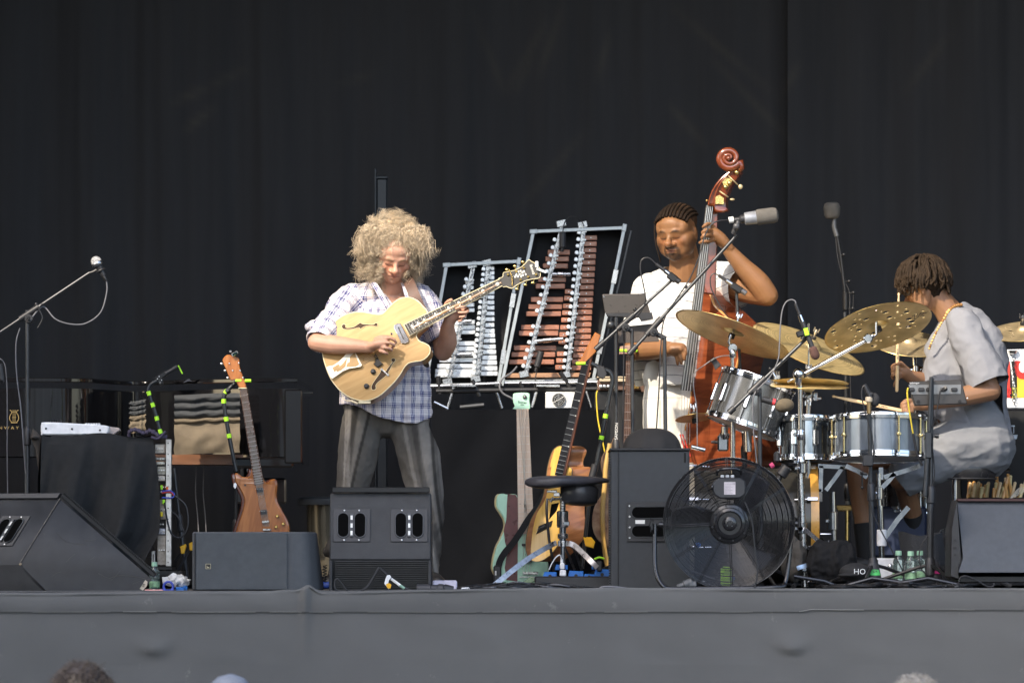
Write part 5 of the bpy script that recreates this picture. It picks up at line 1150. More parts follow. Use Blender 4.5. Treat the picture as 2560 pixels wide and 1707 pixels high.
# frame carrying the cases
t = Thing('case_stand', 'black and chrome framework carrying the two percussion cases on the table', 'stand', P(1330,1024,3.0))
for x0,y0,x1,y1,m,r in ((1070,966,1255,958,CHD,.010),(1262,958,1500,955,CHD,.010),(1090,978,1500,972,BM,.014),(1085,1005,1120,1022,CHD,.009),(1135,968,1118,1024,CHD,.008),(1240,975,1255,1020,CHD,.008),(1342,975,1330,1018,CHD,.008),(1465,975,1478,1018,CHD,.008),(1150,1018,1210,1012,GM,.012),(1180,950,1200,990,BM,.012),(1300,955,1315,990,BM,.012),(1400,930,1430,975,BM,.012),(1095,940,1100,985,BM,.012)):
    b = MB(); b.cyl(P(x0,y0,3.0), P(x1,y1,3.0), r, 10); t.part('tube', b, m)
for x0,x1 in ((1125,1190),(1340,1400)):
    b = MB(); b.box(P((x0+x1)/2,964,2.97), ((x1-x0)*M(3),.02,.012), bev=.002); t.part('handle', b, CHD)
# small amplifier with fan
t = Thing('fan_unit', 'white box with a round black fan grille on the table', 'device', P(1402,1022,2.9))
b = MB(); b.box(P(1402,1001,2.95), (77*M(2.9),.12,41*M(2.9)), bev=.004); t.part('casing', b, mat('white_paint_box',(.62,.64,.64),.5))
c = P(1397,999,2.885)
b = MB(); b.cyl(c, c+V(0,-.004,0), .034, 28); f_ = t.part('fan', b, mat('fan_dark',(.012,.012,.012),.8,spec=.1))
for r in (.012,.022,.031):
    b = MB(); b.torus(c+V(0,-.006,0), V(0,1,0), r, .0017, 28, 6); t.part('guard_ring', b, mat('guard_grey',(.35,.36,.36),.4,.4), f_)
for a in (0,60,120):
    b = MB(); d = V(math.cos(R(a+30)),0,math.sin(R(a+30)))*.033; b.cyl(c-d+V(0,-.008,0), c+d+V(0,-.008,0), .0015, 6); t.part('guard_spoke', b, MATS['guard_grey'], f_)
# ---------------- guitars
def stringed(t, ax_pts, w0, w1, Y, nf, fbm, inl=None, ns=6, sm=STR, off=0, fw=.0011, th=.008, nut=IVORY, thick=.02, neckm=None):
    """ax_pts = (x0,y0) body end, (x1,y1) nut ; widths in px"""
    a, c = P(*ax_pts[0],Y), P(*ax_pts[1],Y); d = (c-a).normalized(); s = d.cross(V(0,1,0)).normalized(); k = M(Y)
    b = MB(); q = [a+s*w0*k/2, c+s*w1*k/2, c-s*w1*k/2, a-s*w0*k/2]; b.poly(q, V(0,1,0), th); fb = t.part('fingerboard', b, fbm)
    b = MB(); b.poly([p+V(0,th+.001,0) for p in [a+s*w0*k*.45, c+s*w1*k*.48, c-s*w1*k*.48, a-s*w0*k*.45]], V(0,1,0), thick, .006); t.part('neck', b, neckm or fbm)
    for i in range(1,nf+1):
        L = 1/(1-2**(-nf/12))*.985; f = L*(1-2**(-i/12)); p = c.lerp(a,min(f,.99)); w = (w1+(w0-w1)*f)*k*.94
        b = MB(); b.cyl(p+s*w/2+V(0,-.0006,0), p-s*w/2+V(0,-.0006,0), fw, 5); t.part('fret', b, STR, fb)
    return a, c, d, s, fb
# brown solid body guitar (left)
YB1 = 1.25
t = Thing('electric_guitar', 'brown natural wood electric guitar hung behind the low rounded monitor', 'guitar', P(655,1470,YB1), 'guitars and basses on the stage')
z = lambda x,y,o=0: P(400+x*.4146, 850+y*.4146, YB1+o)
WALN = wood('walnut_amber', (.27,.085,.02), (.42,.155,.04), 7, (6,1,.8), .22, .9, rot=(0,-.16,0))
o = catmull([(447,812),(460,800),(478,812),(500,824),(535,820),(548,790),(556,770),(600,800),(628,850),(648,856),(665,842),(690,838),(705,870),(700,930),(706,975),(735,1030),(765,1085),(778,1140),(770,1210),(700,1290),(590,1310),(490,1270),(450,1200),(468,1110),(495,1030),(505,960),(480,900),(455,860)],4)
b = MB(); b.poly([z(x,y) for x,y in o], V(.12,1,0), .045, .007); bo = t.part('body', b, WALN)
b = MB(); b.poly([z(x-18,y+2,.006) for x,y in o], V(.12,1,0), .032, .006); t.part('body_edge', b, wood('dark_edge_wood',(.07,.02,.012),(.12,.035,.02),6,(4,1,1),.25,.8), bo)
a, c, d, s, fb = stringed(t, ((400+598*.4146,850+870*.4146),(400+500*.4146,850+288*.4146)), 24, 18, YB1-.012, 22, ROSE, neckm=WALN)
b = MB(); b.poly([z(x,y,-.006) for x,y in catmull([(478,285),(455,240),(425,240),(400,180),(378,128),(385,105),(410,88),(455,100),(478,115),(480,160),(502,225),(520,285)],3)], V(0,1,0), .014, .003); hd = t.part('headstock', b, WALN)
for (x,y) in ((372,143),(393,185),(408,228),(418,140),(438,183),(475,138),(483,183),(500,225)):
    b = MB(); left = x < 412; b.ell(z(x,y,-.006 if not left else .004), (.008,.006,.0075) if left else (.0045,.005,.0045)); b.cyl(z(x,y,-.012 if not left else .004), z(x+(16 if left else 0),y+3,.008), .0025, 6); t.part('tuning_key', b, CHD, hd, ang=80)
b = MB(); b.box(z(450,82,-.02), (.035,.012,.017), ax=(V(.87,0,.5),V(0,1,0),V(-.5,0,.87)), bev=.003); b.box(z(425,68,-.012),(.012,.01,.01), bev=.002); ct = t.part('clip_on_tuner', b, CHD, hd); b = MB(); b.box(z(451,82,-.0275), (.026,.002,.011), ax=(V(.87,0,.5),V(0,1,0),V(-.5,0,.87))); t.part('screen', b, mat('screen_dark',(.005,.02,.02),.1), ct)
b = MB(); b.box(z(498,289,-.0095-.006), (.04,.006,.004)); t.part('nut', b, IVORY)
for k in range(11):
    b = MB(); f = (.07,.17,.25,.34,.41,.5,.6,.68,.75,.82,.9)[k]; p = c.lerp(a,f); b.cyl(p+s*.0-s*(.017+.003*f)+V(0,-.001,0), p-s*(.017+.003*f)+V(0,-.0017,0), .0017, 6); t.part('side_dot', b, PEARL, fb)
for k in range(6):
    f = (k-2.5)/2.5; b = MB(); b.tube([c+s*f*.013+V(0,-.003,0), z(640+20*(-f)*-1*.0+f*-18,1122,-.014)], .0009, 4); t.part('string', b, STR)
for y,x in ((903,602),(1036,625)):
    b = MB(); b.box(z(x,y,-.008), (.032,.014,.022), ax=(V(.99,0,.1),V(0,1,0),V(-.1,0,.99)), bev=.002); pk = t.part('pickup', b, BP); 
    for j in range(6):
        b = MB(); b.cyl(z(x-25+j*10,y-6,-.0155), z(x-25+j*10,y-6,-.017), .0018, 6); t.part('pole_piece', b, CHD, pk)
b = MB(); b.box(z(636,1094,-.010), (.036,.012,.012), ax=(V(.99,0,.1),V(0,1,0),V(-.1,0,.99)), bev=.002); t.part('bridge', b, CHD)
b = MB(); b.box(z(645,1142,-.010), (.04,.012,.01), bev=.002); t.part('tailpiece', b, CHD)
for x,y in ((707,1060),(743,1107),(700,1125)):
    b = MB(); b.lathe([(.008,0),(.008,.008),(.005,.011),(0,.011)], z(x,y,-.001), V(0,-1,0), 14); t.part('knob', b, GOLD)
b = MB(); b.cyl(z(514,873,-.001), z(514,873,-.006), .005, 12); t.part('switch', b, BM)
b = MB(); b.poly([z(x,y,-.0015) for x,y in ((445,865),(455,858),(463,870),(460,885),(452,896),(444,880))], V(0,1,0), .001); t.part('pick', b, WHT)
t = clamp_arm('taped black clamp arm holding the neck of the brown guitar', [(400+460*.4146,850+790*.4146),(400+425*.4146,850+620*.4146),(400+400*.4146,850+480*.4146),(400+385*.4146,850+370*.4146),(400+395*.4146,850+320*.4146),(400+425*.4146,850+285*.4146),(400+460*.4146,850+255*.4146)], 1.30, (.38,.56,.75,.855), .010)
for x0,x1,y in ((455,492,243),(512,550,245)):
    b = MB(); b.cyl(z(x0,y,.0), z(x1,y,.0), .008, 10, .002); t.part('tape_band', b, GREEN)
b = MB(); b.cyl(z(405,300,.03), z(415,315,.02), .012, 10); t.part('joint', b, GM)
mic_stand('plain black pole behind the brown guitar body', (585,1478), (592,1195), 1.45, None, feet=False, r=.009)
# mint bass
YB2 = 2.3
t = Thing('bass_guitar', 'mint green bass guitar with maroon pickguard and pale neck by the drape', 'guitar', P(1260,1460,YB2), 'guitars and basses on the stage')
q = lambda x,y,o=0: P(1080+x*.3444, 960+y*.3444, YB2+o)
MINT = mat('mint_lacquer', (.40,.66,.50), .25, coat=.6, var=.04); MAR = mat('maroon_pickguard', (.10,.022,.022), .3, coat=.3, var=.2)
o = catmull([(470,830),(485,800),(520,795),(545,800),(610,800),(622,850),(625,1000),(740,1000),(800,1040),(840,1120),(830,1220),(845,1300),(840,1400),(780,1440),(600,1450),(500,1430),(445,1350),(445,1280),(470,1180),(500,1120),(530,1040),(525,985),(500,940),(470,890)],4)
b = MB(); b.poly([q(x,y) for x,y in o], V(-.1,1,0), .042, .006); bo = t.part('body', b, MINT)
b = MB(); b.poly([q(x-12,y,.008) for x,y in o], V(-.1,1,0), .03, .004); t.part('body_edge', b, wood('mint_bass_edge',(.4,.33,.16),(.5,.42,.22),4,(1,1,4),.3,.5), bo)
b = MB(); b.poly([q(x,y,-.0025) for x,y in catmull([(548,800),(605,800),(620,830),(625,1000),(640,1060),(620,1150),(560,1190),(545,1260),(530,1400),(600,1440),(640,1400),(640,1200),(740,1100),(745,1060),(640,1010),(630,1000),(610,900),(545,900)],2)][:0] or [q(x,y,-.0025) for x,y in ((548,797),(608,802),(622,830),(624,1080),(620,1430),(540,1420),(528,1330),(548,1200),(530,1150),(520,1060),(540,980),(543,880))], V(0,1,0), .003); t.part('pickguard', b, MAR, bo)
MAPN = wood('aged_maple', (.50,.38,.28), (.66,.53,.42), 5, (9,1,.7), .45, .2)
a, c, d, s, fb = stringed(t, ((1080+684*.3444,960+1085*.3444),(1080+657*.3444,960+180*.3444)), 40, 30, YB2-.012, 22, MAPN, fw=.0009)
b = MB(); b.poly([q(x,y,-.010) for x,y in catmull([(588,180),(600,160),(590,130),(588,80),(600,66),(640,62),(695,64),(710,78),(708,120),(714,160),(706,182),(650,184)],3)], V(0,1,0), .016, .003); hd = t.part('headstock', b, MINT)
for x,y in ((672,92),): 
    b = MB(); b.lathe([(.011,0),(.010,.006),(.003,.012)], q(x,y,-.012), V(0,-1,0), 14); t.part('tuning_post', b, CHD, hd)
t.text('headstock_lettering', 'Ibanez', .017, q(655,132,-.0112), V(1,0,-.10), V(.1,0,1), BM, hd)
b = MB(); b.box(q(655,148,-.012), (.018,.002,.002), ax=(V(1,0,-.1),V(0,1,0),V(.1,0,1))); t.part('string_guide', b, BM, hd)
for k in range(4):
    f = (k-1.5)/1.5; b = MB(); b.tube([c+s*f*.018+V(0,-.003,0), q(690+f*30,1375,-.018)], .0012, 4); t.part('string', b, STR)
for y0_,y1_ in ((1150,1180),(1268,1298)):
    b = MB(); b.box(q(690,(y0_+y1_)/2,-.010), (.052,.018,.012), bev=.002); t.part('pickup', b, BP)
b = MB(); b.box(q(715,1370,-.008), (.075,.014,.014), bev=.002); t.part('bridge', b, CHD)
b = MB(); b.box(q(700,1398,-.006), (.09,.008,.004)); t.part('tailpiece', b, CHD)
b = MB(); rb = sp([q(820,800,-.03),q(760,900,-.06),q(700,980,-.08),q(650,1060,-.08),q(590,1150,-.07),q(530,1220,-.06),q(495,1280,-.05),q(478,1340,-.05)],6); ribbon(b, rb, .016, V(0,-1,0), .003); single('guitar_strap', 'black strap hanging across the front of the mint bass', 'strap', b, CLOTH, ang=60)
t = Thing('wireless_pack', 'small black transmitter clipped on the strap at the foot of the mint bass', 'transmitter', q(475,1440,-.08)); b = MB(); b.box(q(475,1375,-.075), (.04,.025,.085), bev=.008); t.part('casing', b, BP); b = MB(); b.box(q(462,1370,-.09), (.008,.002,.022)); t.part('label_strip', b, TAPEW)
t = Thing('foam_block', 'pale green foam block on the floor before the mint bass', 'block', q(705,1450,-.2)); b = MB(); b.box(q(705,1430,-.2), (.055,.05,.03), ax=(V(.85,0,.5),V(0,1,0),V(-.5,0,.85)), bev=.006); t.part('block', b, mat('pale_green',(.4,.55,.36),.8))
# baritone acoustic
YA = 1.9
t = Thing('acoustic_guitar', 'yellow-topped acoustic guitar leaning right, long dark neck in a clamp', 'guitar', P(1400,1440,YA), 'guitars and basses on the stage')
q = lambda x,y,o=0: P(1080+x*.3444, 960+y*.3444, YA+o)
SPR = wood('golden_spruce', (.62,.36,.075), (.74,.46,.12), 5, (10,1,1), .25, .7); KOA = wood('koa', (.22,.085,.03), (.36,.155,.06), 6, (1.4,1,7), .28, .6, rot=(0,.3,0))
o = catmull([(930,448),(880,480),(850,560),(835,640),(820,760),(790,860),(730,960),(695,1060),(682,1160),(695,1245),(740,1285),(800,1280),(860,1240),(910,1180),(950,1120),(970,1040),(960,940),(965,860),(985,760),(1010,690),(1018,620),(990,598),(960,600),(950,560),(975,480)],4)
n_ = V(-.42,-.88,.12).normalized(); oo = q(860,960)
zq = lambda x,y: onplane(1080+x*.3444, 960+y*.3444, oo, n_)
b = MB(); b.poly([zq(x,y) for x,y in o], V(.93,.36,.0), .110, .004); bo = t.part('body_shell', b, KOA)
b = MB(); b.poly([zq(x,y)+n_*.002 for x,y in o], -n_, .003, .001); t.part('top_plate', b, SPR, bo)
b = MB(); b.tube([zq(x,y)+n_*.002 for x,y in o], .0022, 5, closed=True); t.part('binding', b, mat('dark_binding',(.12,.09,.05),.4), bo)
b = MB(); b.poly([zq(x,y)+n_*.003 for x,y in ((868,870),(925,860),(905,920),(850,985))], -n_, .001); t.part('sound_hole', b, MATS['pocket_black'], bo)
b = MB(); b.poly([zq(x,y)+n_*.008 for x,y in ((778,1030),(878,990),(868,1032),(760,1088),(772,1058))], -n_, .006, .001); br = t.part('bridge', b, EBONY); b = MB(); b.tube([zq(775,1055)+n_*.011, zq(828,1030)+n_*.011], .004, 6); t.part('saddle', b, CHD, br)
b = MB(); A_, B_ = P(1417,880,YA-.06), zq(918,665)+n_*.01
# long neck
qa, qc = P(1080+918*.3444,960+665*.3444,YA-.035), P(1468,905-20,YA-.06)
d = (qc-qa).normalized(); s = d.cross(V(0,1,0)).normalized()
b = MB(); b.poly([qa+s*.019, qc+s*.015, qc-s*.015, qa-s*.019], V(0,1,0), .007); fb = t.part('fingerboard', b, EBONY)
b = MB(); b.poly([p+V(.012,.008,0) for p in (qa+s*.018, qc+s*.014, qc-s*.018, qa-s*.023)], V(0,1,0), .02, .005); t.part('neck', b, wood('red_neck',(.13,.04,.02),(.2,.07,.035),6,(1,1,1),.3,.6))
for i in range(1,19):
    f = 1.12*(1-2**(-i/12))/(1-2**(-18/12))*.87; p = qc.lerp(qa,min(f,.98)); w = .014+.004*f; b = MB(); b.cyl(p+s*w-V(0,.0006,0), p-s*w-V(0,.0006,0), .0009, 5); t.part('fret', b, STR, fb)
    if i in (3,5,7,9,12): b = MB(); b.cyl(p-s*w*.9-V(0,.0006,0), p-s*w*.9-V(0,.0016,0), .003, 8); t.part('fret_marker', b, PEARL, fb)
b = MB(); b.poly([P(x,y,YA-.06) for x,y in ((1448,905),(1470,862),(1488,830),(1502,838),(1490,880),(1462,908))], V(0,1,0), .015, .003); t.part('headstock', b, WALN)
cable('guitar_cable', 'thick black cable hanging across the yellow-topped acoustic guitar', [q(838,830,-.25),q(832,900,-.26),q(838,1000,-.26),q(850,1120,-.26),q(868,1230,-.26),q(882,1300,-.24),q(886,1360,-.22)], .007, CABLE)
# its stand: taped clamp arm
t = clamp_arm('taped black clamp arm holding the neck of the yellow acoustic guitar', [(1488,1178),(1497,1130),(1512,1050),(1525,985),(1531,950),(1524,930),(1505,922),(1478,908)], 1.75, (.28,.46,), .011)
b = MB(); b.cyl(P(1440,909,1.75), P(1464,908,1.75), .008, 10, .002); t.part('tape_band', b, GREEN); b = MB(); b.cyl(P(1488,1160,1.75), P(1478,1200,1.75), .018, 12, .003); t.part('height_clutch', b, BP); b = MB(); b.poly([P(x,y,1.73) for x,y in ((1490,915),(1510,915),(1518,935),(1508,948),(1494,940))], V(0,1,0), .03, .003); t.part('joint', b, BP)
b = MB(); b.cyl(P(1478,1200,1.75), P(1455,1420,1.75), .010, 10); t.part('lower_pole', b, BM)
b = MB(); b.poly([P(x,y,1.74) for x,y in ((1458,1342),(1478,1342),(1488,1354),(1484,1370),(1462,1364))], V(0,1,0), .02, .003); t.part('yellow_bracket', b, YEL)
# guitar edge seen behind the tall speaker
t = Thing('acoustic_guitar', 'burl-topped guitar seen edge on beside the tall black speaker', 'guitar', P(1520,1440,2.1), 'guitars and basses on the stage')
o = catmull([(1290,440),(1230,530),(1225,610),(1245,690),(1240,780),(1180,880),(1160,980),(1170,1070),(1210,1140),(1260,1165),(1310,1165),(1330,440)],4)
b = MB(); b.poly([P(1080+x*.3444,960+y*.3444,2.1) for x,y in o], V(.3,1,0), .06, .005); t.part('body', b, wood('burl',(.22,.11,.06),(.5,.33,.2),18,(1,1,1),.4,.4))
b = MB(); b.tube(sp([P(1080+x*.3444,960+y*.3444,2.07) for x,y in ((1290,430),(1262,600),(1255,720),(1240,880),(1238,1000),(1245,1120),(1262,1260),(1275,1330))],5), .012, 8); t.part('side_edge', b, wood('yellow_side',(.5,.3,.08),(.6,.4,.14),6,(1,1,1),.4,.4))
# rosewood bass neck in the middle + amplifier head
t = Thing('bass_guitar', 'bass with a rosewood neck standing upright behind the microphone poles', 'guitar', P(1575,1300,2.4), 'guitars and basses on the stage')
a, c, d, s, fb = stringed(t, ((1567,1180),(1574,880)), 20, 17, 2.4, 15, ROSE, neckm=MAPN)
for k in range(4): b = MB(); b.tube([c+s*(k-1.5)*.008+V(0,-.003,0), a+s*(k-1.5)*.01+V(0,-.003,0)], .0008, 4); t.part('string', b, STR)
b = MB(); b.poly([P(x,y,2.39) for x,y in ((1550,866),(1590,860),(1592,884),(1548,886))], V(0,1,0), .02, .003); t.part('headstock', b, mat('pale_head',(.35,.22,.17),.5))
b = MB(); b.poly([P(x,y,2.42) for x,y in ((1540,1150),(1600,1150),(1610,1300),(1530,1300))], V(0,1,0), .04, .004); t.part('body', b, WALN)
for x0,x1 in ((1549,1568),(1580,1594)): b = MB(); b.cyl(P(x0,876,2.36), P(x1,877,2.36), .008, 10, .002); t.part('tape_band', b, GREEN)
t = Thing('amplifier_head', 'cream and brown amplifier head with round knobs behind the microphone poles', 'amplifier', P(1560,980,2.7))
b = MB(); b.box(P(1550,963,2.85), (.23,.25,.062), bev=.005); b.poly([P(x,y,2.72) for x,y in ((1600,944),(1634,966),(1634,978),(1604,980))], V(0,1,0), .2, .003); t.part('casing', b, mat('amp_brown',(.13,.075,.055),.5))
b = MB(); b.box(P(1548,950,2.71), (.20,.02,.016), bev=.002); b.box(P(1550,943,2.75), (.235,.1,.006)); t.part('panel', b, mat('amp_cream',(.5,.42,.3),.5))
for x in (1503,1512,1522,1532,1585,1593):
    b = MB(); b.lathe([(.011,0),(.010,.012),(.006,.014)], P(x,967,2.72), V(0,-1,0), 14); t.part('knob', b, GOLD if x > 1560 else CHD)
b = MB(); b.box(P(1560,1090,2.9), (.3,.3,.45), bev=.004); single('speaker_stack', 'dark loudspeaker box standing behind the rosewood bass neck', 'speaker', b, BM)
# yellow cable
cable('yellow_cable', 'bright yellow cable hanging from the amplifier head', [P(1494,976,2.3),P(1491,990,2.3),P(1494,1040,2.3),P(1500,1075,2.3),P(1508,1110,2.3),P(1518,1160,2.3),P(1530,1230,2.2),P(1528,1300,2.1),P(1522,1400,2.0)], .0035, mat('yellow_rubber',(.75,.55,.04),.5))
# ================================================================ saddle stool in front
YS = 1.0
t = Thing('drum_stool', 'chrome tripod stool with a wide black saddle seat and padded drum', 'stool', P(1406,1465,YS))
s = lambda x,y,o=0: P(1080+x*.3444, 960+y*.3444, YS+o)
SEATM = mat('seat_vinyl', (.05,.048,.055), .45, var=.2, bump=.2, bscale=300)
def seat(u, v):
    a = 2*math.pi*u; x = math.cos(a); r = math.sin(v*math.pi); zc = math.cos(v*math.pi)
    X = 985+312*x*(r**.6 if r > 0 else 0); narrow = 1-.0*(x > 0)
    wd = np.interp(X, [670,760,900,1100,1300],[.10,.15,.16,.10,.06]); th = np.interp(X, [670,720,850,950,1100,1200,1300],[34,44,46,38,36,26,20])
    zc0 = np.interp(X, [670,720,850,950,1100,1200,1300],[712,712,712,702,704,698,700])
    zc = math.copysign(abs(zc)**.55, zc); return s(X, zc0-zc*th*1.05, math.sin(a)*wd*(r**.6 if r > 0 else 0))
b = MB(); b.grid(seat, 60, 24); t.part('saddle_seat', b, SEATM, ang=180)
b = MB(); b.lathe([(.02,-.045),(.072,-.042),(.088,-.03),(.092,.03),(.08,.05)], s(1068,808,.02), V(.05,.1,1), 32); t.part('padded_drum', b, mat('duct_taped_pad',(.035,.036,.04),.35,bump=.5,bscale=20), ang=60)
b = MB(); b.box(s(870,778,0), (.05,.07,.012), bev=.003); b.box(s(905,800,0), (.03,.04,.02), bev=.003); b.cyl(s(850,840,-.02), s(930,830,-.02), .006, 8); b.cyl(s(880,820,-.03), s(860,855,-.03), .005, 8); t.part('seat_mount', b, CHD)
b = MB(); 
b.lathe([(.0135,0),(.0135,.11)], s(949,965,0), V(0,0,1), 14)
for k in range(14): b.torus(s(949,958,0)+V(0,0,.008*k), V(0,0,1), .0135, .002, 14, 5)
t.part('threaded_post', b, CHD, kind=None)
b = MB(); b.cyl(s(949,1180), s(949,965), .016, 16); b.cyl(s(949,1430), s(949,1170), .012, 14); t.part('post', b, CH)
b = MB(); b.lathe([(.026,0),(.028,.01),(.028,.075),(.022,.08)], s(948,1040), V(0,0,1), 18); b.box(s(975,1010,-.02), (.03,.02,.02), bev=.003); t.part('memory_collar', b, CH)
b = MB(); b.lathe([(.023,0),(.025,.004),(.025,.02),(.022,.024)], s(950,1120), V(0,0,1), 16); b.lathe([(.024,0),(.024,.026)], s(950,1175), V(0,0,1), 16); t.part('collar', b, CHD)
for pts in ([(905,1152),(860,1170),(700,1265),(560,1370),(440,1468)],[(990,1155),(1040,1175),(1150,1280),(1200,1330)],[(960,1180),(1000,1260),(1035,1345)],[(1010,1170),(1045,1230),(1085,1350)]):
    off = [0,-.03,-.1,-.16,-.2] if pts[0][0] == 905 else ([0,-.02,-.06,-.1] if len(pts)==4 else ([0,.12,.2] ))
    q_ = [s(x,y,o) for (x,y),o in zip(pts,off)]; b = MB(); ribbon(b, sp(q_,4), .0125 if len(pts)>3 else .006, V(0,-1,0), .008); lg = t.part('leg', b, mat('dull_chrome',(.34,.33,.33),.3,.9,var=.3,scale=50))
    if len(pts) == 5: b = MB(); b.tube([q_[-1]+V(.02,0,.014), q_[-1]+V(-.008,0,-.006)], .012, 8); t.part('rubber_foot', b, mat('foot_grey',(.2,.2,.2),.6), lg)
# blue power strip and things on it
t = Thing('power_strip', 'blue multi-way power strip lying on a black box under the stool', 'power strip', s(1000,1430))
for x0,x1,y0,y1 in ((808,905,1360,1418),(893,985,1308,1350),(990,1100,1352,1418),(1100,1180,1375,1415),(1160,1205,1300,1345),(1180,1290,1340,1412)):
    b = MB(); b.poly([s(x,y,.03) for x,y in ((x0+10,y0),(x1,y0+4),(x1,y1-4),(x0,y1),(x0,y0+26))], V(0,1,0), .05, .003); sk_ = t.part('socket_block', b, BLUE)
    b = MB(); b.cyl(s((x0+x1)/2,(y0+y1)/2+4,.029), s((x0+x1)/2,(y0+y1)/2+4,.024), .0085, 12); t.part('socket_hole', b, BM, sk_)
t2 = Thing('mains_adapter', 'white mains adapter with a white lead plugged in the blue strip', 'adapter', s(950,1395)); b = MB(); b.box(s(950,1370,-.01), (.030,.03,.030), bev=.004); b.box(s(945,1320,-.01), (.022,.025,.03), bev=.004); b.cyl(s(942,1300,-.01), s(940,1270,-.01), .006, 8); t2.part('body', b, WHT)
b = MB(); b.tube(sp([s(940,1275,-.01),s(928,1240,-.02),s(900,1255,-.02),s(870,1300,-.02),s(850,1345,-.02)],6), .0028, 6); t2.part('lead', b, WHT)
t2 = Thing('mains_plug', 'black mains plug with yellow tape standing in the blue strip', 'plug', s(1215,1385)); b = MB(); b.box(s(1215,1320,-.01), (.028,.03,.05), bev=.006); t2.part('body', b, BP); b = MB(); b.tube(sp([s(1180,1268,-.015),s(1215,1256,-.02),s(1250,1266,-.015)],4), .005, 6); t2.part('tape_band', b, GREEN)
b = MB(); b.box(s(1050,1450,.05), (.20*2,.16,.075), bev=.006); b.box(s(980,1478,-.01),(.04,.004,.006)); single('black_floor_box', 'low black connection box under the blue power strip', 'box', b, BP)
# ================================================================ double bass and its player
YB = 2.35
def Bz(x, y, o=0): return P(1560+.2806*x, 360+.2806*y, YB+o)
def B4(x, y, o=0): return P(1480+.2933*x, 700+.2933*y, YB+o)
bt = Thing('person', 'double bass player in a loose white striped shirt and white trousers, eyes lowered', 'person', P(1690,1475,YB+.25))
HO = Bz(478,800,.10); HF = V(-.50,-1,-.30); hax = axes(HF, roll=R(2)); HS = 1.17
mb = MB(); headforms(mb, HO, hax, HS, nose=1.4, wide=1.06, fat=.008)
cap(mb, [Bz(545,1180,.17), Bz(540,1060,.15), Bz(520,900,.13)], [.085,.078,.07])
cap(mb, [P(1690,960,YB+.25), P(1695,880,YB+.24), P(1700,760,YB+.22), Bz(545,1180,.19)], [.09,.14,.145,.09], 20)
cap(mb, [P(1625,728,YB+.22), P(1710,712,YB+.22), P(1805,700,YB+.22)], [.065,.085,.065])
Ls, Le, Lw = P(1812,700,YB+.20), P(1918,738,YB+.0), P(1822,626,YB-.05)
cap(mb, [Ls, Ls.lerp(Le,.5)+V(0,0,-.01), Le], [.072,.066,.056], 18)
cap(mb, [Le+V(-.005,0,.004), Le.lerp(Lw,.3)+V(.008,0,.0), Le.lerp(Lw,.65), Lw], [.058,.058,.046,.034], 18)
Hn = lambda x,y,o: Bz(x,y,o)
cap(mb, [Bz(930,920,-.06), Bz(860,850,-.07), Bz(800,800,-.08)], [.034,.044,.043], 16, flat=.75)
for pts in ([(800,740,-.09),(760,712,-.13),(725,722,-.15),(705,740,-.145)],[(790,775,-.10),(750,765,-.15),(715,775,-.165),(697,790,-.155)],[(795,815,-.10),(750,812,-.15),(715,818,-.165),(692,835,-.155)],[(800,855,-.09),(750,868,-.14),(710,868,-.155),(675,880,-.14)]):
    finger(mb, [Bz(x,y,o) for x,y,o in pts], .0105, .0085)
finger(mb, [Bz(840,830,-.04),Bz(810,800,.0),Bz(790,780,.03)], .013, .011)
Rs, Re, Rw = P(1622,735,YB+.20), P(1588,872,YB+.12), P(1683,872,YB-.12)
cap(mb, [Rs, Rs.lerp(Re,.5), Re], [.075,.068,.056], 16)
cap(mb, [Re, Re.lerp(Rw,.4), Rw], [.056,.056,.034], 16)
cap(mb, [Rw, B4(700,590,-.13), B4(745,585,-.14)], [.036,.046,.038], 16, flat=.8)
for pts in ([(770,560,-.14),(795,590,-.16),(800,625,-.16)],[(760,590,-.15),(785,635,-.16),(790,675,-.155)],[(735,610,-.15),(755,665,-.155),(762,710,-.15)],[(710,610,-.14),(722,665,-.14),(730,715,-.135)]):
    finger(mb, [B4(x,y,o) for x,y,o in pts], .0105, .0085)
for tx in (1672,1720): cap(mb, [P(tx,1000,YB+.25), P(tx,1220,YB+.25), P(tx-4,1455,YB+.27)], [.10,.075,.05])
me = fuse(mb, .0046, 3); smooth_head(me, HO, hax, HS, 12); sk = (.26,.125,.054); p = co(me); c = np.tile(np.array(sk),(len(p),1))
c = headcol(p, HO, hax, HS, sk, (.36,.16,.10), brow=(.035,.02,.012), beard=(.04,.022,.014), cur=c)
c *= (1+.10*nz(p,22)[:,None]); setcol(me, c); fpart(bt, 'body', me, SKIN)
# shirt
mb = MB()
cap(mb, [P(1690,985,YB+.25), P(1692,900,YB+.23), P(1697,800,YB+.21), P(1705,735,YB+.22), Bz(545,1160,.19)], [.160,.185,.188,.16,.095], 28)
cap(mb, [P(1645,960,YB+.24), P(1640,850,YB+.22), P(1640,760,YB+.22)], [.12,.125,.10], 22); cap(mb, [P(1740,960,YB+.24), P(1750,850,YB+.23), P(1760,750,YB+.22)], [.12,.125,.11], 22)
cap(mb, [P(1645,712,YB+.22), P(1710,694,YB+.23), P(1800,690,YB+.22)], [.078,.08,.082])
cap(mb, [Rs.lerp(Re,-.1), Rs.lerp(Re,.45), Rs.lerp(Re,.86)], [.088,.093,.10], 20)
cap(mb, [Ls.lerp(Le,-.2), Ls.lerp(Le,.1), Ls.lerp(Le,.46)], [.09,.10,.112], 20)
me = fuse(mb, .0075, 4); wrinkle(me, .010, 6, (1,1,1), 21); wrinkle(me, .006, 14, (1,1,.7), 23)
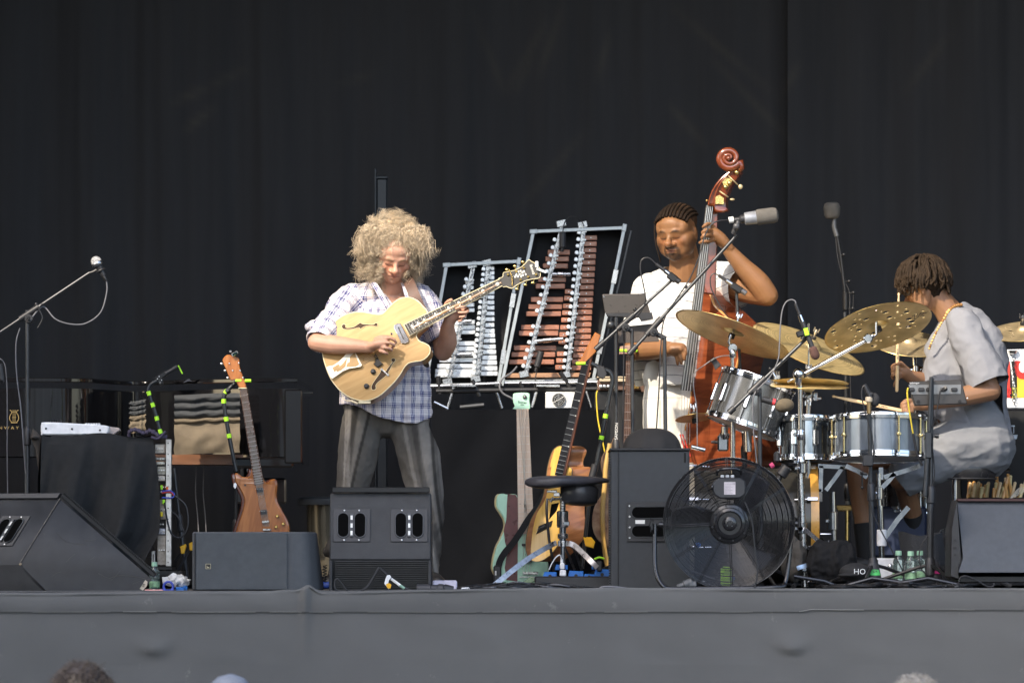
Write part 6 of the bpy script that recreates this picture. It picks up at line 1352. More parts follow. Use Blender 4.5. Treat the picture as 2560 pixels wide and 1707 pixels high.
def cuff(p, a, b_, off, rr=.14):
    a = np.array(a); d = np.array(b_)-a; L = np.linalg.norm(d); d /= L; s = (p-a)@d; q = p-a-s[:,None]*d; return (s > L*off)&(np.linalg.norm(q,axis=1) < rr)
trim(me, lambda p: (p[:,2] < P(0,966,YB+.24).z)|cuff(p, Rs, Re, .84)|cuff(p, Ls, Le, .44, .16)|((p[:,2] > Bz(0,1105).z)&(np.linalg.norm(p[:,:2]-np.array(Bz(530,1100,.17))[:2],axis=1) < .105)))
p = co(me); wh = np.tile(np.array((.74,.73,.70)),(len(p),1)); u = p[:,2]+.012*np.sin(p[:,0]*14)+.25*(p[:,0]-Ls.x)*(p[:,0] > Ls.x-.06)*-1.2
setvec(me, 'uvc', np.stack([u,u,u],1))
b_ = fpart(bt, 'shirt', me, stripe_mat())
# trousers
mb = MB()
cap(mb, [P(1672,975,YB+.25), P(1668,1040,YB+.24), P(1670,1220,YB+.25), P(1668,1440,YB+.27)], [.125,.125,.10,.08], 22); cap(mb, [P(1722,975,YB+.25), P(1725,1050,YB+.24), P(1724,1220,YB+.25), P(1722,1440,YB+.27)], [.12,.125,.10,.08], 22)
cap(mb, [P(1665,945,YB+.24), P(1728,945,YB+.24)], [.12,.12], 22)
me = fuse(mb, .008, 4); wrinkle(me, .008, 7, (1.2,1,.6), 31); p = co(me); cc = np.tile(np.array((.72,.70,.64)),(len(p),1)); cc[np.abs(p[:,0]-P(1652,0,YB).x) < .004] *= .7; cc[np.abs(p[:,2]-P(0,992,YB).z) < .0035] *= .75; setcol(me, cc); fpart(bt, 'trousers', me, vcmat('white_twill', .85, .2, 400, var=.04, spec=.2))
for x in (1664,1722):
    b = MB(); q = P(x,1468,YB+.2); cap(b, [q+V(0,.05,.035), q+V(-.01,-.05,.035), q+V(-.02,-.15,.026)], [.04,.045,.035], 14, flat=.8); bt.part('shoe', b, WHT)
# red tassel cords at the pocket
b = MB(); b.tube([P(1700,1085,YB+.02),P(1718,1145,YB+.02)], .004, 6); bt.part('red_cord', b, mat('red_cord',(.5,.04,.03),.7)); b = MB(); b.tube([P(1706,1085,YB+.02),P(1726,1140,YB+.02)], .004, 6); bt.part('red_cord', b, MATS['red_cord'])
# cornrow braids drawn back over the skull
def skull(th, ph): # th: along front-back, ph: sideways
    return HO+hax[0]*(.079*HS*math.sin(ph)*math.sin(max(.1,th)) if 0 else .081*HS*math.sin(ph))+hax[2]*((.042+.084*math.cos(ph)*math.sin(th))*HS)+hax[1]*((-.012+.100*math.cos(th)*math.cos(ph*.55))*HS)
HB = vcmat('dark_braids', .75, .5, 260, 0, spec=.12, var=.25)
b = MB()
for k in range(12):
    ph = -1.15+2.3*k/11; pts = []; rr = []
    for j in range(26):
        th = .60+(2.35-.60)*j/25; pts.append(skull(th, ph)-hax[2]*.001); rr.append(.0062+.0026*abs(math.sin(j*1.9)))
    b.tube(pts, rr, 8)
me = b.mesh('x', ang=80); setcol(me, np.tile(np.array((.020,.013,.009)),(len(me.vertices),1))); fpart(bt, 'braids', me, HB)
b = MB(); m3 = Matrix((hax[0],hax[1],hax[2])).transposed(); b.ell(HO+hax[1]*(-.025*HS)+hax[2]*(.05*HS), (.079*HS,.092*HS,.078*HS), m3, 24, 16); b.ell(HO+hax[1]*(-.055*HS)+hax[2]*(-.005*HS), (.066*HS,.055*HS,.06*HS), m3, 20, 14); me = fuse(b, .006, 2); setcol(me, np.tile(np.array((.075,.042,.024)),(len(me.vertices),1))); fpart(bt, 'scalp_hair', me, HB)
b = MB(); b.tube(sp([Bz(330,640,.08),Bz(285,700,.09),Bz(272,780,.09),Bz(285,900,.09),Bz(310,990,.10),Bz(325,1050,.12)],6), .0034, 7); me = b.mesh('x',ang=80); setcol(me, np.tile(np.array((.03,.02,.014)),(len(me.vertices),1))); fpart(bt, 'hanging_braid', me, HB)
b = MB(); b.ell(HO+hax[0]*(.084*HS)+hax[1]*.003+hax[2]*(-.036*HS), .006); bt.part('earring', b, CH)
# ---- the bass
db = Thing('double_bass', 'glossy reddish-brown double bass with carved scroll held by the bass player', 'double bass', P(1790,1470,YB), None)
VARN = wood('bass_varnish', (.13,.030,.012), (.25,.062,.022), 5, (1.2,1.2,7), .12, 1.0); VARN2 = wood('bass_varnish_dark', (.15,.03,.010), (.24,.05,.014), 8, (1,1,3), .15, 1.0)
nb = V(-.66,-.75,0).normalized(); ob = P(1790,900,YB)
zb_ = lambda x,y,off=0: onplane(x, y, ob+nb*off, nb)
o = catmull([(1757,722),(1775,735),(1788,765),(1812,788),(1842,822),(1852,870),(1840,925),(1838,980),(1862,1040),(1890,1110),(1885,1200),(1845,1265),(1785,1285),(1725,1265),(1700,1200),(1700,1120),(1722,1040),(1728,970),(1722,900),(1715,840),(1725,780),(1742,735)],5)
b = MB(); b.poly([zb_(x,y) for x,y in o], -nb, .20, .004); bo = db.part('body_shell', b, VARN)
b = MB(); b.poly([zb_(x,y,.004) for x,y in o], -nb, .006, .002); db.part('top_plate', b, VARN, bo)
b = MB(); b.tube([zb_(x,y,.002) for x,y in o], .006, 8, closed=True); db.part('front_edge', b, wood('edge_worn',(.5,.22,.06),(.62,.32,.1),10,(1,1,1),.2,.8), bo); b = MB(); b.tube([zb_(x,y,-.20) for x,y in o], .006, 8, closed=True); db.part('back_edge', b, MATS['edge_worn'], bo)
# neck, fingerboard, strings
n0, n1 = (1775,516), (1714,976)
YN = YB-.12
a, c = P(1715,976,YN), P(1775,514,YN+.02); d = (c-a).normalized(); s = d.cross(V(0,1,0)).normalized()
if s.x < 0: s = -s
FBG = mat('grey_fingerboard', (.10,.092,.082), .22, .0, var=.35, scale=6, stretch=(10,10,.5), spec=.9)  # grey base colour with lengthwise tone streaks
b = MB(); b.poly([a-s*.028, c-s*.020, c+s*.018, a+s*.030], V(.2,1,0).normalized(), .012, .003); fb = db.part('fingerboard', b, FBG)
b = MB(); a2 = P(1762,735,YN); b.poly([p+V(.012,.014,0) for p in (a2-s*.022, c-s*.018, c+s*.024, a2+s*.036)], V(.3,1,0).normalized(), .035, .008); db.part('neck', b, VARN2)
b = MB(); b.poly([zb_(x,y,.012) for x,y in ((1738,860),(1768,760),(1762,1000),(1745,1040),(1735,985))], -nb, .002); 
for k in range(4):
    f = (k-1.5)/1.5; b = MB(); b.tube([c+s*f*.013+V(0,-.006,0), a+s*f*.020+V(0,-.016,0), P(1703+k*7,1110,YN)], .0018, 6); db.part('string', b, STR)
# pegbox, scroll
S_ = lambda x,y,o=0: P(1560+.2806*x, 360+.2806*y, YN+o)
pb = catmull([(745,545),(760,470),(800,380),(860,300),(930,245),(985,225),(1035,245),(1030,270),(980,340),(930,420),(905,500),(905,560),(920,590),(860,612),(810,600),(795,555)],3)
b = MB(); b.poly([S_(x,y,-.01) for x,y in pb], V(.25,1,0).normalized(), .07, .006); pbx = db.part('pegbox', b, VARN2)
b = MB(); b.tube(sp([S_(752,540,-.02),S_(775,450,-.02),S_(820,370,-.02),S_(880,300,-.02),S_(950,245,-.02)],6), .0045, 8); b2 = MB(); db.part('pegbox_edge', b, VARN, pbx); b2.tube(sp([S_(806,545,-.02),S_(815,450,-.02),S_(860,350,-.02),S_(930,270,-.02)],6), .0045, 8); db.part('pegbox_edge', b2, VARN, pbx)
b = MB(); pts = []; rr = []
for i in range(90):
    t_ = i/89; ang = -0.35+t_*4.6*math.pi*-1*.86; r = .048*(1-t_)**.75+.006 ; pts.append(S_(935,128,-.015)+V(r*math.cos(ang)*1.0,-.030*t_,-r*math.sin(ang)*.92*-1)); rr.append(.0165*(1-t_)+.006)
b.tube([S_(1015,250,-.005),S_(1045,215,-.01)]+[p for p in pts], [.018,.018]+rr, 14, flat=1); db.part('scroll', b, wood('scroll_varnish',(.15,.035,.014),(.28,.07,.025),8,(1,1,1),.15,1.0), pbx, ang=180)
b = MB(); b.ell(S_(930,130,-.045), (.013,.014,.012)); db.part('scroll_eye', b, MATS['scroll_varnish'], pbx, ang=180)
BR2 = mat('engraved_brass', (.55,.42,.16), .35, .9, var=.5, scale=160, bump=.8, bscale=200)
for q_ in ([(815,470),(850,455),(890,480),(890,540),(815,535)],[(870,330),(900,300),(965,310),(960,360),(900,400)]):
    b = MB(); b.poly([S_(x,y,-.022) for x,y in q_], V(0,1,0), .006, .001); pl = db.part('machine_plate', b, BR2, pbx); 
for x,y in ((905,385),(1005,255),(940,350)):
    b = MB(); b.ell(S_(x,y,-.03), (.012,.010,.012)); db.part('machine_gear', b, BRASS, pbx, ang=180)
for (x0,y0),(x1,y1),(hx,hy),m_ in (((930,285),(1015,365),(1038,382),(.0115,.005,.0125)),((850,420),(930,475),(965,495),(.013,.006,.006))):
    b = MB(); b.cyl(S_(x0,y0,-.03), S_(x1,y1,-.035), .0035, 8); b.ell(S_(hx,hy,-.036), tuple(k*1.0 for k in m_)); db.part('tuning_key', b, mat('aged_brass',(.5,.4,.22),.4,.5), pbx, ang=180)
b = MB(); b.ell(S_(738,505,0), .006); b.cyl(S_(740,505,0), S_(790,505,0), .003, 6); db.part('tuning_key', b, BRASS, pbx)
b = MB(); b.tube([P(1790,1280,YB+.05), P(1792,1470,YB+.03)], .006); db.part('endpin', b, BM)
# ---- tablet and desk in front of him
YTB = 1.9
t = Thing('tablet', 'dark tablet propped on a stand in front of the bass player', 'tablet', P(1565,790,YTB))
q = lambda x,y,o=0: P(1480+.2933*x, 700+.2933*y, YTB+o)
b = MB(); b.poly([q(x,y) for x,y in ((85,128),(95,122),(448,117),(456,125),(500,295),(120,285),(108,270))], V(0,1,.15), .010, .002); t.part('tablet_back', b, mat('tablet_brown',(.06,.05,.042),.3,.3)); b = MB(); b.cyl(q(100,142,-.001), q(100,142,-.004), .004, 10); t.part('camera_lens', b, CHD)
b = MB(); b.poly([q(x,y,-.012) for x,y in ((118,282),(510,275),(524,330),(420,350),(400,320),(200,315),(130,310))], V(0,1,0), .03, .003); t.part('holder', b, BP)
t = mic_stand('black stand holding the tablet, with white lettering low on its pole', (1541,1475), (1540,792), YTB, None, feet=True, r=.0105, sleeve=.52, tripod=(.4,))
t.text('pole_lettering', 'SAMSON', .021, P(1541,1078,YTB)+V(0,-.0145,0), V(.04,0,1), V(-1,0,.04), TAPEW, ext=.0003)
b = MB(); b.ell(P(1527,812,YTB-.03), (.019,.014,.019)); b.cyl(P(1527,812,YTB), P(1540,812,YTB), .007, 8); t.part('knob', b, GM)
t = Thing('music_desk', 'brown music desk panel below the tablet', 'music desk', P(1596,858,YTB+.1)); b = MB(); b.poly([q(x,y,.06) for x,y in ((220,400),(400,385),(545,370),(572,525),(225,540))], V(0,1,.1), .012, .002); t.part('panel', b, mat('desk_brown',(.075,.06,.05),.5))
# ---- his microphone stands
def seg_bands(t, A_, B_, r, fs, m=TAPEW, L=.03):
    for f in fs:
        d_ = (B_-A_).normalized(); p_ = A_.lerp(B_,f); b = MB(); b.cyl(p_-d_*L/2, p_+d_*L/2, r, 12); t.part('band', b, m)
mic_stand('boom stand crossing the tablet, its microphone aimed at the bass', (1583,1475), (1580,822), 1.7, (1488,874,1678,702), r=.0105, sleeve=.5, tripod=(1.2,))
t = Thing('microphone', 'slim pencil microphone with silver band left of the bass neck', 'microphone', P(1700,708,1.65), 'microphones'); A_, B_ = P(1640,660,1.65), P(1700,706,1.65)
b = MB(); d_ = (B_-A_); b.cyl(A_, A_.lerp(B_,.45), .0085, 12, .002); b2 = MB(); b2.cyl(A_.lerp(B_,.38), A_.lerp(B_,.56), .0115, 12); b3 = MB(); b3.cyl(A_.lerp(B_,.56), B_, .0145, 14, .003); t.part('connector', b, BP); t.part('silver_band', b2, CH); t.part('body', b3, BP)
b = MB(); b.box(A_.lerp(B_,.68)+V(0,.0,-.004), (.05,.03,.036), ax=(d_.normalized(),V(0,1,0),d_.normalized().cross(V(0,1,0))), bev=.005); t.part('clip', b, BM)
cable('microphone_cable', 'cable looping down from the pencil microphone left of the bass neck', [P(1640,660,1.65),P(1622,645,1.65),P(1604,650,1.65),P(1601,675,1.65),P(1608,710,1.65),P(1614,745,1.65),P(1610,765,1.66),P(1594,790,1.68),P(1563,815,1.72),P(1560,860,1.75),P(1558,1000,1.75),P(1556,1140,1.75)], .0033, CABLE)
mic_stand('long boom stand reaching up past the bass neck to the large microphone', (1668,1475), (1661,840), 1.5, (1572,886,1842,588), r=.0115, sleeve=.42, tripod=(2.0,))
t = Thing('microphone', 'large grey-foam microphone beside the bass neck at head height', 'microphone', P(1905,560,1.45), 'microphones')
A_, B_ = P(1822,552,1.45), P(1944,537,1.45); d_ = (B_-A_).normalized()
b = MB(); b.lathe([(.011,0),(.013,.05),(.021,.06),(.021,.082)], A_, d_, 16); t.part('connector', b, BP)
b = MB(); p_ = A_.lerp(B_,.32); b.lathe([(.026,0),(.030,.004),(.032,.058),(.030,.062)], p_, d_, 24); t.part('body', b, mat('mic_silvergrey',(.30,.31,.33),.4,.3))
b = MB(); p_ = A_.lerp(B_,.56); b.lathe([(.028,-.002),(.036,.004),(.038,.012),(.038,.085),(.033,.100),(.018,.108),(0,.109)], p_, d_, 28); t.part('foam_head', b, FOAM)
b = MB(); b.ell(P(1841,566,1.44), (.017,.014,.017)); b.cyl(P(1841,566,1.45), P(1833,584,1.47), .012, 12, .002); b.cyl(P(1846,553,1.44), P(1841,566,1.44), .01, 10); t.part('swivel_clip', b, mat('dark_grey_metal',(.08,.08,.085),.45,.3)); b = MB(); b.cyl(P(1822,551,1.45), P(1834,549,1.45), .0155, 14); t.part('label_band', b, TAPEW)
cable('microphone_cable', 'cable running from the large foam microphone down along its boom', [P(1822,551,1.45),P(1800,552,1.43),P(1778,562,1.42),P(1762,590,1.42),P(1748,640,1.42),P(1728,690,1.43),P(1710,720,1.43),P(1690,750,1.43),P(1660,800,1.44),P(1652,870,1.44),P(1648,960,1.45),P(1640,1090,1.46)], .0036, CABLE)
# mic on the right of the bass neck
mic_stand('short dark stand rising behind the tilted cymbal with a pencil microphone', (1876,1475), (1841,722), 2.0, None, r=.009, sleeve=.45, feet=False)
t = Thing('microphone', 'silver-banded pencil microphone right of the bass neck', 'microphone', P(1866,735,1.98), 'microphones'); A_, B_ = P(1796,688,1.98), P(1866,734,1.98)
b = MB(); b.cyl(A_, A_.lerp(B_,.3), .008, 12, .002); t.part('connector', b, BP); b = MB(); b.cyl(A_.lerp(B_,.28), A_.lerp(B_,.5), .0115, 12); t.part('silver_band', b, CHD); b = MB(); b.cyl(A_.lerp(B_,.5), B_, .014, 12, .003); t.part('body', b, mat('mic_grey',(.14,.14,.15),.4,.4)); b = MB(); d_ = (B_-A_).normalized(); b.box(A_.lerp(B_,.65)+V(0,0,-.004), (.06,.03,.034), ax=(d_,V(0,1,0),d_.cross(V(0,1,0))), bev=.005); t.part('clip', b, BM)
cable('microphone_cable', 'cable looping from the pencil microphone across the bass body', [P(1796,688,1.98),P(1784,684,1.98),P(1776,695,1.98),P(1778,720,1.98),P(1792,750,1.98),P(1810,780,1.98),P(1828,800,2.0)], .003, CABLE)
# ================================================================ drum kit
BRZ = None
def cymbal_mat(name, c1, c2, rough=.34, rings=260):
    m = bpy.data.materials.new(name); m.use_nodes = True; t = m.node_tree; N = t.nodes; b = N['Principled BSDF']
    a = N.new('ShaderNodeAttribute'); a.attribute_name = 'rad'; sx = N.new('ShaderNodeSeparateXYZ'); t.links.new(a.outputs['Vector'], sx.inputs[0])
    w_ = N.new('ShaderNodeTexNoise'); w_.noise_dimensions = '1D'; w_.inputs['Scale'].default_value = rings; w_.inputs['Detail'].default_value = 3; t.links.new(sx.outputs[0], w_.inputs['W'])
    n = N.new('ShaderNodeTexNoise'); n.inputs['Scale'].default_value = 9; n.inputs['Detail'].default_value = 5; tc = N.new('ShaderNodeTexCoord'); t.links.new(tc.outputs['Object'], n.inputs['Vector'])
    ad = N.new('ShaderNodeMath'); ad.operation = 'ADD'; t.links.new(w_.outputs[0], ad.inputs[0]); t.links.new(n.outputs[0], ad.inputs[1])
    cr = N.new('ShaderNodeValToRGB'); t.links.new(ad.outputs[0], cr.inputs[0]); cr.color_ramp.elements[0].position = .75; cr.color_ramp.elements[1].position = 1.0; cr.color_ramp.elements[0].position = .7
    mr = N.new('ShaderNodeMapRange'); mr.inputs[1].default_value = .7; mr.inputs[2].default_value = 1.3; t.links.new(ad.outputs[0], mr.inputs[0]); t.links.new(mr.outputs[0], cr.inputs[0])
    cr.color_ramp.elements[0].position = .2; cr.color_ramp.elements[1].position = .8; cr.color_ramp.elements[0].color = list(c1)+[1]; cr.color_ramp.elements[1].color = list(c2)+[1]
    t.links.new(cr.outputs[0], b.inputs['Base Color']); b.inputs['Metallic'].default_value = .55; b.inputs['Roughness'].default_value = rough; b.inputs['Anisotropic'].default_value = .3
    bp = N.new('ShaderNodeBump'); bp.inputs['Strength'].default_value = .35; bp.inputs['Distance'].default_value = .001; t.links.new(w_.outputs[0], bp.inputs['Height']); t.links.new(bp.outputs[0], b.inputs['Normal']); return m
BRZ = cymbal_mat('cymbal_bronze', (.62,.46,.20), (.92,.74,.40)); BRZD = cymbal_mat('cymbal_dark_bronze', (.28,.22,.13), (.60,.47,.27), .4); BRZP = cymbal_mat('cymbal_traditional', (.52,.39,.17), (.85,.66,.32), .38, 120)
def cymbal(label, cx, cy, a, b_, ang, Y, under, m, holes=None, group='cymbals of the drum kit', bell=.14, bow=.10, invert=False, txt=None):
    c = P(cx,cy,Y); k = b_/a; th = R(ang); maj = V(math.cos(th),0,math.sin(th)); mi = V(-math.sin(th),0,math.cos(th)); n = (mi*math.sqrt(1-k*k)+V(0,1,0)*(k if under else -k)).normalized(); r = a*M(Y)
    if invert: n = -n
    t = Thing('cymbal', label, 'cymbal', c, group); e2 = n.cross(maj)
    NR, NA = 26, 96; vs = []
    rad = []
    def hgt(f): return (bow*r*(1-f*f)*.55 + (bell*r*.9*max(0,1-(f/.19)**2)**.6 if f < .19 else 0))
    rs = [0,.05,.1,.14,.17,.19]+[.19+.81*i/20 for i in range(1,21)]
    hs = holes or []
    bm = bmesh.new(); vv = []
    for f in rs:
        row = []
        for j in range(NA):
            q = 2*math.pi*j/NA; p_ = c+maj*(r*f*math.cos(q))+e2*(r*f*math.sin(q))+n*(hgt(f)-hgt(.5)*0-bow*r*.3); row.append(bm.verts.new(p_-t.loc)); rad.append(f*r)
        vv.append(row)
    def hit(f, q):
        for (hf, hq, hr) in hs:
            dx = f*math.cos(q)-hf*math.cos(hq); dy = f*math.sin(q)-hf*math.sin(hq)
            if dx*dx+dy*dy < hr*hr: return True
        return False
    for i in range(len(rs)-1):
        for j in range(NA): bm.faces.new((vv[i][j], vv[i][(j+1) % NA], vv[i+1][(j+1) % NA], vv[i+1][j]))
    bmesh.ops.remove_doubles(bm, verts=bm.verts, dist=1e-6); me = bpy.data.meshes.new('cymbal_plate'); bm.to_mesh(me); bm.free()
    pc = co(me)+np.array(t.loc)-np.array(c); rr = np.linalg.norm(pc-(pc@np.array(n))[:,None]*np.array(n),axis=1); setvec(me, 'rad', np.stack([rr,rr,rr],1))
    me.polygons.foreach_set('use_smooth', [True]*len(me.polygons)); o = t.part('plate', me, m); s_ = o.modifiers.new('thickness', 'SOLIDIFY'); s_.thickness = .0022; s_.offset = 0
    b = MB(); b.tube([c+maj*(r*math.cos(2*math.pi*j/64))+e2*(r*math.sin(2*math.pi*j/64))-n*bow*r*.3 for j in range(64)], .0016, 6, closed=True); t.part('rim', b, m if False else BRASS, o)
    if hs:  # punched holes: bored with one boolean cutter
        cb = MB()
        for hf, hq, hr in hs:
            p_ = c+maj*(r*hf*math.cos(hq))+e2*(r*hf*math.sin(hq)); cb.cyl(p_-n*.06, p_+n*.06, hr*r, 14)
        cut = bpy.data.objects.new('cut', cb.mesh('cut', t.loc)); COL.objects.link(cut); cut.location = t.loc; bpy.context.view_layer.update()
        bo_ = o.modifiers.new('holes','BOOLEAN'); bo_.object = cut; bo_.operation = 'DIFFERENCE'; bo_.solver = 'EXACT'
        dg = bpy.context.evaluated_depsgraph_get(); nm = bpy.data.meshes.new_from_object(o.evaluated_get(dg)); o.modifiers.clear(); o.data = nm; bpy.data.objects.remove(cut)
        nm.materials.clear(); nm.materials.append(m)
    # felts and wing nut
    b = MB(); b.cyl(c+n*(hgt(0)-bow*r*.3+.002), c+n*(hgt(0)-bow*r*.3+.014), .014, 14); b.cyl(c-n*.028, c-n*.006, .016, 14); t.part('felt_washer', b, RUB)
    b = MB(); b.cyl(c-n*.03, c+n*(hgt(0)+.045), .0045, 8); t.part('threaded_rod', b, CHD); w0 = c+n*(hgt(0)+.028-bow*r*.3*0)
    b = MB(); b.lathe([(.008,-.008),(.010,.0),(.007,.014)], w0, n, 10); b.box(w0+maj*.012+n*.014, (.008,.005,.024), ax=(maj,e2,n), bev=.002); b.box(w0-maj*.012+n*.014, (.008,.005,.024), ax=(maj,e2,n), bev=.002); t.part('wing_nut', b, CHD)
    if txt: t.text('cymbal_lettering', txt[0], txt[1], c+maj*r*txt[2]+e2*r*txt[3]-n*(bow*r*.3+.0) + (n*.004 if not under else -n*.007)+n*hgt(math.hypot(txt[2],txt[3])), txt[4], txt[5], BM, o, ext=.0002)
    return t, c, n
D = lambda x,y: (1640+.2933*x, 720+.2933*y)
E_ = lambda x,y: (1900+.3826*x, 900+.3826*y)
H_ = lambda x,y: (2000+.357*x, 480+.357*y)
def tube2(t, name, pts, Y, r, m=CH, seg=12, parent=None, fn=D, bev=0):
    b = MB(); q_ = [P(*fn(x,y),Y+(o[0] if o else 0)) for x,y,*o in pts]; b.tube(q_, r, seg); return t.part(name, b, m, parent)
YK = 1.75
cymbal('large tilted ride cymbal in front of the bass body, leftmost of the kit', *D(655,382), 150, 27, -20.5, YK, True, BRZ)
cymbal('dark-topped crash cymbal behind the tilted ride, microphone hanging over it', *D(1308,505), 150, 44, -22, YK+.35, False, BRZP)
rh = random.Random(4); holes = []
tries = 0
while len(holes) < 46 and tries < 4000:
    tries += 1; f = math.sqrt(rh.uniform(.30**2,.92**2)); q_ = rh.uniform(0,6.283); hr = rh.choice([.058,.055,.028,.028,.022]) 
    if all(math.hypot(f*math.cos(q_)-g*math.cos(h), f*math.sin(q_)-g*math.sin(h)) > hr+k+.03 for g,h,k in holes): holes.append((f,q_,hr))
cymbal('perforated cymbal full of round holes, raised on the long chrome arm', *H_(545,938), 137, 51, 13.5, YK-.15, True, BRZP, holes, txt=('Zildjian', .030, .80, -.16, V(.9,0,.5), V(-.45,-.2,.85)))
cymbal('plain crash cymbal half hidden behind the drummer, under the perforated one', *H_(760,1052), 98, 36, -5, YK+.45, False, BRZD)
holes2 = [(f,q_,hr) for f,q_,hr in holes if rh.random() < .6]
cymbal('perforated cymbal cut by the right edge of the picture', *H_(1565,968), 92, 27, 6, YK+.4, False, BRZD, holes2)
cymbal('upper hi-hat cymbal of the closed pair', *D(1298,822), 102, 9, -1.5, YK-.05, False, BRZ, group='hi-hat pair', bow=.16, bell=.16)
cymbal('lower hi-hat cymbal of the closed pair', *D(1298,828), 101, 8, -1.5, YK-.05, True, BRZ, group='hi-hat pair', bow=.2, invert=True)
cymbal('small splash cymbal low before the bass player\'s trousers', 1737,1043, 49, 9, 7, YK+.1, True, BRZD)
# ---- drums
SHELLG = mat('silver_shell', (.20,.205,.205), .2, .75, var=.15, scale=5); PEARLG = mat('grey_marine_pearl', (.095,.115,.145), .18, .15, var=.45, scale=14, coat=.8, stretch=(1,1,.35)); HEADW = mat('drum_head', (.72,.72,.70), .5)
def drum(label, top, bot, r, Y, m, nl=8, lug='tube', lugm=CHD, tilt=V(0,0,0), ph=.2, rimw=.016, group='drums of the kit', tilt_y=-0.012, beads=True):
    a = P(*top,Y); c = P(*bot,Y+tilt_y); ax = (a-c).normalized(); L = (a-c).length; R_ = r*M(Y)
    t = Thing('drum', label, 'drum', c, group)
    b = MB(); b.lathe([(R_-.004,0),(R_,.004),(R_,L-.004),(R_-.004,L)], c, ax, 64); t.part('shell', b, m)
    for f, nm in ((1,'batter_hoop'),(0,'resonant_hoop')):
        p_ = c+ax*(L*f); s = 1 if f else -1
        b = MB(); b.lathe([(R_+.003,-.014*s),(R_+.010,-.013*s),(R_+.011,.002*s),(R_+.007,.004*s),(R_+.007,.014*s),(R_+.009,.016*s),(R_+.002,.017*s),(R_+.001,.004*s),(R_+.003,-.014*s)], p_, ax, 64, caps=False); t.part(nm, b, CH)
        b = MB(); b.lathe([(R_+.001,-.004*s),(R_,.006*s),(0,.006*s)], p_, ax, 48, caps=False); t.part('drum_head', b, HEADW)
    x, y, z = frame(ax)
    for k in range(nl):
        q_ = ph+2*math.pi*k/nl; dr = x*math.cos(q_)+y*math.sin(q_); p0 = c+dr*(R_+.010)
        if lug == 'tube':
            b = MB(); b.cyl(p0+ax*.004, p0+ax*(L-.004), .0048, 8); b.lathe([(.009,-.008),(.011,0),(.009,.008)], p0+ax*L*.5, ax, 10); b.cyl(p0+ax*L*.5-dr*.01, p0+ax*L*.5+dr*.014, .006, 8)
        else:
            b = MB(); b.box(p0+ax*L*.5, (.018,.026,L*.42), ax=(dr,ax.cross(dr),ax), bev=.006); b.cyl(p0+ax*.004, p0+ax*(L-.004), .0033, 8)
        lg = t.part('lug', b, lugm)
        b = MB()
        for f in (-.006,L+.006): b.box(p0+ax*f, (.012,.014,.012), ax=(dr,ax.cross(dr),ax), bev=.002)
        t.part('tension_rod', b, CH, lg)
    return t
drum('rack tom tilted to the left over the fan, silver shell', D(868,800), D(736,1170), 90, YK+.05, SHELLG, 8, 'cast', CH, ph=.5)
drum('small dark mirror-finish drum left of the snare', E_(300,392), E_(300,642), 66, YK+.05, mat('mirror_shell',(.18,.20,.22),.1,.9,var=.7,scale=20,stretch=(1,1,.1)), 8, 'cast', CH, ph=.3)
drum('grey pearl snare drum with gold tube lugs in front of the drummer', E_(778,385), E_(778,628), 113, YK-.2, PEARLG, 10, 'tube', mat('gold_lug',(.62,.5,.25),.25,.9), ph=.05)
t = drum('dark floor tom standing low behind the snare stand', E_(945,800), E_(945,985), 50, YK+.5, mat('dark_shell',(.03,.03,.035),.2,coat=.8), 6, 'tube', CHD)
# bass drum on its side
t = Thing('bass_drum', 'big bass drum lying on its side behind the round fan', 'drum', P(1900,1465,YK), 'drums of the kit')
c0, c1 = P(1722,1310,YK+.15), P(2030,1310,YK+.15); R_ = 148*M(YK)
b = MB(); b.lathe([(R_,0),(R_,(c1-c0).length)], c0, V(1,0,0), 72, caps=False); t.part('shell', b, mat('bd_shell',(.05,.048,.042),.2,.5,var=.3,scale=4))
for p_, m_ in ((c0,mat('bd_hoop_grey',(.28,.25,.2),.3)),(c1,mat('bd_hoop_amber',(.55,.28,.05),.3,coat=.5))):
    b = MB(); b.lathe([(R_+.002,-.02),(R_+.014,-.02),(R_+.014,.02),(R_+.002,.02),(R_+.002,-.02)], p_, V(1,0,0), 72, caps=False); t.part('hoop', b, m_)
    b = MB(); b.lathe([(R_,0),(0,.001)], p_, V(1,0,0), 48, caps=False); t.part('drum_head', b, mat('bd_head',(.10,.10,.10),.4))
for k in range(8):
    q_ = -.4+k*math.pi/4; dr = V(0,math.cos(q_),math.sin(q_)); 
    for p_, s in ((c0,1),(c1,-1)):
        b = MB(); b.box(p_+dr*(R_+.018)+V(s*.012,0,0), (.055,.02,.012), ax=(V(1,0,0),dr.cross(V(1,0,0)),dr), bev=.003); b.cyl(p_+dr*(R_+.02), p_+dr*(R_+.012)+V(s*.10,0,0), .0035, 8); t.part('claw', b, CH)
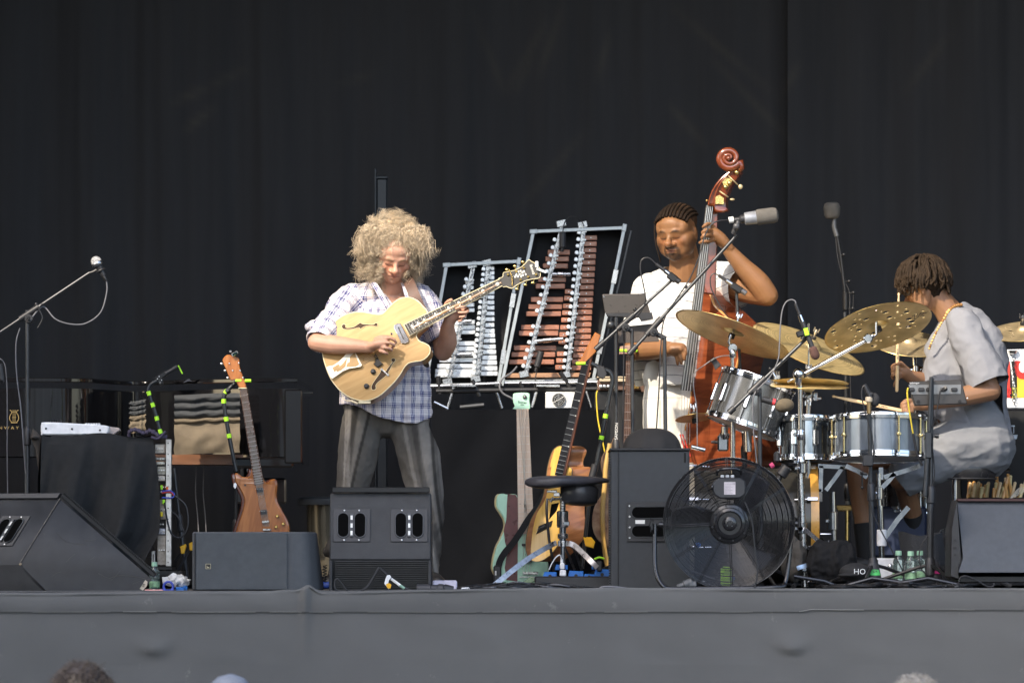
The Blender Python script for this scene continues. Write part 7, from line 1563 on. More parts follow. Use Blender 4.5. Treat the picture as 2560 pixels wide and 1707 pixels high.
# ---- hardware
def chrome_stand(label, Y): return Thing('cymbal_stand', label, 'stand', P(*label[1],Y), 'chrome drum hardware')
def mk(label, foot, Y, name='cymbal_stand'): return Thing(name, label, 'stand', V(P(*foot,Y).x, Y, 0), 'chrome drum hardware')
def legs(t, x, Y, zj, spread=.28, rot=.4, zb=.02, m=CH, r=.007):
    o = P(x,1400,Y); 
    for k in range(3):
        q_ = rot+k*2*math.pi/3; d_ = V(math.cos(q_),math.sin(q_),0)
        b = MB(); ribbon(b, [V(o.x,o.y,zj)+d_*.02, V(o.x,o.y,zj*.5)+d_*spread*.5, V(o.x,o.y,.02)+d_*spread], .010, V(0,-1,0), .006); lg = t.part('leg', b, m)
        b = MB(); b.cyl(V(o.x,o.y,zj*.28)+d_*.015, V(o.x,o.y,zj*.5)+d_*spread*.5, .004, 8); t.part('leg_brace', b, m, lg); b = MB(); p_ = V(o.x,o.y,.02)+d_*spread; b.tube([p_-d_*.03+V(0,0,.012), p_+d_*.02+V(0,0,-.008)], .012, 8); t.part('rubber_foot', b, RUB, lg)
def collar(t, p, ax, r=.017, L=.035, wing=True, m=CH):
    b = MB(); b.lathe([(r*.9,-L/2),(r,-L/2+.003),(r,L/2-.003),(r*.9,L/2)], p, ax, 16)
    if wing: b.box(p+V(-.022,-.012,0), (.03,.008,.018), bev=.003); b.cyl(p, p+V(-.02,-.02,0), .005, 8)
    t.part('clamp', b, m)
Y = YK-.02
t = mk('chrome stand under the leftmost tilted ride cymbal', (1832,1470), Y)
tube2(t,'upper_tube',[(650,560),(655,900)],Y,.0095); tube2(t,'lower_tube',[(655,900),(656,2480)],Y,.0125); tube2(t,'tilter_stem',[(640,400),(620,460),(640,500)],Y,.007)
b = MB(); b.lathe([(.020,-.012),(.024,-.006),(.024,.006),(.020,.012)], P(*D(655,512),Y), V(0,1,0), 20); t.part('tilter', b, CH); collar(t, P(*D(655,560),Y), V(0,0,1), .017,.04, False); collar(t, P(*D(655,890),Y), V(0,0,1)); 
b = MB(); b.ell(P(*D(660,905),Y-.02), (.022,.018,.022)); t.part('wing_bolt', b, CH); legs(t, 1832, Y, .34, .30, .9)
Y = YK-.22
t = mk('big chrome boom stand carrying the perforated cymbal, in front of the kit', (2010,1470), Y)
b = MB(); b.cyl(P(*D(1270,727),Y), P(*D(1800,440),Y), .010, 14); b.cyl(P(*D(1118,800),Y), P(*D(1250,735),Y), .006, 10); t.part('boom_arm', b, CH)
b = MB(); b.lathe([(.018,-.015),(.024,-.01),(.024,.01),(.018,.015)], P(*D(1808,428),Y), V(0,1,0), 20); b.cyl(P(*D(1780,450),Y), P(*D(1855,400),Y), .014, 12, .003); t.part('tilter', b, CH); tube2(t,'tilter_stem',[(1855,410),(1878,395),(1874,290)],Y,.0065)
b = MB(); b.ell(P(*D(1215,735),Y), (.028,.024,.030)); b.lathe([(.021,0),(.017,.05),(.015,.055)], P(*D(1215,740),Y), V(.0,0,-1), 16); t.part('boom_joint', b, CH)
tube2(t,'upper_tube',[(1228,830),(1232,1250)],Y,.0125); tube2(t,'middle_tube',[(1232,1200),(1236,1510)],Y,.0145)
b = MB(); b.cyl(P(2000,1165,Y), P(2012,1466,Y), .0165, 16); t.part('lower_tube', b, CHD)
for y in (1250,1480): collar(t, P(*D(1234,y),Y), V(0,0,1), .021, .05)
for y,w_ in ((1320,1),(1170,1)): collar(t, P(2005,y,Y), V(0,0,1), .024, .05)
for pts in ([(2012,1322),(2065,1368),(2128,1448)],[(2067,1372),(2040,1405),(1992,1420)],[(2004,1325),(1990,1300),(1978,1290)],[(1990,1420),(1950,1395)]):
    b = MB(); ribbon(b, [P(x,y,Y-.03-.05*i) for i,(x,y) in enumerate(pts)], .0105, V(0,-1,0), .007); t.part('leg', b, CH)
b = MB(); b.box(P(2003,1422,Y-.04), (.075,.03,.022), bev=.003); t.part('leg_bracket', b, CH); b = MB(); b.tube([P(2126,1445,Y-.13),P(2134,1458,Y-.14)], .013, 8); t.part('rubber_foot', b, RUB)
Y = YK-.02
t = mk('hi-hat stand with a thick chrome tube right behind the boom stand', (2025,1470), Y, 'hi_hat_stand')
tube2(t,'upper_tube',[(1297,900),(1297,1300)],Y,.0125,seg=14); tube2(t,'lower_tube',[(1300,1300),(1290,1780)],Y,.0145,seg=14); tube2(t,'pull_rod',[(1302,300),(1300,760)],Y+.0,.0045,seg=8)
collar(t, P(*D(1297,920),Y), V(0,0,1), .021, .06); collar(t, P(*D(1300,1330),Y), V(0,0,1), .022, .07); b = MB(); b.box(P(*D(1362,925),Y), (.02,.012,.04), bev=.003); b.box(P(*D(1375,940),Y), (.04,.01,.012), bev=.003); t.part('wing_bolt', b, CH); legs(t, 2022, Y, .3, .26, .2); 
Y = YK-.15
t = mk('chrome snare stand with basket arms below the grey pearl snare', (2203,1470), Y, 'snare_stand')
for pts in ([(560,690),(640,725),(700,765)],[(1045,690),(940,725),(810,765)],[(790,700),(790,780)],[(880,740),(830,800),(790,840)]):
    b = MB(); ribbon(b, [P(*E_(x,y),Y) for x,y in pts], .011, V(0,-1,0), .007); t.part('basket_arm', b, CH)
tube2(t,'upper_tube',[(775,740),(780,960)],Y,.012,fn=E_); tube2(t,'lower_tube',[(785,950),(800,1420)],Y,.0145,fn=E_); collar(t, P(*E_(778,870),Y), V(0,0,1), .022, .06); collar(t, P(*E_(795,1160),Y), V(0,0,1), .024,.08, False, WHT); 
for pts in ([(800,1350),(830,1360),(860,1350)],[(800,1180),(900,1040),(970,960)],[(1240,1100),(1190,1120),(1140,1180)]):
    b = MB(); ribbon(b, [P(*E_(x,y),Y) for x,y in pts], .012, V(0,-1,0), .008); t.part('leg', b, CH)
b = MB(); b.ell(P(*E_(850,1350),Y-.03), (.014,.01,.018)); t.part('wing_bolt', b, CHD)
t = mk('chrome stand of the small mirror-finish drum', (2052,1470), YK+.1, 'drum_stand')
for pts in ([(330,790),(350,850),(400,855)],[(380,690),(560,700)],[(430,850),(490,770),(540,700)],[(400,690),(395,860)]):
    b = MB(); ribbon(b, [P(*E_(x,y),YK+.02) for x,y in pts], .010, V(0,-1,0), .007); t.part('basket_arm', b, CH)
b = MB(); b.cyl(P(*E_(386,865),YK+.0), P(*E_(386,925),YK+.0), .0165, 16, .003); t.part('weight_knob', b, mat('felt_grey',(.4,.38,.35),.7)); tube2(t,'pole',[(475,860),(482,1200)],YK+.2,.014,fn=E_); collar(t, P(*E_(475,1050),YK+.2), V(0,0,1), .026,.09)
for x0,y0,x1,y1 in ((500,960,600,958),(510,975,598,972),(570,980,570,1200)):
    b = MB(); b.cyl(P(*E_(x0,y0),YK+.45), P(*E_(x1,y1),YK+.45), .010, 10); t.part('bracket_tube', b, BRASS)
t = mk('chrome posts holding the rack tom on the bass drum', (1900,1470), YK+.1, 'tom_mount')
for pts, r in (([(585,1180),(585,1330)],.017),([(780,1220),(785,1395)],.020),([(985,700),(1020,760)],.006)):
    tube2(t,'post',[(x,y) for x,y in pts],YK+.08,r,seg=16)
b = MB(); b.box(P(*D(570,1320),YK+.07), (.055,.05,.08), bev=.008); b.cyl(P(*D(470,1310),YK+.06), P(*D(560,1315),YK+.06), .007, 8); t.part('mount_block', b, CH); b = MB(); b.cyl(P(*D(300,1350),YK), P(*D(420,1380),YK), .011, 12, .002); t.part('spur_tube', b, CH); b = MB(); b.lathe([(.02,0),(.025,.01),(.025,.03)], P(*D(585,1290),YK+.06), V(0,0,1), 16); t.part('mount_block', b, CH)
b = MB(); b.box(P(*D(1030,770),YK+.4), (.035,.03,.04), bev=.004)
for k in range(3): b.cyl(P(*D(1015+k*15,750),YK+.4), P(*D(1012+k*18,705),YK+.4), .004, 8)
t.part('rod_block', b, CHD)
t = mk('stand holding the crash cymbal behind the drummer\'s hand', (2288,1470), YK+.45); tube2(t,'pole',[(800,1160),(808,1330)],YK+.44,.011,fn=H_); tube2(t,'lower_tube',[(810,1330),(815,2700)],YK+.46,.013,fn=H_)
b = MB(); b.cyl(P(*H_(750,1245),YK+.42), P(*H_(870,1245),YK+.42), .017, 14, .003); b.cyl(P(*H_(815,1215),YK+.4), P(*H_(815,1300),YK+.4), .02, 14, .003); t.part('tilter', b, CH)
t = mk('stand of the dark-topped crash cymbal', (2025,1470), YK+.42); tube2(t,'pole',[(1305,520),(1290,2480)],YK+.40,.009)
# kick pedal & odd pieces below
t = Thing('kick_pedal', 'chrome kick drum pedal in front of the drummer\'s foot', 'pedal', P(2090,1470,YK+.1)); b = MB(); b.poly([P(*E_(x,y),YK+.05) for x,y in ((560,1400),(700,1400),(650,1430),(590,1440))], V(0,1,0), .1, .003); t.part('footboard', b, CHD); b = MB(); b.cyl(P(2050,1440,YK+.05), P(2050,1330,YK+.05), .006, 8); b.cyl(P(2075,1440,YK+.05), P(2070,1350,YK+.05), .006, 8); b.cyl(P(2045,1335,YK+.05), P(2078,1335,YK+.05), .006,8); t.part('pedal_frame', b, CH)
# drum microphones
mic_stand('black boom stand over the rack tom, its long arm rising to the right', (1901,1475), (1899,970), YK-.35, (1822,1032,2020,842), r=.012, sleeve=.48, tripod=(.7,))
t = Thing('microphone', 'pencil microphone with brown foam tip and green tag over the crash cymbal', 'microphone', P(2040,900,YK-.35), 'microphones'); YM = YK-.38; A_, B_ = P(*D(1195,150),YM), P(*D(1368,600),YM)
b = MB(); b.cyl(A_.lerp(B_,-.04), A_.lerp(B_,.2), .0075, 10, .002); t.part('connector', b, BP); b = MB(); b.cyl(A_.lerp(B_,.18), A_.lerp(B_,.31), .011, 12); t.part('silver_band', b, CH); b = MB(); b.cyl(A_.lerp(B_,.3), A_.lerp(B_,.82), .0125, 14, .003); t.part('body', b, BP); b = MB(); cap(b, [A_.lerp(B_,.84), A_.lerp(B_,.94)], [.021,.022], 18); t.part('foam_tip', b, mat('foam_maroon',(.10,.05,.04),.95,bump=1,bscale=500))
b = MB(); b.box(P(*D(1282,372),YM-.02), (.022,.005,.036), ax=(V(.96,0,.25),V(0,1,0),V(-.25,0,.96)), bev=.001); t.part('green_tag', b, GREEN); b = MB(); b.box(P(*D(1235,388),YM), (.045,.03,.03), ax=(V(.95,0,.3),V(0,1,0),V(-.3,0,.95)), bev=.005); b.cyl(P(*D(1245,440),YM), P(*D(1275,385),YM), .011, 10); t.part('clip', b, BM)
cable('microphone_cable', 'pale cable arching high beside the cymbals to its pencil microphone', [P(*D(x,y),YM) for x,y in ((1195,150),(1185,112),(1150,100),(1105,125),(1075,200),(1060,330),(1052,480),(1045,590),(1010,690),(965,765),(900,830),(840,900),(825,1000),(830,1200),(845,1350),(860,1500))], .0035, CABG2)
t = Thing('microphone', 'microphone with olive foam ball and red ring before the rack tom', 'microphone', P(1985,1010,YK-.36), 'microphones'); b = MB(); b.ell(P(*D(1095,1000),YK-.36), (.047,.042,.034), Matrix.Rotation(R(-6),3,'Y'), 22, 16); t.part('foam_ball', b, FOAMB); b = MB(); b.cyl(P(*D(905,945),YK-.36), P(*D(1035,982),YK-.36), .016, 14, .003); t.part('body', b, BP); b = MB(); b.cyl(P(*D(992,968),YK-.36), P(*D(1015,974),YK-.36), .0172, 14); t.part('red_ring', b, mat('red_ring',(.6,.05,.06),.5))
t = Thing('microphone', 'small clip-on microphone perched on the rack tom hoop', 'microphone', P(1785,925,YK), 'microphones'); b = MB(); b.cyl(P(*D(465,625),YK-.05), P(*D(505,598),YK-.05), .008, 10, .002); t.part('body', b, BP); b = MB(); b.poly([P(*D(x,y),YK-.04) for x,y in ((470,625),(510,600),(560,660),(540,670),(505,700),(490,660))], V(0,1,0), .01, .002); t.part('clip', b, BP)
cable('microphone_cable', 'thin cable dropping from the rack tom clip microphone', [P(*D(x,y),YK-.05) for x,y in ((630,575),(560,580),(490,605),(400,665),(340,710),(318,760),(325,880),(345,1000),(350,1130),(352,1350))], .0026, CABG2)
mic_stand('black snare microphone stand with brass-coloured upper tube and green tape', (2183,1475), (2172,985), YK-.55, None, r=.011, sleeve=.5, tripod=(.3,))
b = MB(); 
t = Thing('microphone', 'microphone with round black pop shield above the snare drum', 'microphone', P(2175,985,YK-.56), 'microphones'); YM = YK-.57
b = MB(); b.cyl(P(*E_(680,160),YM), P(*E_(725,250),YM), .013, 12, .003); b.cyl(P(*E_(690,210),YM), P(*E_(735,225),YM), .011, 12,.002); t.part('body', b, BP); b = MB(); b.ell(P(*E_(748,260),YM+.02), (.026,.02,.034)); t.part('pop_shield', b, mat('shield_black',(.03,.03,.032),.8)); b = MB(); b.cyl(P(*E_(712,250),YM), P(*E_(712,350),YM), .011, 12); t.part('brass_tube', b, mat('bronze_tube',(.35,.24,.12),.35,.8)); b = MB(); b.lathe([(.015,0),(.018,.004),(.018,.02),(.014,.026)], P(*E_(712,275),YM), V(0,0,1), 14); t.part('clip', b, mat('beige_clip',(.5,.42,.3),.5))
cable('microphone_cable', 'cable hugging the snare microphone stand', [P(*E_(x,y),YM-.01) for x,y in ((685,165),(668,185),(665,240),(680,310),(700,380),(725,460),(740,560),(738,650),(715,720),(710,850),(740,1000),(790,1110),(850,1220),(905,1320),(938,1400),(930,1480))], .0033, CABLE)
t = Thing('clutch_box', 'black square clutch and crank handles on the snare microphone stand', 'stand fitting', P(*E_(710,690),YM)); b = MB(); b.box(P(*E_(705,655),YM-.015), (.05,.035,.055), bev=.004); t.part('box', b, BP); b = MB(); b.cyl(P(*E_(655,740),YM-.02), P(*E_(700,745),YM-.02), .006, 8); b.cyl(P(*E_(668,745),YM-.02), P(*E_(668,820),YM-.02), .0035, 8); b.ell(P(*E_(668,832),YM-.02), .008); b.ell(P(*E_(665,735),YM-.02), .009); t.part('crank', b, BM)
mic_stand('tall black stand carrying the small mixer, pink tape at its base', (2325,1475), (2329,945), YK-.60, None, r=.0125, sleeve=.45, tripod=(.9,))
b = MB(); b.box(P(*E_(1100,555),YK-.62), (.03,.035,.125), bev=.004); b.cyl(P(*E_(1092,640),YK-.62), P(*E_(1078,890),YK-.62), .012, 12, .002); b.cyl(P(*E_(1118,110),YK-.62), P(*E_(1105,480),YK-.62), .0085, 12); b.lathe([(.008,0),(.012,.01),(.012,.02)], P(*E_(1140,495),YK-.62), V(1,0,0), 12); single('stand_column', 'square grey height clamp and rod on the mixer stand', 'stand fitting', b, GM)
for x0,x1,y0,y1,m_,lab,tx in ((690,790,1325,1440,mat('green_tape2',(.12,.7,.18),.6),'SN','green'),(1085,1180,1310,1430,mat('pink_tape',(.8,.06,.3),.6),'SD','pink')):
    cx = (x0+x1)/2; t = Thing('stand_weight', 'cone-shaped stand foot wrapped in %s tape' % tx, 'stand foot', P(*E_(cx,1445),YM)); b = MB(); b.lathe([(.040,0),(.036,.03),(.024,.085)], P(*E_(cx,y1),YM), V(0,0,1), 24); t.part('cone', b, mat('foot_charcoal',(.05,.05,.055),.6))
    b = MB(); o = P(*E_(cx,y1),YM); vs = []
    b.grid(lambda u,v: o+V(0,0,.026+.036*v)+V((.0395-.0115*v)*math.sin(-.7+1.7*u), -(.0395-.0115*v)*math.cos(-.7+1.7*u), 0), 12, 3); t.part('tape_label', b, m_); t.text('tape_lettering', lab if tx == 'green' else 'SPDSK M', .018 if tx == 'green' else .013, o+V(.006,-.037,.045), V(1,0,.15), V(-.15,.3,1), BM)
# small mixer
t = Thing('audio_mixer', 'small black and silver mixer box tilted on a stand before the drummer', 'mixer', P(*E_(1150,300),YK-.6)); YX = YK-.58
m3 = lambda x,y,o=0: P(*E_(x,y),YX+o)
b = MB(); b.poly([m3(x,y) for x,y in ((985,140),(1315,128),(1355,285),(1015,298),(995,240))], V(0,1,0), .08, .004); t.part('casing', b, mat('mixer_dark',(.045,.042,.04),.4)); b = MB(); b.poly([m3(x,y,-.003) for x,y in ((970,160),(1315,160),(1312,222),(990,225))], V(0,1,0), .004, .001); pn = t.part('panel', b, mat('mixer_panel',(.22,.22,.22),.35,.6))
for x0,x1 in ((975,1010),(1035,1075),(1085,1105),(1180,1215),(1250,1290)):
    b = MB(); b.box(m3((x0+x1)/2,193,-.010), ((x1-x0)*.3826*M(YX),.012,.018), bev=.003); t.part('control', b, BP, pn)
b = MB(); b.cyl(m3(1215,190,-.004), m3(1208,178,-.03), .008, 12); t.part('plug', b, BM)
for x in (1035,1305): b = MB(); b.cyl(m3(x,270,-.001), m3(x,270,-.008), .008, 12); t.part('rubber_foot', b, RUB)
t.text('mixer_lettering', 'behringer', .012, m3(1010,150,-.001), V(1,0,.03), V(0,0,1), WHT)
b = MB(); b.ell(m3(1355,248,-.01), .004); t.part('led', b, WHT)
cable('mixer_cable', 'yellow cable hanging from the small mixer in front of the snare', [P(*E_(x,y),YX-.02) for x,y in ((968,180),(962,215),(968,280),(980,360),(990,420),(1000,480))], .004, MATS['yellow_rubber']); cable('mixer_cable', 'dark cable continuing below the yellow one beside the snare', [P(*E_(x,y),YX-.02) for x,y in ((1000,480),(1015,560),(1030,620),(1060,690))], .006, CABLE); cable('mixer_cable', 'grey cable from the mixer plug down the stand', [P(*E_(x,y),YX-.03) for x,y in ((1205,178),(1180,200),(1165,280),(1145,380),(1115,470),(1130,600),(1140,760),(1105,900),(1115,1100),(1060,1200),(1040,1280),(1060,1370),(1130,1420),(1190,1445))], .0032, CABLE)
# tall stand with square foam microphone far right of the bass
mic_stand('tall thin stand behind the cymbals holding the square foam microphone', (2122,1475), (2112,780), YK+1.0, None, r=.010, sleeve=.35, feet=False)
YM = YK+1.0; t = Thing('microphone', 'grey square-foam microphone high on a thin stand before the curtain', 'microphone', P(*H_(240,190),YM), 'microphones')
b = MB(); b.lathe([(.020,0),(.032,.006),(.040,.02),(.0425,.05),(.0425,.062),(.037,.077),(.025,.084),(0,.085)], P(*H_(225,190),YM), V(-.03,0,1), 28); t.part('foam_head', b, FOAM); b = MB(); b.tube([P(*H_(x,y),YM) for x,y in ((240,188),(238,240),(258,310))], [.011,.0125,.013], 12); t.part('body', b, mat('mic_grey2',(.12,.12,.12),.4,.4))
b = MB(); b.tube([P(*H_(x,y),YM) for x,y in ((258,300),(285,450),(308,640),(318,740))], .0085, 10); b.cyl(P(*H_(318,700),YM), P(*H_(318,830),YM), .015, 12, .003); t.part('arm', b, BM)
for x,y in ((308,440),(345,625),(375,705),(370,815)):
    b = MB(); b.ell(P(*H_(x,y),YM-.01), (.009,.008,.009)); b.cyl(P(*H_(x,y),YM-.01), P(*H_(x-35,y+5),YM), .003, 6); t.part('knob', b, BM)
b = MB(); b.cyl(P(*H_(375,710),YM-.01), P(*H_(370,810),YM-.01), .003, 6); t.part('crank', b, BM)
cable('microphone_cable', 'thin cable down beside the tall stand behind the cymbals', [P(*H_(x,y),YM) for x,y in ((245,240),(262,440),(300,600),(345,700),(348,860),(350,1200),(360,1560))], .0028, CABLE)
# ================================================================ the drummer
YDm = 2.05
h = lambda x,y,o=0: P(2000+.357*x, 480+.357*y, YDm+o)
e = lambda x,y,o=0: P(1900+.3826*x, 900+.3826*y, YDm+o)
dt = Thing('person', 'drummer in grey-blue tee and shorts with short locs, bent over the snare', 'person', e(1300,1480))
HO = h(880,670,.02); hax = axes(V(-.86,.34,-.42)); HS = 1.1
mb = MB(); headforms(mb, HO, hax, HS)
cap(mb, [h(1085,900,.05), h(1020,810,.04), h(940,720,.03)], [.078,.066,.06])
cap(mb, [e(1360,500,.05), e(1330,380,.05), h(1140,1150,.05), h(1090,930,.06)], [.10,.13,.14,.08], 20)
# near arm (his left): sleeve, elbow at the right, forearm going left behind the mixer to the stick
As, Ae, Aw = h(1175,1010,-.14), h(1335,1390,-.20), h(850,1490,-.30)
cap(mb, [As, As.lerp(Ae,.5), Ae], [.06,.056,.05]); cap(mb, [Ae, Ae.lerp(Aw,.35), Aw], [.052,.050,.031])
cap(mb, [Aw, h(790,1490,-.31), h(750,1495,-.31)], [.030,.040,.036], 14, flat=.8)
for k,(x,y) in enumerate(((735,1480),(738,1505),(745,1528),(757,1545))): finger(mb, [h(x+30,y-8,-.34), h(x,y-6,-.36), h(x-22,y+2,-.345), h(x-14,y+6,-.32)], .010, .008)
finger(mb, [h(790,1465,-.33),h(760,1455,-.35),h(730,1465,-.35)], .0115, .009)
# far arm: hand upright round the other stick
Bs, Be, Bw = h(1060,1010,.22), h(1000,1370,.14), h(765,1290,-.05)
cap(mb, [Bs, Bs.lerp(Be,.5), Be], [.06,.055,.048]); cap(mb, [Be, Be.lerp(Bw,.4), Bw], [.05,.048,.031])
cap(mb, [Bw, h(725,1260,-.07), h(700,1240,-.07)], [.031,.042,.036], 14, flat=.8)
for y in (1215,1245,1280,1315): finger(mb, [h(700,y,-.10), h(668,y-6,-.12), h(646,y+6,-.11), h(652,y+26,-.09)] if y < 1300 else [h(700,y-25,-.09), h(672,y+10,-.11), h(660,y+40,-.10)], .0105, .008)
finger(mb, [h(735,1225,-.10),h(705,1195,-.12),h(688,1205,-.13)], .0115, .009)
# legs: the far one stands under the snare, the near knee under the shorts
cap(mb, [e(1380,500,.10), e(900,620,.16), e(650,640,.14)], [.07,.065,.060]); cap(mb, [e(650,640,.14), e(650,800,.12), e(690,1180,.12)], [.060,.060,.038], 18)
cap(mb, [e(1370,500,-.06), e(1100,660,-.12), e(920,780,-.12)], [.06,.06,.056]); cap(mb, [e(930,770,-.10), e(990,980,.10), e(1020,1250,.22)], [.052,.050,.036])
me = fuse(mb, .0046, 3); smooth_head(me, HO, hax, HS, 12); sk = (.25,.13,.07); p = co(me); c = np.tile(np.array(sk),(len(p),1)); c = headcol(p, HO, hax, HS, sk, brow=(.03,.02,.01), cur=c); c *= (1+.1*nz(p,22)[:,None]); setcol(me, c); fpart(dt, 'body', me, SKIN)
# tee
TEE = vcmat('slate_cotton', .9, .2, 500, var=.05, spec=.2)
mb = MB()
cap(mb, [e(1400,520,.03), e(1370,330,.04), h(1200,1200,.05), h(1125,980,.05), h(1110,880,.05)], [.19,.185,.175,.145,.09], 26)
cap(mb, [h(1000,1500,.02), h(1010,1300,.03), h(1050,1100,.04), h(1080,950,.05)], [.115,.115,.12,.08], 20); cap(mb, [e(1450,500,.06), e(1430,280,.06), h(1265,1100,.05), h(1190,920,.04)], [.125,.13,.135,.085], 22)
cap(mb, [As.lerp(Ae,-.25), As.lerp(Ae,.3), As.lerp(Ae,.93)], [.08,.10,.112], 22); cap(mb, [h(1120,930,.2), Bs, Bs.lerp(Be,.6)], [.075,.09,.09], 20)
me = fuse(mb, .0075, 4); wrinkle(me, .012, 5, (1,1,1), 41); wrinkle(me, .006, 12, (1,1,.8), 43)
trim(me, lambda p: cuff(p, As, Ae, .90, .16)|cuff(p, Bs, Be, .62)|(p[:,2] < e(0,545).z)|((p[:,2] > h(0,845).z)&(np.linalg.norm(p[:,:2]-np.array(h(1040,880,.05))[:2],axis=1) < .075)))
p = co(me); setcol(me, np.array((.21,.215,.235))*(1+.05*nz(p,3)[:,None])); fpart(dt, 'tee', me, TEE)
# shorts
mb = MB()
cap(mb, [e(1440,560,.0), e(1250,590,-.08), e(1060,680,-.12), e(945,775,-.12)], [.17,.145,.115,.10], 26); cap(mb, [e(1440,560,.10), e(1150,570,.14), e(860,620,.15)], [.16,.135,.10], 24)
cap(mb, [e(1400,440,.03), e(1470,580,.03)], [.175,.15], 24)
me = fuse(mb, .0075, 4); wrinkle(me, .016, 4, (.8,1,1.8), 51); wrinkle(me, .003, 12, (1,1,1.5), 53)
a_, b_ = np.array(e(1060,680,-.12)), np.array(e(900,815,-.12)); dd = (b_-a_)/np.linalg.norm(b_-a_)
trim(me, lambda p: ((p-np.array(e(905,812,-.12)))@dd > 0)&(p[:,1] < YDm+.03)|((p[:,0] < e(870,0).x)&(p[:,1] > YDm)))
p = co(me); setcol(me, np.array((.19,.195,.205))*(1+.05*nz(p,3)[:,None])); fpart(dt, 'shorts', me, TEE)
# socks, shoes
for pts in ([(676,1062,.12),(688,1180,.12),(700,1330,.12)],[(995,1000,.11),(1008,1130,.17),(1022,1300,.24)]):
    q_ = [e(*p_) for p_ in pts]; b = MB(); n = 40; b.tube([q_[0].lerp(q_[1],i/n*2) if i < n/2 else q_[1].lerp(q_[2],(i-n/2)/n*2) for i in range(n+1)], [.050-.0055*i/n+.0012*(i % 2) for i in range(n+1)], 24); dt.part('sock', b, mat('black_sock',(.014,.014,.015),.9), ang=60)
for x,y in ((640,1370),(960,1400)):
    b = MB(); q_ = e(x,y,.12); cap(b, [q_+V(.11,0,.02), q_+V(.02,0,.03), q_+V(-.11,0,-.015)], [.045,.055,.042], 16, flat=.8); b.box(q_+V(0,0,-.035), (.30,.10,.025), bev=.01); sh_ = dt.part('shoe', b, mat('black_shoe',(.02,.02,.022),.6,bump=.5), ang=60)
    b = MB()
    for k in range(4): b.cyl(q_+V(.03-.03*k,-.05,.05-.012*k), q_+V(.05-.03*k,.05,.055-.012*k), .004, 6)
    dt.part('laces', b, mat('lace_black',(.05,.05,.05),.8), sh_)
# locs
rg = np.random.RandomState(12); C0 = HO+hax[2]*.045*HS+hax[1]*-.012; b = MB()
for k in range(270):
    v = rg.normal(size=3); v /= np.linalg.norm(v); v = Vector(v)
    if v.z < -.15: v.z = -v.z
    loc = hax[0]*v.x+hax[1]*v.y+hax[2]*v.z
    if loc.z < -.25: continue
    r0 = C0+Vector((loc.x*.088*HS, loc.y*.088*HS, loc.z*.088*HS)); out_ = Vector((loc.x,loc.y,0)); out_ = out_.normalized() if out_.length > .01 else V(1,0,0)
    Lk = rg.uniform(.07,.12) if loc.z > .3 else rg.uniform(.06,.10)
    if out_.x < -.5: Lk *= .9
    pts = [r0-loc*.01, r0+loc*.016, r0+loc*.020+out_*.035*loc.z+V(0,0,-.2*Lk), r0+out_*(.02+.055*max(0,loc.z))+V(rg.uniform(-.012,.012),rg.uniform(-.01,.01),-.65*Lk), r0+out_*(.015+.06*max(0,loc.z))+V(rg.uniform(-.02,.02),0,-1.0*Lk)]
    c_ = sp(pts,5); b.tube(c_, [max(.003,(.0078 if i < len(c_)*.8 else .0058)+.0016*math.sin(i*1.9+k)) for i in range(len(c_))], 7)
b2 = MB(); b2.ell(C0+V(.008,0,.002), (.094*HS,.098*HS,.092*HS), None, 26, 18); b2.ell(C0+V(.05,0,-.06), (.05,.07,.055))
me = fuse(b2, .005, 2); wrinkle(me, .008, 40, (1,1,1), 3); p = co(me); setcol(me, np.array((.022,.015,.010))*(1+.4*nz(p,60)[:,None])); fpart(dt, 'hair_base', me, HB)
me = b.mesh('x', ang=80); p = co(me); setcol(me, np.array((.030,.020,.013))*(1+.5*nz(p,30)[:,None])); fpart(dt, 'locs', me, HB)
# bead necklace
bp = sp([h(1128,790,-.03),h(1085,800,-.06),h(1040,835,-.10),h(1003,895,-.13),h(970,950,-.14),h(940,1010,-.13),h(918,1060,-.12),h(905,1100,-.10)],10); nk = Thing('bead_necklace', 'necklace of brown and amber beads round the drummer\'s neck', 'necklace', bp[0]); bw = [mat('bead_brown',(.28,.13,.03),.3), mat('bead_amber',(.6,.4,.14),.3)]
acc = 0; last = bp[0]; k = 0
for p_ in bp:
    if (p_-last).length >= .0125 or k == 0: b = MB(); b.ell(p_, .0068 if k > 7 else .009, None, 10, 7); nk.part('bead', b, bw[0] if k < 6 or k % 5 == 0 else bw[1], ang=180); last = p_; k += 1
# sticks
STK = wood('hickory', (.6,.42,.22), (.72,.54,.32), 6, (1,1,1), .5, .2)
for A_, B_, lab, sz in ((h(692,704,-.10),h(678,1398,-.13),'pale drum stick held upright in the drummer\'s raised hand','upright'),(e(470,235,-.34),e(1000,345,-.33),'pale drum stick pointing left from the drummer\'s lower hand','left')):
    t = Thing('drum_stick', lab, 'drum stick', B_, 'sticks in use'); b = MB(); d_ = (B_-A_); L = d_.length; b.lathe([(.001,0),(.006,.004),(.0065,.010),(.004,.018),(.0085,.09),(.0085,L-.008),(.005,L)], A_, d_, 12); t.part('stick', b, STK)
    u_ = d_.normalized() if sz == 'left' else -d_.normalized(); t.text('stick_lettering', 'VIC FIRTH', .012, A_.lerp(B_,.62)+V(0,-.0088,0), u_, V(0,-1,0).cross(u_)*1.0, BM)
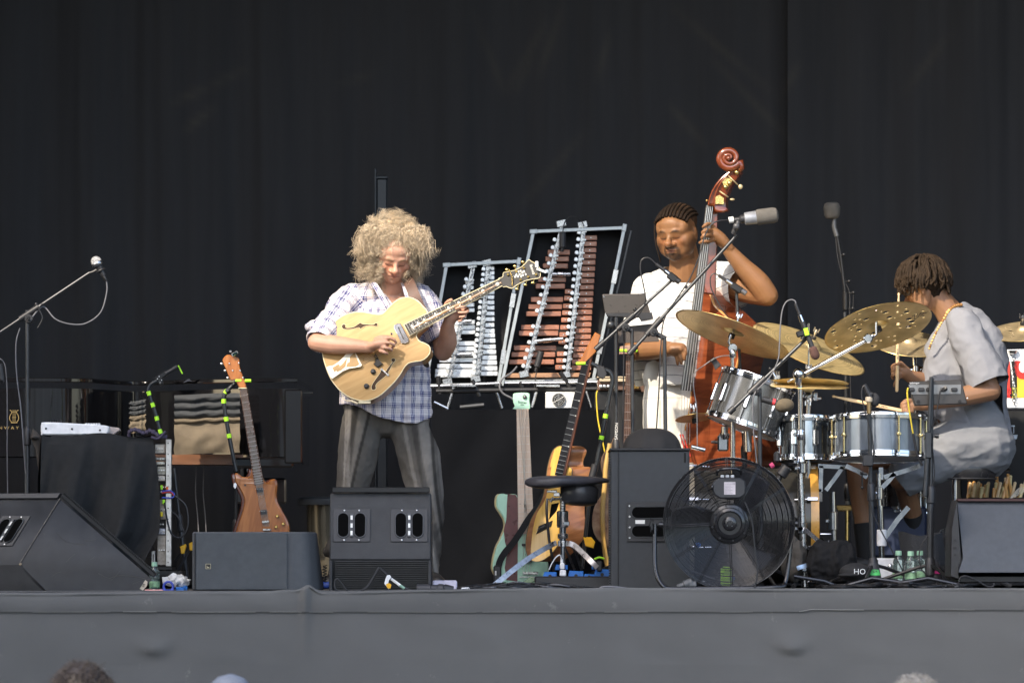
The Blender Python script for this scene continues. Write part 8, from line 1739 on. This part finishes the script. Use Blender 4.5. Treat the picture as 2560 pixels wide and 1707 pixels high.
# throne
t = Thing('drum_throne', 'round black drum throne with chrome post under the drummer', 'stool', P(2392,1470,YDm+.02)); o = e(1300,760,.02)
b = MB(); b.lathe([(.15,-.045),(.178,-.040),(.186,-.02),(.186,.02),(.178,.04),(.15,.05),(0,.052)], o+V(0,0,.03), V(0,0,1), 48); t.part('seat', b, mat('throne_vinyl',(.02,.02,.022),.25,bump=.15,bscale=60)); b = MB(); b.torus(o+V(0,0,-.012), V(0,0,1), .186, .004, 48, 6); t.part('piping', b, BP)
b = MB(); b.cyl(V(o.x-.02,o.y,.08), V(o.x-.02,o.y,o.z-.01), .015, 16); b.lathe([(.024,-.03),(.026,-.02),(.026,.03),(.022,.035)], V(o.x-.02,o.y,.30), V(0,0,1), 16); t.part('post', b, CH); legs(t, 2390, YDm+.02, .36, .27, .3, r=.009)
# padded backpack of the throne seen right of him
b = MB(); b.poly([e(x,y,.3) for x,y in ((1600,410),(1650,420),(1660,560),(1640,720),(1560,720),(1540,690),(1600,600))], V(0,1,0), .2, .01); single('stand_bag', 'black upright bag behind the drummer\'s back', 'bag', b, BM)
b = MB(); b.lathe([(.02,0),(.016,-.02),(.0,-.03)], e(1658,488,.28), V(0,0,1), 16); b.cyl(e(1640,430,.28), e(1665,430,.28), .004, 6); b.cyl(e(1658,430,.28), e(1658,480,.28), .002, 6); single('clear_hook', 'small pale hook hanging on the black bag', 'hook', b, mat('clear_grey',(.45,.5,.55),.2))
# stick bag with sticks and brushes
YQ = 2.6; e2 = lambda x,y,o=0: P(1900+.3826*x, 900+.3826*y, YQ+o)
t = Thing('stick_bag', 'open case of drum sticks and wire brushes behind the right monitor', 'stick case', e2(1540,960)); b = MB(); b.box(e2(1560,975,.05), (.33,.12,.12), bev=.01); t.part('case', b, BM)
rs = random.Random(8)
for k in range(34):
    x = 1355+k*10.5; 
    if 1490 < x < 1520: continue
    top_ = 800+rs.uniform(-10,30) if x < 1500 else rs.uniform(740,850); ln = rs.uniform(-6,22) if x < 1500 else rs.uniform(-45,60); 
    b = MB(); A_, B_ = e2(x+ln,top_,rs.uniform(0,.06)), e2(x,920,rs.uniform(0,.06)); b.lathe([(.004,0),(.0085,.004),(.0085,(A_-B_).length)], A_, B_-A_, 10); t.part('drum_stick', b, [STK, wood('orange_stick',(.5,.24,.06),(.65,.34,.10),6,(1,1,1),.4,.3), mat('cream_stick',(.62,.5,.25),.5)][k % 3])
for k in range(9):
    b = MB(); b.cyl(e2(1620,915), e2(1665+k*9,860-30*math.sin(k*.35),-.01), .0012, 5); t.part('brush_wire', b, STR)
# banner case at the right edge
YW = 3.2; hw = lambda x,y,o=0: P(2000+.357*x, 480+.357*y, YW+o)
t = Thing('sticker_case', 'white case edge with a colourful sticker strip and chain at the right', 'case', hw(1500,1520)); b = MB(); b.poly([hw(x,y) for x,y in ((1360,1104),(1700,1098),(1700,1516),(1415,1516))], V(0,1,0), .3, .006); t.part('case', b, WHT)
for x0,x1,m_ in ((1390,1440,(.01,.01,.01)),(1440,1470,(.7,.05,.03)),(1470,1520,(.01,.01,.01)),(1520,1700,(.78,.5,.04))):
    b = MB(); b.poly([hw(x,y,-.002) for x,y in ((x0,1185),(x1,1185),(x1,1440),(x0,1440))], V(0,1,0), .002); t.part('sticker', b, mat('sticker_%d' % x0, m_, .4))
b = MB(); b.poly([hw(x,y,-.004) for x,y in catmull([(1505,1185),(1568,1185),(1700,1190),(1700,1310),(1560,1310),(1520,1290),(1505,1240)],3)], V(0,1,0), .002); t.part('sticker', b, mat('sticker_red',(.6,.03,.02),.4)); b = MB(); b.ell(hw(1560,1225,-.006), (.02,.002,.03)); t.part('sticker', b, WHT); b = MB(); b.poly([hw(x,y,-.003) for x,y in ((1470,1185),(1478,1185),(1520,1440),(1500,1440))], V(0,1,0), .001); t.part('sticker_band', b, WHT)
YL_ = mat('sticker_lime',(.75,.75,.03),.4)
for s_,x,y,m_,z_ in (('SIDE',1417,1235,YL_,.055),('EY',1452,1405,mat('sticker_red2',(.75,.03,.03),.4),.05),('SIDE',1500,1405,YL_,.03)): t.text('sticker_lettering', s_, z_, hw(x,y,-.0075), V(0,0,-1), V(1,0,0), m_)
for k in range(16):
    b = MB(); b.torus(hw(1497-3*math.sin(k*.3),1165+k*21,-.02), V(1,0,0) if k % 2 else V(0,1,0), .009, .0017, 12, 5); t.part('chain_link', b, GM)
b = MB(); b.lathe([(.028,0),(.02,-.015),(.006,-.022)], hw(1490,1110,-.01), V(0,0,1), 18); t.part('clamp_cup', b, CHD)
b = MB(); b.box(P(2520,1180,YW-.1), (.5,.3,.62)); single('dark_case', 'dark draped case standing below the white sticker case', 'case', b, CLOTH)
# right edge bits
t = Thing('water_bottle_row', '', '', e(900,1445)) if 0 else None
BOTC = mat('bottle_clear', (.75,.92,.88), .06, trans=.92, var=.05, scale=40, rvar=.02); CAPG = mat('bottle_cap', (.42,.7,.5), .4); LABG = mat('bottle_label', (.35,.6,.35), .5, var=.4, scale=40)
def bottle(label, x, base, H_px, Y, capm=CAPG, lab=LABG, group='green-capped water bottles'):
    o = P(x,base,Y); H = H_px*M(Y); R_ = H*.19; t = Thing('water_bottle', label, 'bottle', o, group)
    b = MB(); b.lathe([(R_*.85,0),(R_,.006),(R_,H*.2),(R_*.92,H*.24),(R_,H*.28),(R_,H*.5),(R_*.9,H*.56),(R_,H*.62),(R_*.85,H*.72),(R_*.42,H*.82),(R_*.38,H*.86)], o, V(0,0,1), 28); t.part('body', b, BOTC); b = MB(); b.lathe([(R_*1.02,H*.1),(R_*1.03,H*.11),(R_*1.03,H*.3),(R_*1.02,H*.31)], o, V(0,0,1), 28, caps=False); t.part('label', b, lab); b = MB(); b.lathe([(R_*.55,H*.845),(R_*.57,H*.86),(R_*.55,H*.99),(R_*.4,H)], o, V(0,0,1), 20); t.part('screw_top', b, capm)
bottle('green-capped water bottle, leftmost of the three by the snare stand', E_(905,0)[0], 1452, 76, 1.3); bottle('green-capped water bottle, middle and frontmost of the three', E_(985,0)[0], 1454, 77, 1.2); bottle('green-capped water bottle, rightmost, half hidden by the cable', E_(1045,0)[0], 1450, 74, 1.35); bottle('water bottle with a pale cap in front of the gear rack', 386, 1474, 70, .5)
b = MB(); b.box(P(*E_(840,1360),1.6), (.16,.05,.10), bev=.004); single('white_box', 'white box standing behind the water bottles', 'box', b, WHT)
def sack(u, v):
    a = 2*math.pi*u; return P(*E_(1075,1310),1.5)+V(.105*math.cos(a)*(1+.08*math.sin(3*a))-.02*v, .07*math.sin(a), .075*v*2-.02+.012*math.sin(a*2+1)*v)
b = MB(); b.grid(sack, 40, 12); single('cloth_bag', 'dark quilted open-topped bag behind the water bottles', 'bag', b, mat('quilted_dark',(.03,.032,.036),.8,bump=1,bscale=150))
t = Thing('baseball_hat', 'black cap with white HO letters lying by the snare microphone foot', 'hat', P(*E_(640,1440),1.1)); b = MB(); b.ell(P(*E_(620,1385),1.15), (.075,.06,.045)); b.ell(P(*E_(575,1405),1.1), (.05,.06,.012)); t.part('crown', b, mat('cap_black',(.02,.02,.021),.85)); t.text('cap_lettering', 'HO', .038, P(*E_(650,1382),1.1)+V(0,-.02,0), V(1,0,0), V(0,0,1), WHT)
for q_,r_,s_ in ((P(*E_(480,1330),1.45),(.125,.07,.115),61),):
    b = MB(); b.ell(q_, r_, None, 24, 16); b.ell(q_+V(-.05,0,.03), (.06,.05,.08)); me = fuse(b, .008, 4); wrinkle(me, .03, 9, (1,1,.6), s_); wrinkle(me, .01, 25, (1,1,1), s_); t9 = Thing('black_holdall', 'black soft bag slumped behind the chrome tripod legs', 'bag', q_-V(0,0,.1)); fpart(t9, 'bag_body', me, mat('holdall',(.018,.018,.019),.9,spec=.2)); me.name = 'bag_body'
b = MB(); b.ell(P(1985,1400,1.5), (.06,.08,.10)); b.ell(P(1975,1370,1.5), (.04,.05,.09)); _m = fuse(b, .007, 3); wrinkle(_m, .03, 11, (1,1,.6), 3); b = MB(); b.v = [tuple(v.co) for v in _m.vertices]; b.f = [tuple(p.vertices) for p in _m.polygons]; b.mi = [0]*len(b.f); single('grey_sack', 'grey cloth sack slumped behind the chrome boom stand', 'bag', b, mat('sack_grey',(.07,.062,.052),.9,bump=1,bscale=30), ang=80)
b = MB(); b.cyl(P(*E_(800,1330),1.75), P(*E_(800,990),1.75), .0, 4) if 0 else b.box(P(*E_(900,1120),2.2), (.28,.1,.25), bev=.01); single('blue_crate', 'dark blue crate behind the floor tom legs', 'crate', b, mat('dark_blue',(.006,.014,.045),.6))
t = Thing('microphone', 'kick drum microphone with blue collar right of the fan top', 'microphone', P(*D(1130,1510),1.5), 'microphones'); b = MB(); b.cyl(P(*D(1120,1520),1.5), P(*D(1060,1600),1.5), .028, 16, .005); b.cyl(P(*D(1060,1600),1.5), P(*D(1040,1640),1.5), .013, 12); t.part('body', b, BP); b = MB(); b.cyl(P(*D(975,1520),1.5), P(*D(1003,1500),1.5), .013, 12); t.part('pink_band', b, mat('pink_tape2',(.75,.08,.2),.5))
b = MB(); b.box(P(*D(1030,1440),1.5), (.03,.04,.055), bev=.01); single('drum_damper', 'small black pad clipped on the bass drum rim', 'pad', b, BP)
# ================================================================ the fan
YF = .28; FC = P(1822.7,1308.3,YF); k_ = M(YF)
t = Thing('floor_fan', 'big round black floor fan with wire guard standing at the stage edge', 'fan', P(1823,1476,YF))
FB = mat('fan_black', (.018,.018,.02), .25, .2, coat=.4, var=.05)
R0 = 163*k_
b = MB(); b.lathe([(R0-.006,-.012),(R0+.004,-.014),(R0+.006,.0),(R0+.002,.10),(R0-.006,.11),(R0-.008,.10),(R0-.008,0),(R0-.006,-.012)], FC+V(0,.02,0), V(0,1,0), 96, caps=False); ring = t.part('housing_ring', b, FB)
def bulge(r): f = r/R0; return -.055*(1-f**2.2)
b = MB(); n = 40
for k in range(n):
    r = R0*(.31+.68*k/(n-1)); b.torus(FC+V(0,bulge(r),0), V(0,1,0), r, .0016, 72, 5)
t.part('guard_rings', b, FB, kind='stuff')
b = MB()
for k in range(16):
    r = R0*(.34+.64*k/15); b.torus(FC+V(0,.13-bulge(r)*.8,0), V(0,1,0), r, .0015, 56, 4)
t.part('rear_guard_rings', b, FB, kind='stuff')
for k in range(12):
    a = 2*math.pi*(k+.08)/12
    for off in (-.004,.004):
        dr = V(math.cos(a),0,math.sin(a)); tn = V(-math.sin(a),0,math.cos(a)); b = MB(); b.tube([FC+dr*r+tn*off+V(0,bulge(r)-.003,0) for r in [R0*(.30+.70*i/8) for i in range(9)]], .0017, 5); t.part('guard_spoke', b, FB)
b = MB(); b.lathe([(.090,.02),(.092,.0),(.088,-.008),(.074,-.012),(.070,-.022),(.058,-.026),(.052,-.018),(.034,-.018),(.030,-.030),(.020,-.034),(.012,-.034),(.010,-.04),(0,-.04)], FC+V(0,-.055,0), V(0,1,0), 48); hub = t.part('motor_hub', b, FB)
for k in range(8):
    a = 2*math.pi*k/8+.2; b = MB(); b.lathe([(.004,0),(.003,-.003)], FC+V(.081*math.cos(a),-.066,.081*math.sin(a)), V(0,1,0), 8); t.part('bolt', b, GM, hub)
for k in range(4):
    a = 2*math.pi*k/4+.7; b = MB(); b.lathe([(.003,0),(.002,-.003)], FC+V(.016*math.cos(a),-.088,.016*math.sin(a)), V(0,1,0), 8); t.part('bolt', b, CH, hub)
for k in range(3):   # blades behind the guard
    a0 = 2*math.pi*k/3+2.9
    def bl(u, v, a0=a0):
        r = R0*(.26+.62*u); w = .62-.12*u; a = a0+(v-.5)*w*1.5+.35*u; return FC+V(r*math.cos(a), .045+(v-.5)*.07, r*math.sin(a))
    b = MB(); b.grid(bl, 12, 12); o = t.part('blade', b, mat('blade_grey',(.05,.052,.06),.3,.2), ang=180); s_ = o.modifiers.new('th','SOLIDIFY'); s_.thickness = .003
f = lambda x,y,o=0: P(1500+.2806*x, 1060+.2806*y, YF+o)
b = MB(); b.poly([f(x,y,-.12) for x,y in ((1000,540),(1020,505),(1065,478),(1250,478),(1290,500),(1300,560),(1298,620),(1250,660),(1070,662),(1020,630),(1000,590))], V(0,1,0), .06, .006); cb = t.part('control_box', b, mat('box_charcoal',(.03,.031,.035),.4)); b = MB(); b.box(f(1156,570,-.121), (.052,.002,.058)); lb = t.part('rating_label', b, mat('label_grey',(.55,.5,.52),.6), cb)
for k in range(7): b = MB(); b.box(f(1148-(8 if k % 2 else 0),535+k*13,-.1225), (.036-.008*(k % 2),.0006,.0012)); t.part('print_line', b, mat('print_grey',(.25,.23,.24),.6), lb)
t.text('label_mark', 'CE', .009, f(1192,532,-.1225), V(1,0,0), V(0,0,1), BM, lb)
for x in (1090,1135,1180): b = MB(); b.box(f(x,464,-.10), (.016,.02,.012), bev=.002); t.part('switch_button', b, mat('button_grey',(.5,.52,.55),.4), cb)
b = MB(); b.tube(sp([f(1042,450,-.06),f(1050,415,-.09),f(1100,398,-.10),f(1200,396,-.10),f(1245,412,-.09),f(1255,445,-.06)],5), .0065, 8); t.part('handle', b, FB); b = MB(); b.cyl(f(1008,560,-.12), f(990,560,-.12), .014, 14, .002); t.part('cable_gland', b, FB, cb)
b = MB(); b.tube(sp([f(490,890,.03),f(488,1050,.02),f(490,1250,0),f(515,1370,-.02),f(560,1440,-.03),f(620,1462,-.03),f(900,1462,-.03),f(1400,1458,-.03),f(1560,1452,-.03),f(1630,1445,-.02),f(1655,1400,-.0),f(1680,1250,.02),f(1705,1000,.03),f(1712,880,.03)],6), .0105, 12); t.part('tube_frame', b, FB)
b = MB(); b.cyl(f(520,895,.02), f(575,895,.02), .013, 12, .002); b.cyl(f(1690,885,.02), f(1765,885,.02), .013, 12, .002); t.part('pivot', b, FB)
b = MB(); b.poly([f(460+48*(1 if i % 2 else .55)*math.cos(i*math.pi/5)*.5, 900+75*(1 if i % 2 else .6)*math.sin(i*math.pi/5), -.01) for i in range(10)], V(0,1,0), .03, .003); t.part('star_knob', b, FB); b = MB(); b.box(f(1775,870,.02), (.014,.03,.055), bev=.004); t.part('right_knob', b, FB)
b = MB(); b.box(f(515,1478,-.045), (.014,.03,.014), bev=.002); b.box(f(545,1488,-.03),(.04,.03,.014),bev=.003); t.part('foot_clip', b, WHT if False else BP)
cable('fan_cable', 'black cable hanging in front of the fan guard from its hub', [f(x,y,-.10) for x,y in ((1290,690),(1320,760),(1345,830),(1362,920),(1372,1020),(1385,1150),(1400,1260),(1402,1340),(1388,1420),(1368,1475))], .0038, CABLE)
cable('grey_cable', 'grey mains cable lying on the floor left of the fan', [f(x,y,-.03) for x,y in ((520,1482),(400,1480),(250,1465),(100,1448),(20,1452),(0,1475),(60,1495),(170,1498))], .006, CABG2)
b = MB(); b.lathe([(.012,0),(.014,.01),(.014,.03),(.02,.035),(.022,.07),(.018,.075)], f(690,1452,.02), V(1,0,.35), 16); b.cyl(f(790,1430,.02), f(860,1430,.02), .022, 16, .004); single('mains_connector', 'grey round mains connector lying left under the fan', 'plug', b, mat('plug_grey',(.10,.105,.11),.5))
b = MB(); b.box(P(1815,1440,.6), (.05,.05,.09), bev=.01); single('lime_bottle', 'lime green taped object glimpsed through the fan guard', 'bottle', b, GREEN); b = MB(); b.box(P(1828,1445,.62), (.035,.05,.03), bev=.01); b.box(P(1744,1362,.9), (.03,.03,.025), bev=.008); 
single('blue_plug', 'two small blue plugs glimpsed through the fan guard', 'plug', b, BLUE)
# ================================================================ floor clutter at the edge
YE = .16; c3 = lambda x,y,o=0: P(740+.3189*x, 1000+.3189*y, YE+o)
t = Thing('power_connector', 'chunky black mains connector on the floor right of the centre monitor', 'plug', c3(1100,1510)); b = MB(); b.cyl(c3(945,1480), c3(1060,1478), .024, 18, .004); b.lathe([(.018,0),(.026,.01),(.026,.03),(.022,.035),(.026,.04),(.022,.06),(.018,.08)], c3(1100,1480), V(1,0,-.05), 18); b.cyl(c3(1050,1478), c3(1110,1478), .019, 16); t.part('housing', b, mat('connector_black',(.03,.03,.033),.5)); b = MB(); b.cyl(c3(1195,1490), c3(1330,1515), .005, 8); t.part('sleeve', b, WHT)
b = MB(); b.box(P(1112,1462,.45)+V(0,0,0), (.115,.06,.045), bev=.006); single('white_tray', 'flat white box behind the black mains connector', 'box', b, mat('pale_box',(.62,.58,.68),.5))
cable('monitor_cable', 'cable rising over the vent of the centre monitor with white and green bands', [c3(x,y,-.02) for x,y in ((510,1495),(560,1460),(600,1400),(640,1330),(655,1315),(700,1355),(760,1420),(860,1475),(920,1498))], .0062, CABLE)
for f0,f1,m_ in (((745,1400),(815,1450),TAPEW),((815,1450),(850,1475),mat('sage_tape',(.25,.4,.3),.6))): b = MB(); b.cyl(c3(*f0,-.022), c3(*f1,-.022), .0072, 10); single('cable_band', 'white band on the monitor cable' if m_ is TAPEW else 'sage green band on the monitor cable', 'tape', b, m_)
b = MB(); b.poly([c3(x,y,-.035) for x,y in ((712,1372),(735,1368),(748,1385),(728,1412),(722,1440),(738,1470),(725,1480),(692,1435),(700,1405))], V(0,1,0), .003, .001); single('cable_tag', 'white paper tag tied on the monitor cable', 'tag', b, WHT); b = MB(); b.poly([c3(x,y,-.04) for x,y in ((705,1440),(730,1432),(748,1446),(740,1475),(715,1470))], V(0,1,0), .002); single('cable_tag', 'yellow tape scrap hanging below the white paper tag', 'tag', b, YEL)
cable('floor_cable', 'thin cable curling left below the centre monitor vent', [c3(x,y,-.01) for x,y in ((200,1520),(330,1512),(305,1470),(305,1415),(330,1405),(370,1450),(430,1520),(520,1505),(640,1505),(760,1520))], .0038, CABLE)
t = Thing('cable_label', 'white handwritten cable label by the black mains connector', 'tag', c3(1325,1490)); b = MB(); b.poly([c3(x,y,-.01) for x,y in ((1295,1478),(1300,1468),(1355,1464),(1364,1485),(1320,1494),(1300,1490))], V(0,1,0), .003, .001); t.part('paper', b, WHT); t.text('label_lettering', 'mo18', .014, c3(1328,1479,-.0115), V(1,0,.05), V(0,0,1), BM)
rs = random.Random(21)
for k in range(11):
    x0 = 1150+rs.uniform(-20,60); x1 = 1300+rs.uniform(0,230); n = 6
    cable('floor_cable', 'dark cables tangled on the floor between connector and stool', [P(x0+(x1-x0)*i/n, 1474-rs.uniform(0,8)-14*math.sin(math.pi*i/n)*rs.random(), .15+.5*rs.random()) for i in range(n+1)], rs.uniform(.0035,.006), rs.choice([CABLE,CABLE,CABG2]), group='cables tangled left of the stool')
for k in range(12):
    x0 = 2080+rs.uniform(-40,160); x1 = 2300+rs.uniform(0,170); n = 6
    cable('floor_cable', 'dark cables tangled on the floor in front of the drums', [P(x0+(x1-x0)*i/n, 1470-rs.uniform(0,9)-8*math.sin(math.pi*i/n)*rs.random(), .2+.6*rs.random()) for i in range(n+1)], rs.uniform(.0035,.006), CABLE, group='cables tangled before the drums')
for k in range(4):
    x0 = -20+rs.uniform(0,30); n = 6
    cable('floor_cable', 'dark cables running along the stage edge at the left', [P(x0+(440)*i/n, 1492-rs.uniform(0,6)-5*math.sin(math.pi*i/n)*rs.random(), .05+.1*rs.random()) for i in range(n+1)], rs.uniform(.0035,.005), CABLE, group='cables along the left stage edge')
cable('floor_cable', 'cable from under the right monitor curving over the floor', [P(*E_(x,y),.5) for x,y in ((1300,1450),(1310,1420),(1350,1410),(1420,1440),(1480,1475),(1520,1478),(1530,1455))], .004, CABLE)
for pts,lab in ([((1985,1440),(2060,1452),(2105,1470)),'black flattened stand leg lying right of the fan'],[((2090,1470),(2180,1445),(2300,1462)),'long black stand leg lying across the floor before the snare'],[((2180,1468),(2320,1445),(2430,1468)),'long black stand leg lying before the mixer stand']):
    b = MB(); b.tube([P(x,y,.55) for x,y in pts], .010, 10); single('loose_leg', lab, 'stand leg', b, FB)
# left clutter
z2 = lambda x,y,o=0: P(.3189*x, 1000+.3189*y, .35+o)
t = Thing('audio_plug', 'silver and black cable plug lying on the floor before the left monitor', 'plug', z2(170,1540,-.25)); b = MB(); b.lathe([(.008,0),(.018,.012),(.020,.03),(.014,.05),(.008,.07)], z2(115,1530,-.25), V(1,0,.0), 14); t.part('body', b, mat('plug_grey2',(.2,.2,.2),.4)); b = MB(); b.cyl(z2(250,1532,-.25), z2(330,1532,-.25), .006, 8); t.part('green_band', b, mat('sage2',(.2,.4,.2),.6))
t = Thing('carton', 'pink and blue printed carton under the left water bottle', 'carton', z2(1240,1530)); b = MB(); b.box(z2(1210,1505,-.05), (.085,.06,.026), bev=.002); t.part('pink_end', b, mat('pink_card',(.75,.35,.32),.6)); b = MB(); b.box(z2(1310,1510,-.03), (.065,.06,.034), bev=.002); t.part('blue_end', b, mat('blue_card',(.05,.08,.4),.5)); b = MB(); b.torus(z2(1320,1460,-.01), V(0,1,0), .022, .006, 24, 8); t.part('blue_roll', b, mat('blue_card',(.05,.08,.4),.5))
b = MB(); b.ell(z2(1400,1420,.05), (.05,.04,.026)); b.ell(z2(1360,1410,.05), (.03,.04,.03)); _m = fuse(b, .005, 1); wrinkle(_m, .02, 30, (1,1,1), 5); b = MB(); b.v = [tuple(v.co) for v in _m.vertices]; b.f = [tuple(p.vertices) for p in _m.polygons]; b.mi = [0]*len(b.f); b.poly([z2(x,y,.03) for x,y in ((1270,1385),(1300,1385),(1470,1400),(1500,1405),(1440,1440),(1330,1460),(1275,1440))], V(0,1,0), .03, .004); me = b; single('plastic_wrap', 'crumpled clear white plastic wrap beside the gear rack', 'plastic bag', b, mat('wrap_white',(.7,.7,.68),.25,bump=1,bscale=60))
b = MB(); b.box(z2(1420,1490,.02), (.05,.03,.03), bev=.004); single('power_plug', 'blue power plug between plastic wrap and low monitor', 'plug', b, BLUE); b = MB(); b.box(z2(1455,1485,.02), (.02,.03,.036), bev=.004); single('power_plug', 'second blue power plug touching the low monitor', 'plug', b, BLUE)
b = MB(); b.cyl(P(805,1462,.5), P(826,1462,.5), .016, 14, .003); single('power_plug', 'blue round plug between the low monitor and the centre monitor', 'plug', b, mat('plug_blue',(.06,.14,.6),.4)); b = MB(); pts = [P(812+5*math.cos(i*1.2),1412+i*1.35,.5+.008*math.sin(i*1.2)) for i in range(32)]; b.tube(pts, .0028, 6); single('coiled_cable', 'coiled black cable hanging between the two monitors', 'cable', b, CABLE)
b = MB(); b.box(P(820,1483,.12), (.03,.03,.01), bev=.002); single('tape_scrap', 'small cream tape scrap at the foot of the centre monitor', 'tape', b, IVORY)
# ================================================================ heads of people in the audience, at the bottom edge
def crowd(label, px, top, wpx, Yc, col, kind):
    k = (Yc+DC)/FP; r = wpx/2*k; o = P(px, top, Yc)-V(0,0,.068); t = Thing('person', label, 'person', V(o.x,o.y,-1.84), 'heads of the audience below the stage')
    mb = MB(); ax = axes(V(0,1,0)); headforms(mb, o-V(0,0,.045), ax, r/.088); cap(mb, [o+V(0,0,-1.2),o+V(0,0,-.5),o+V(0,.0,-.26)], [.13,.15,.06]); cap(mb, [o+V(-.19,0,-.34),o+V(0,0,-.25),o+V(.19,0,-.34)], [.06,.08,.06]); cap(mb, [o+V(-.1,0,-1.1),o+V(-.1,0,-1.7)], [.09,.06]); cap(mb, [o+V(.1,0,-1.1),o+V(.1,0,-1.7)], [.09,.06])
    me = fuse(mb, .012, 2); setcol(me, np.where(co(me)[:,2:3] > o.z-.22, np.array([[.45,.26,.18]]), np.array([[.05,.06,.09]]))); fpart(t, 'body', me, SKIN)
    if kind == 'cap':
        b = MB(); b.lathe([(r*1.02,-r*.5),(r*1.03,-.02),(r*.9,r*.55),(r*.55,r*.9),(r*.1,r*1.04),(0,r*1.05)], o, V(.05,.0,1), 32); b.ell(o+V(-.01,.12,-.02), (.08,.09,.008)); t.part('cap', b, mat('cap_blue',(.06,.075,.11),.8,bump=.3,bscale=500), ang=80)
    else:
        rg = np.random.RandomState(int(px)); N = 2600; d = rg.normal(size=(N,3)); d /= np.linalg.norm(d,axis=1,keepdims=True); d[:,2] = np.abs(d[:,2])*1.0-.35; d /= np.linalg.norm(d,axis=1,keepdims=True); roots = np.array(o)+d*np.array([r*.93,r*1.1,r*1.0]); dirs = d*.5+rg.normal(0,.45,(N,3))
        me = strand_mesh('hair', roots, dirs, rg.uniform(.02,.05,N)*(1.0 if kind == 'dark' else .8), 7, .002, .8, .0011, rg.uniform(.3,1,N), 5, base=col); fpart(t, 'hair', me, HAIR); b = MB(); b.ell(o, (r*.95,r*1.15,r*1.02), None, 24, 16); me = fuse(b, .008, 1); setcol(me, np.tile(np.array(col)*.7,(len(me.vertices),1))); fpart(t, 'scalp_hair', me, HAIR)
crowd('dark-haired head of a spectator at the bottom left', 204, 1668, 140, -10, (.035,.028,.026), 'dark')
crowd('spectator wearing a pale blue cap at the bottom, right of the dark head', 575, 1683, 118, -10.5, None, 'cap')
crowd('white-haired spectator just showing at the bottom right', 2290, 1695, 130, -10.2, (.17,.17,.17), 'grey')
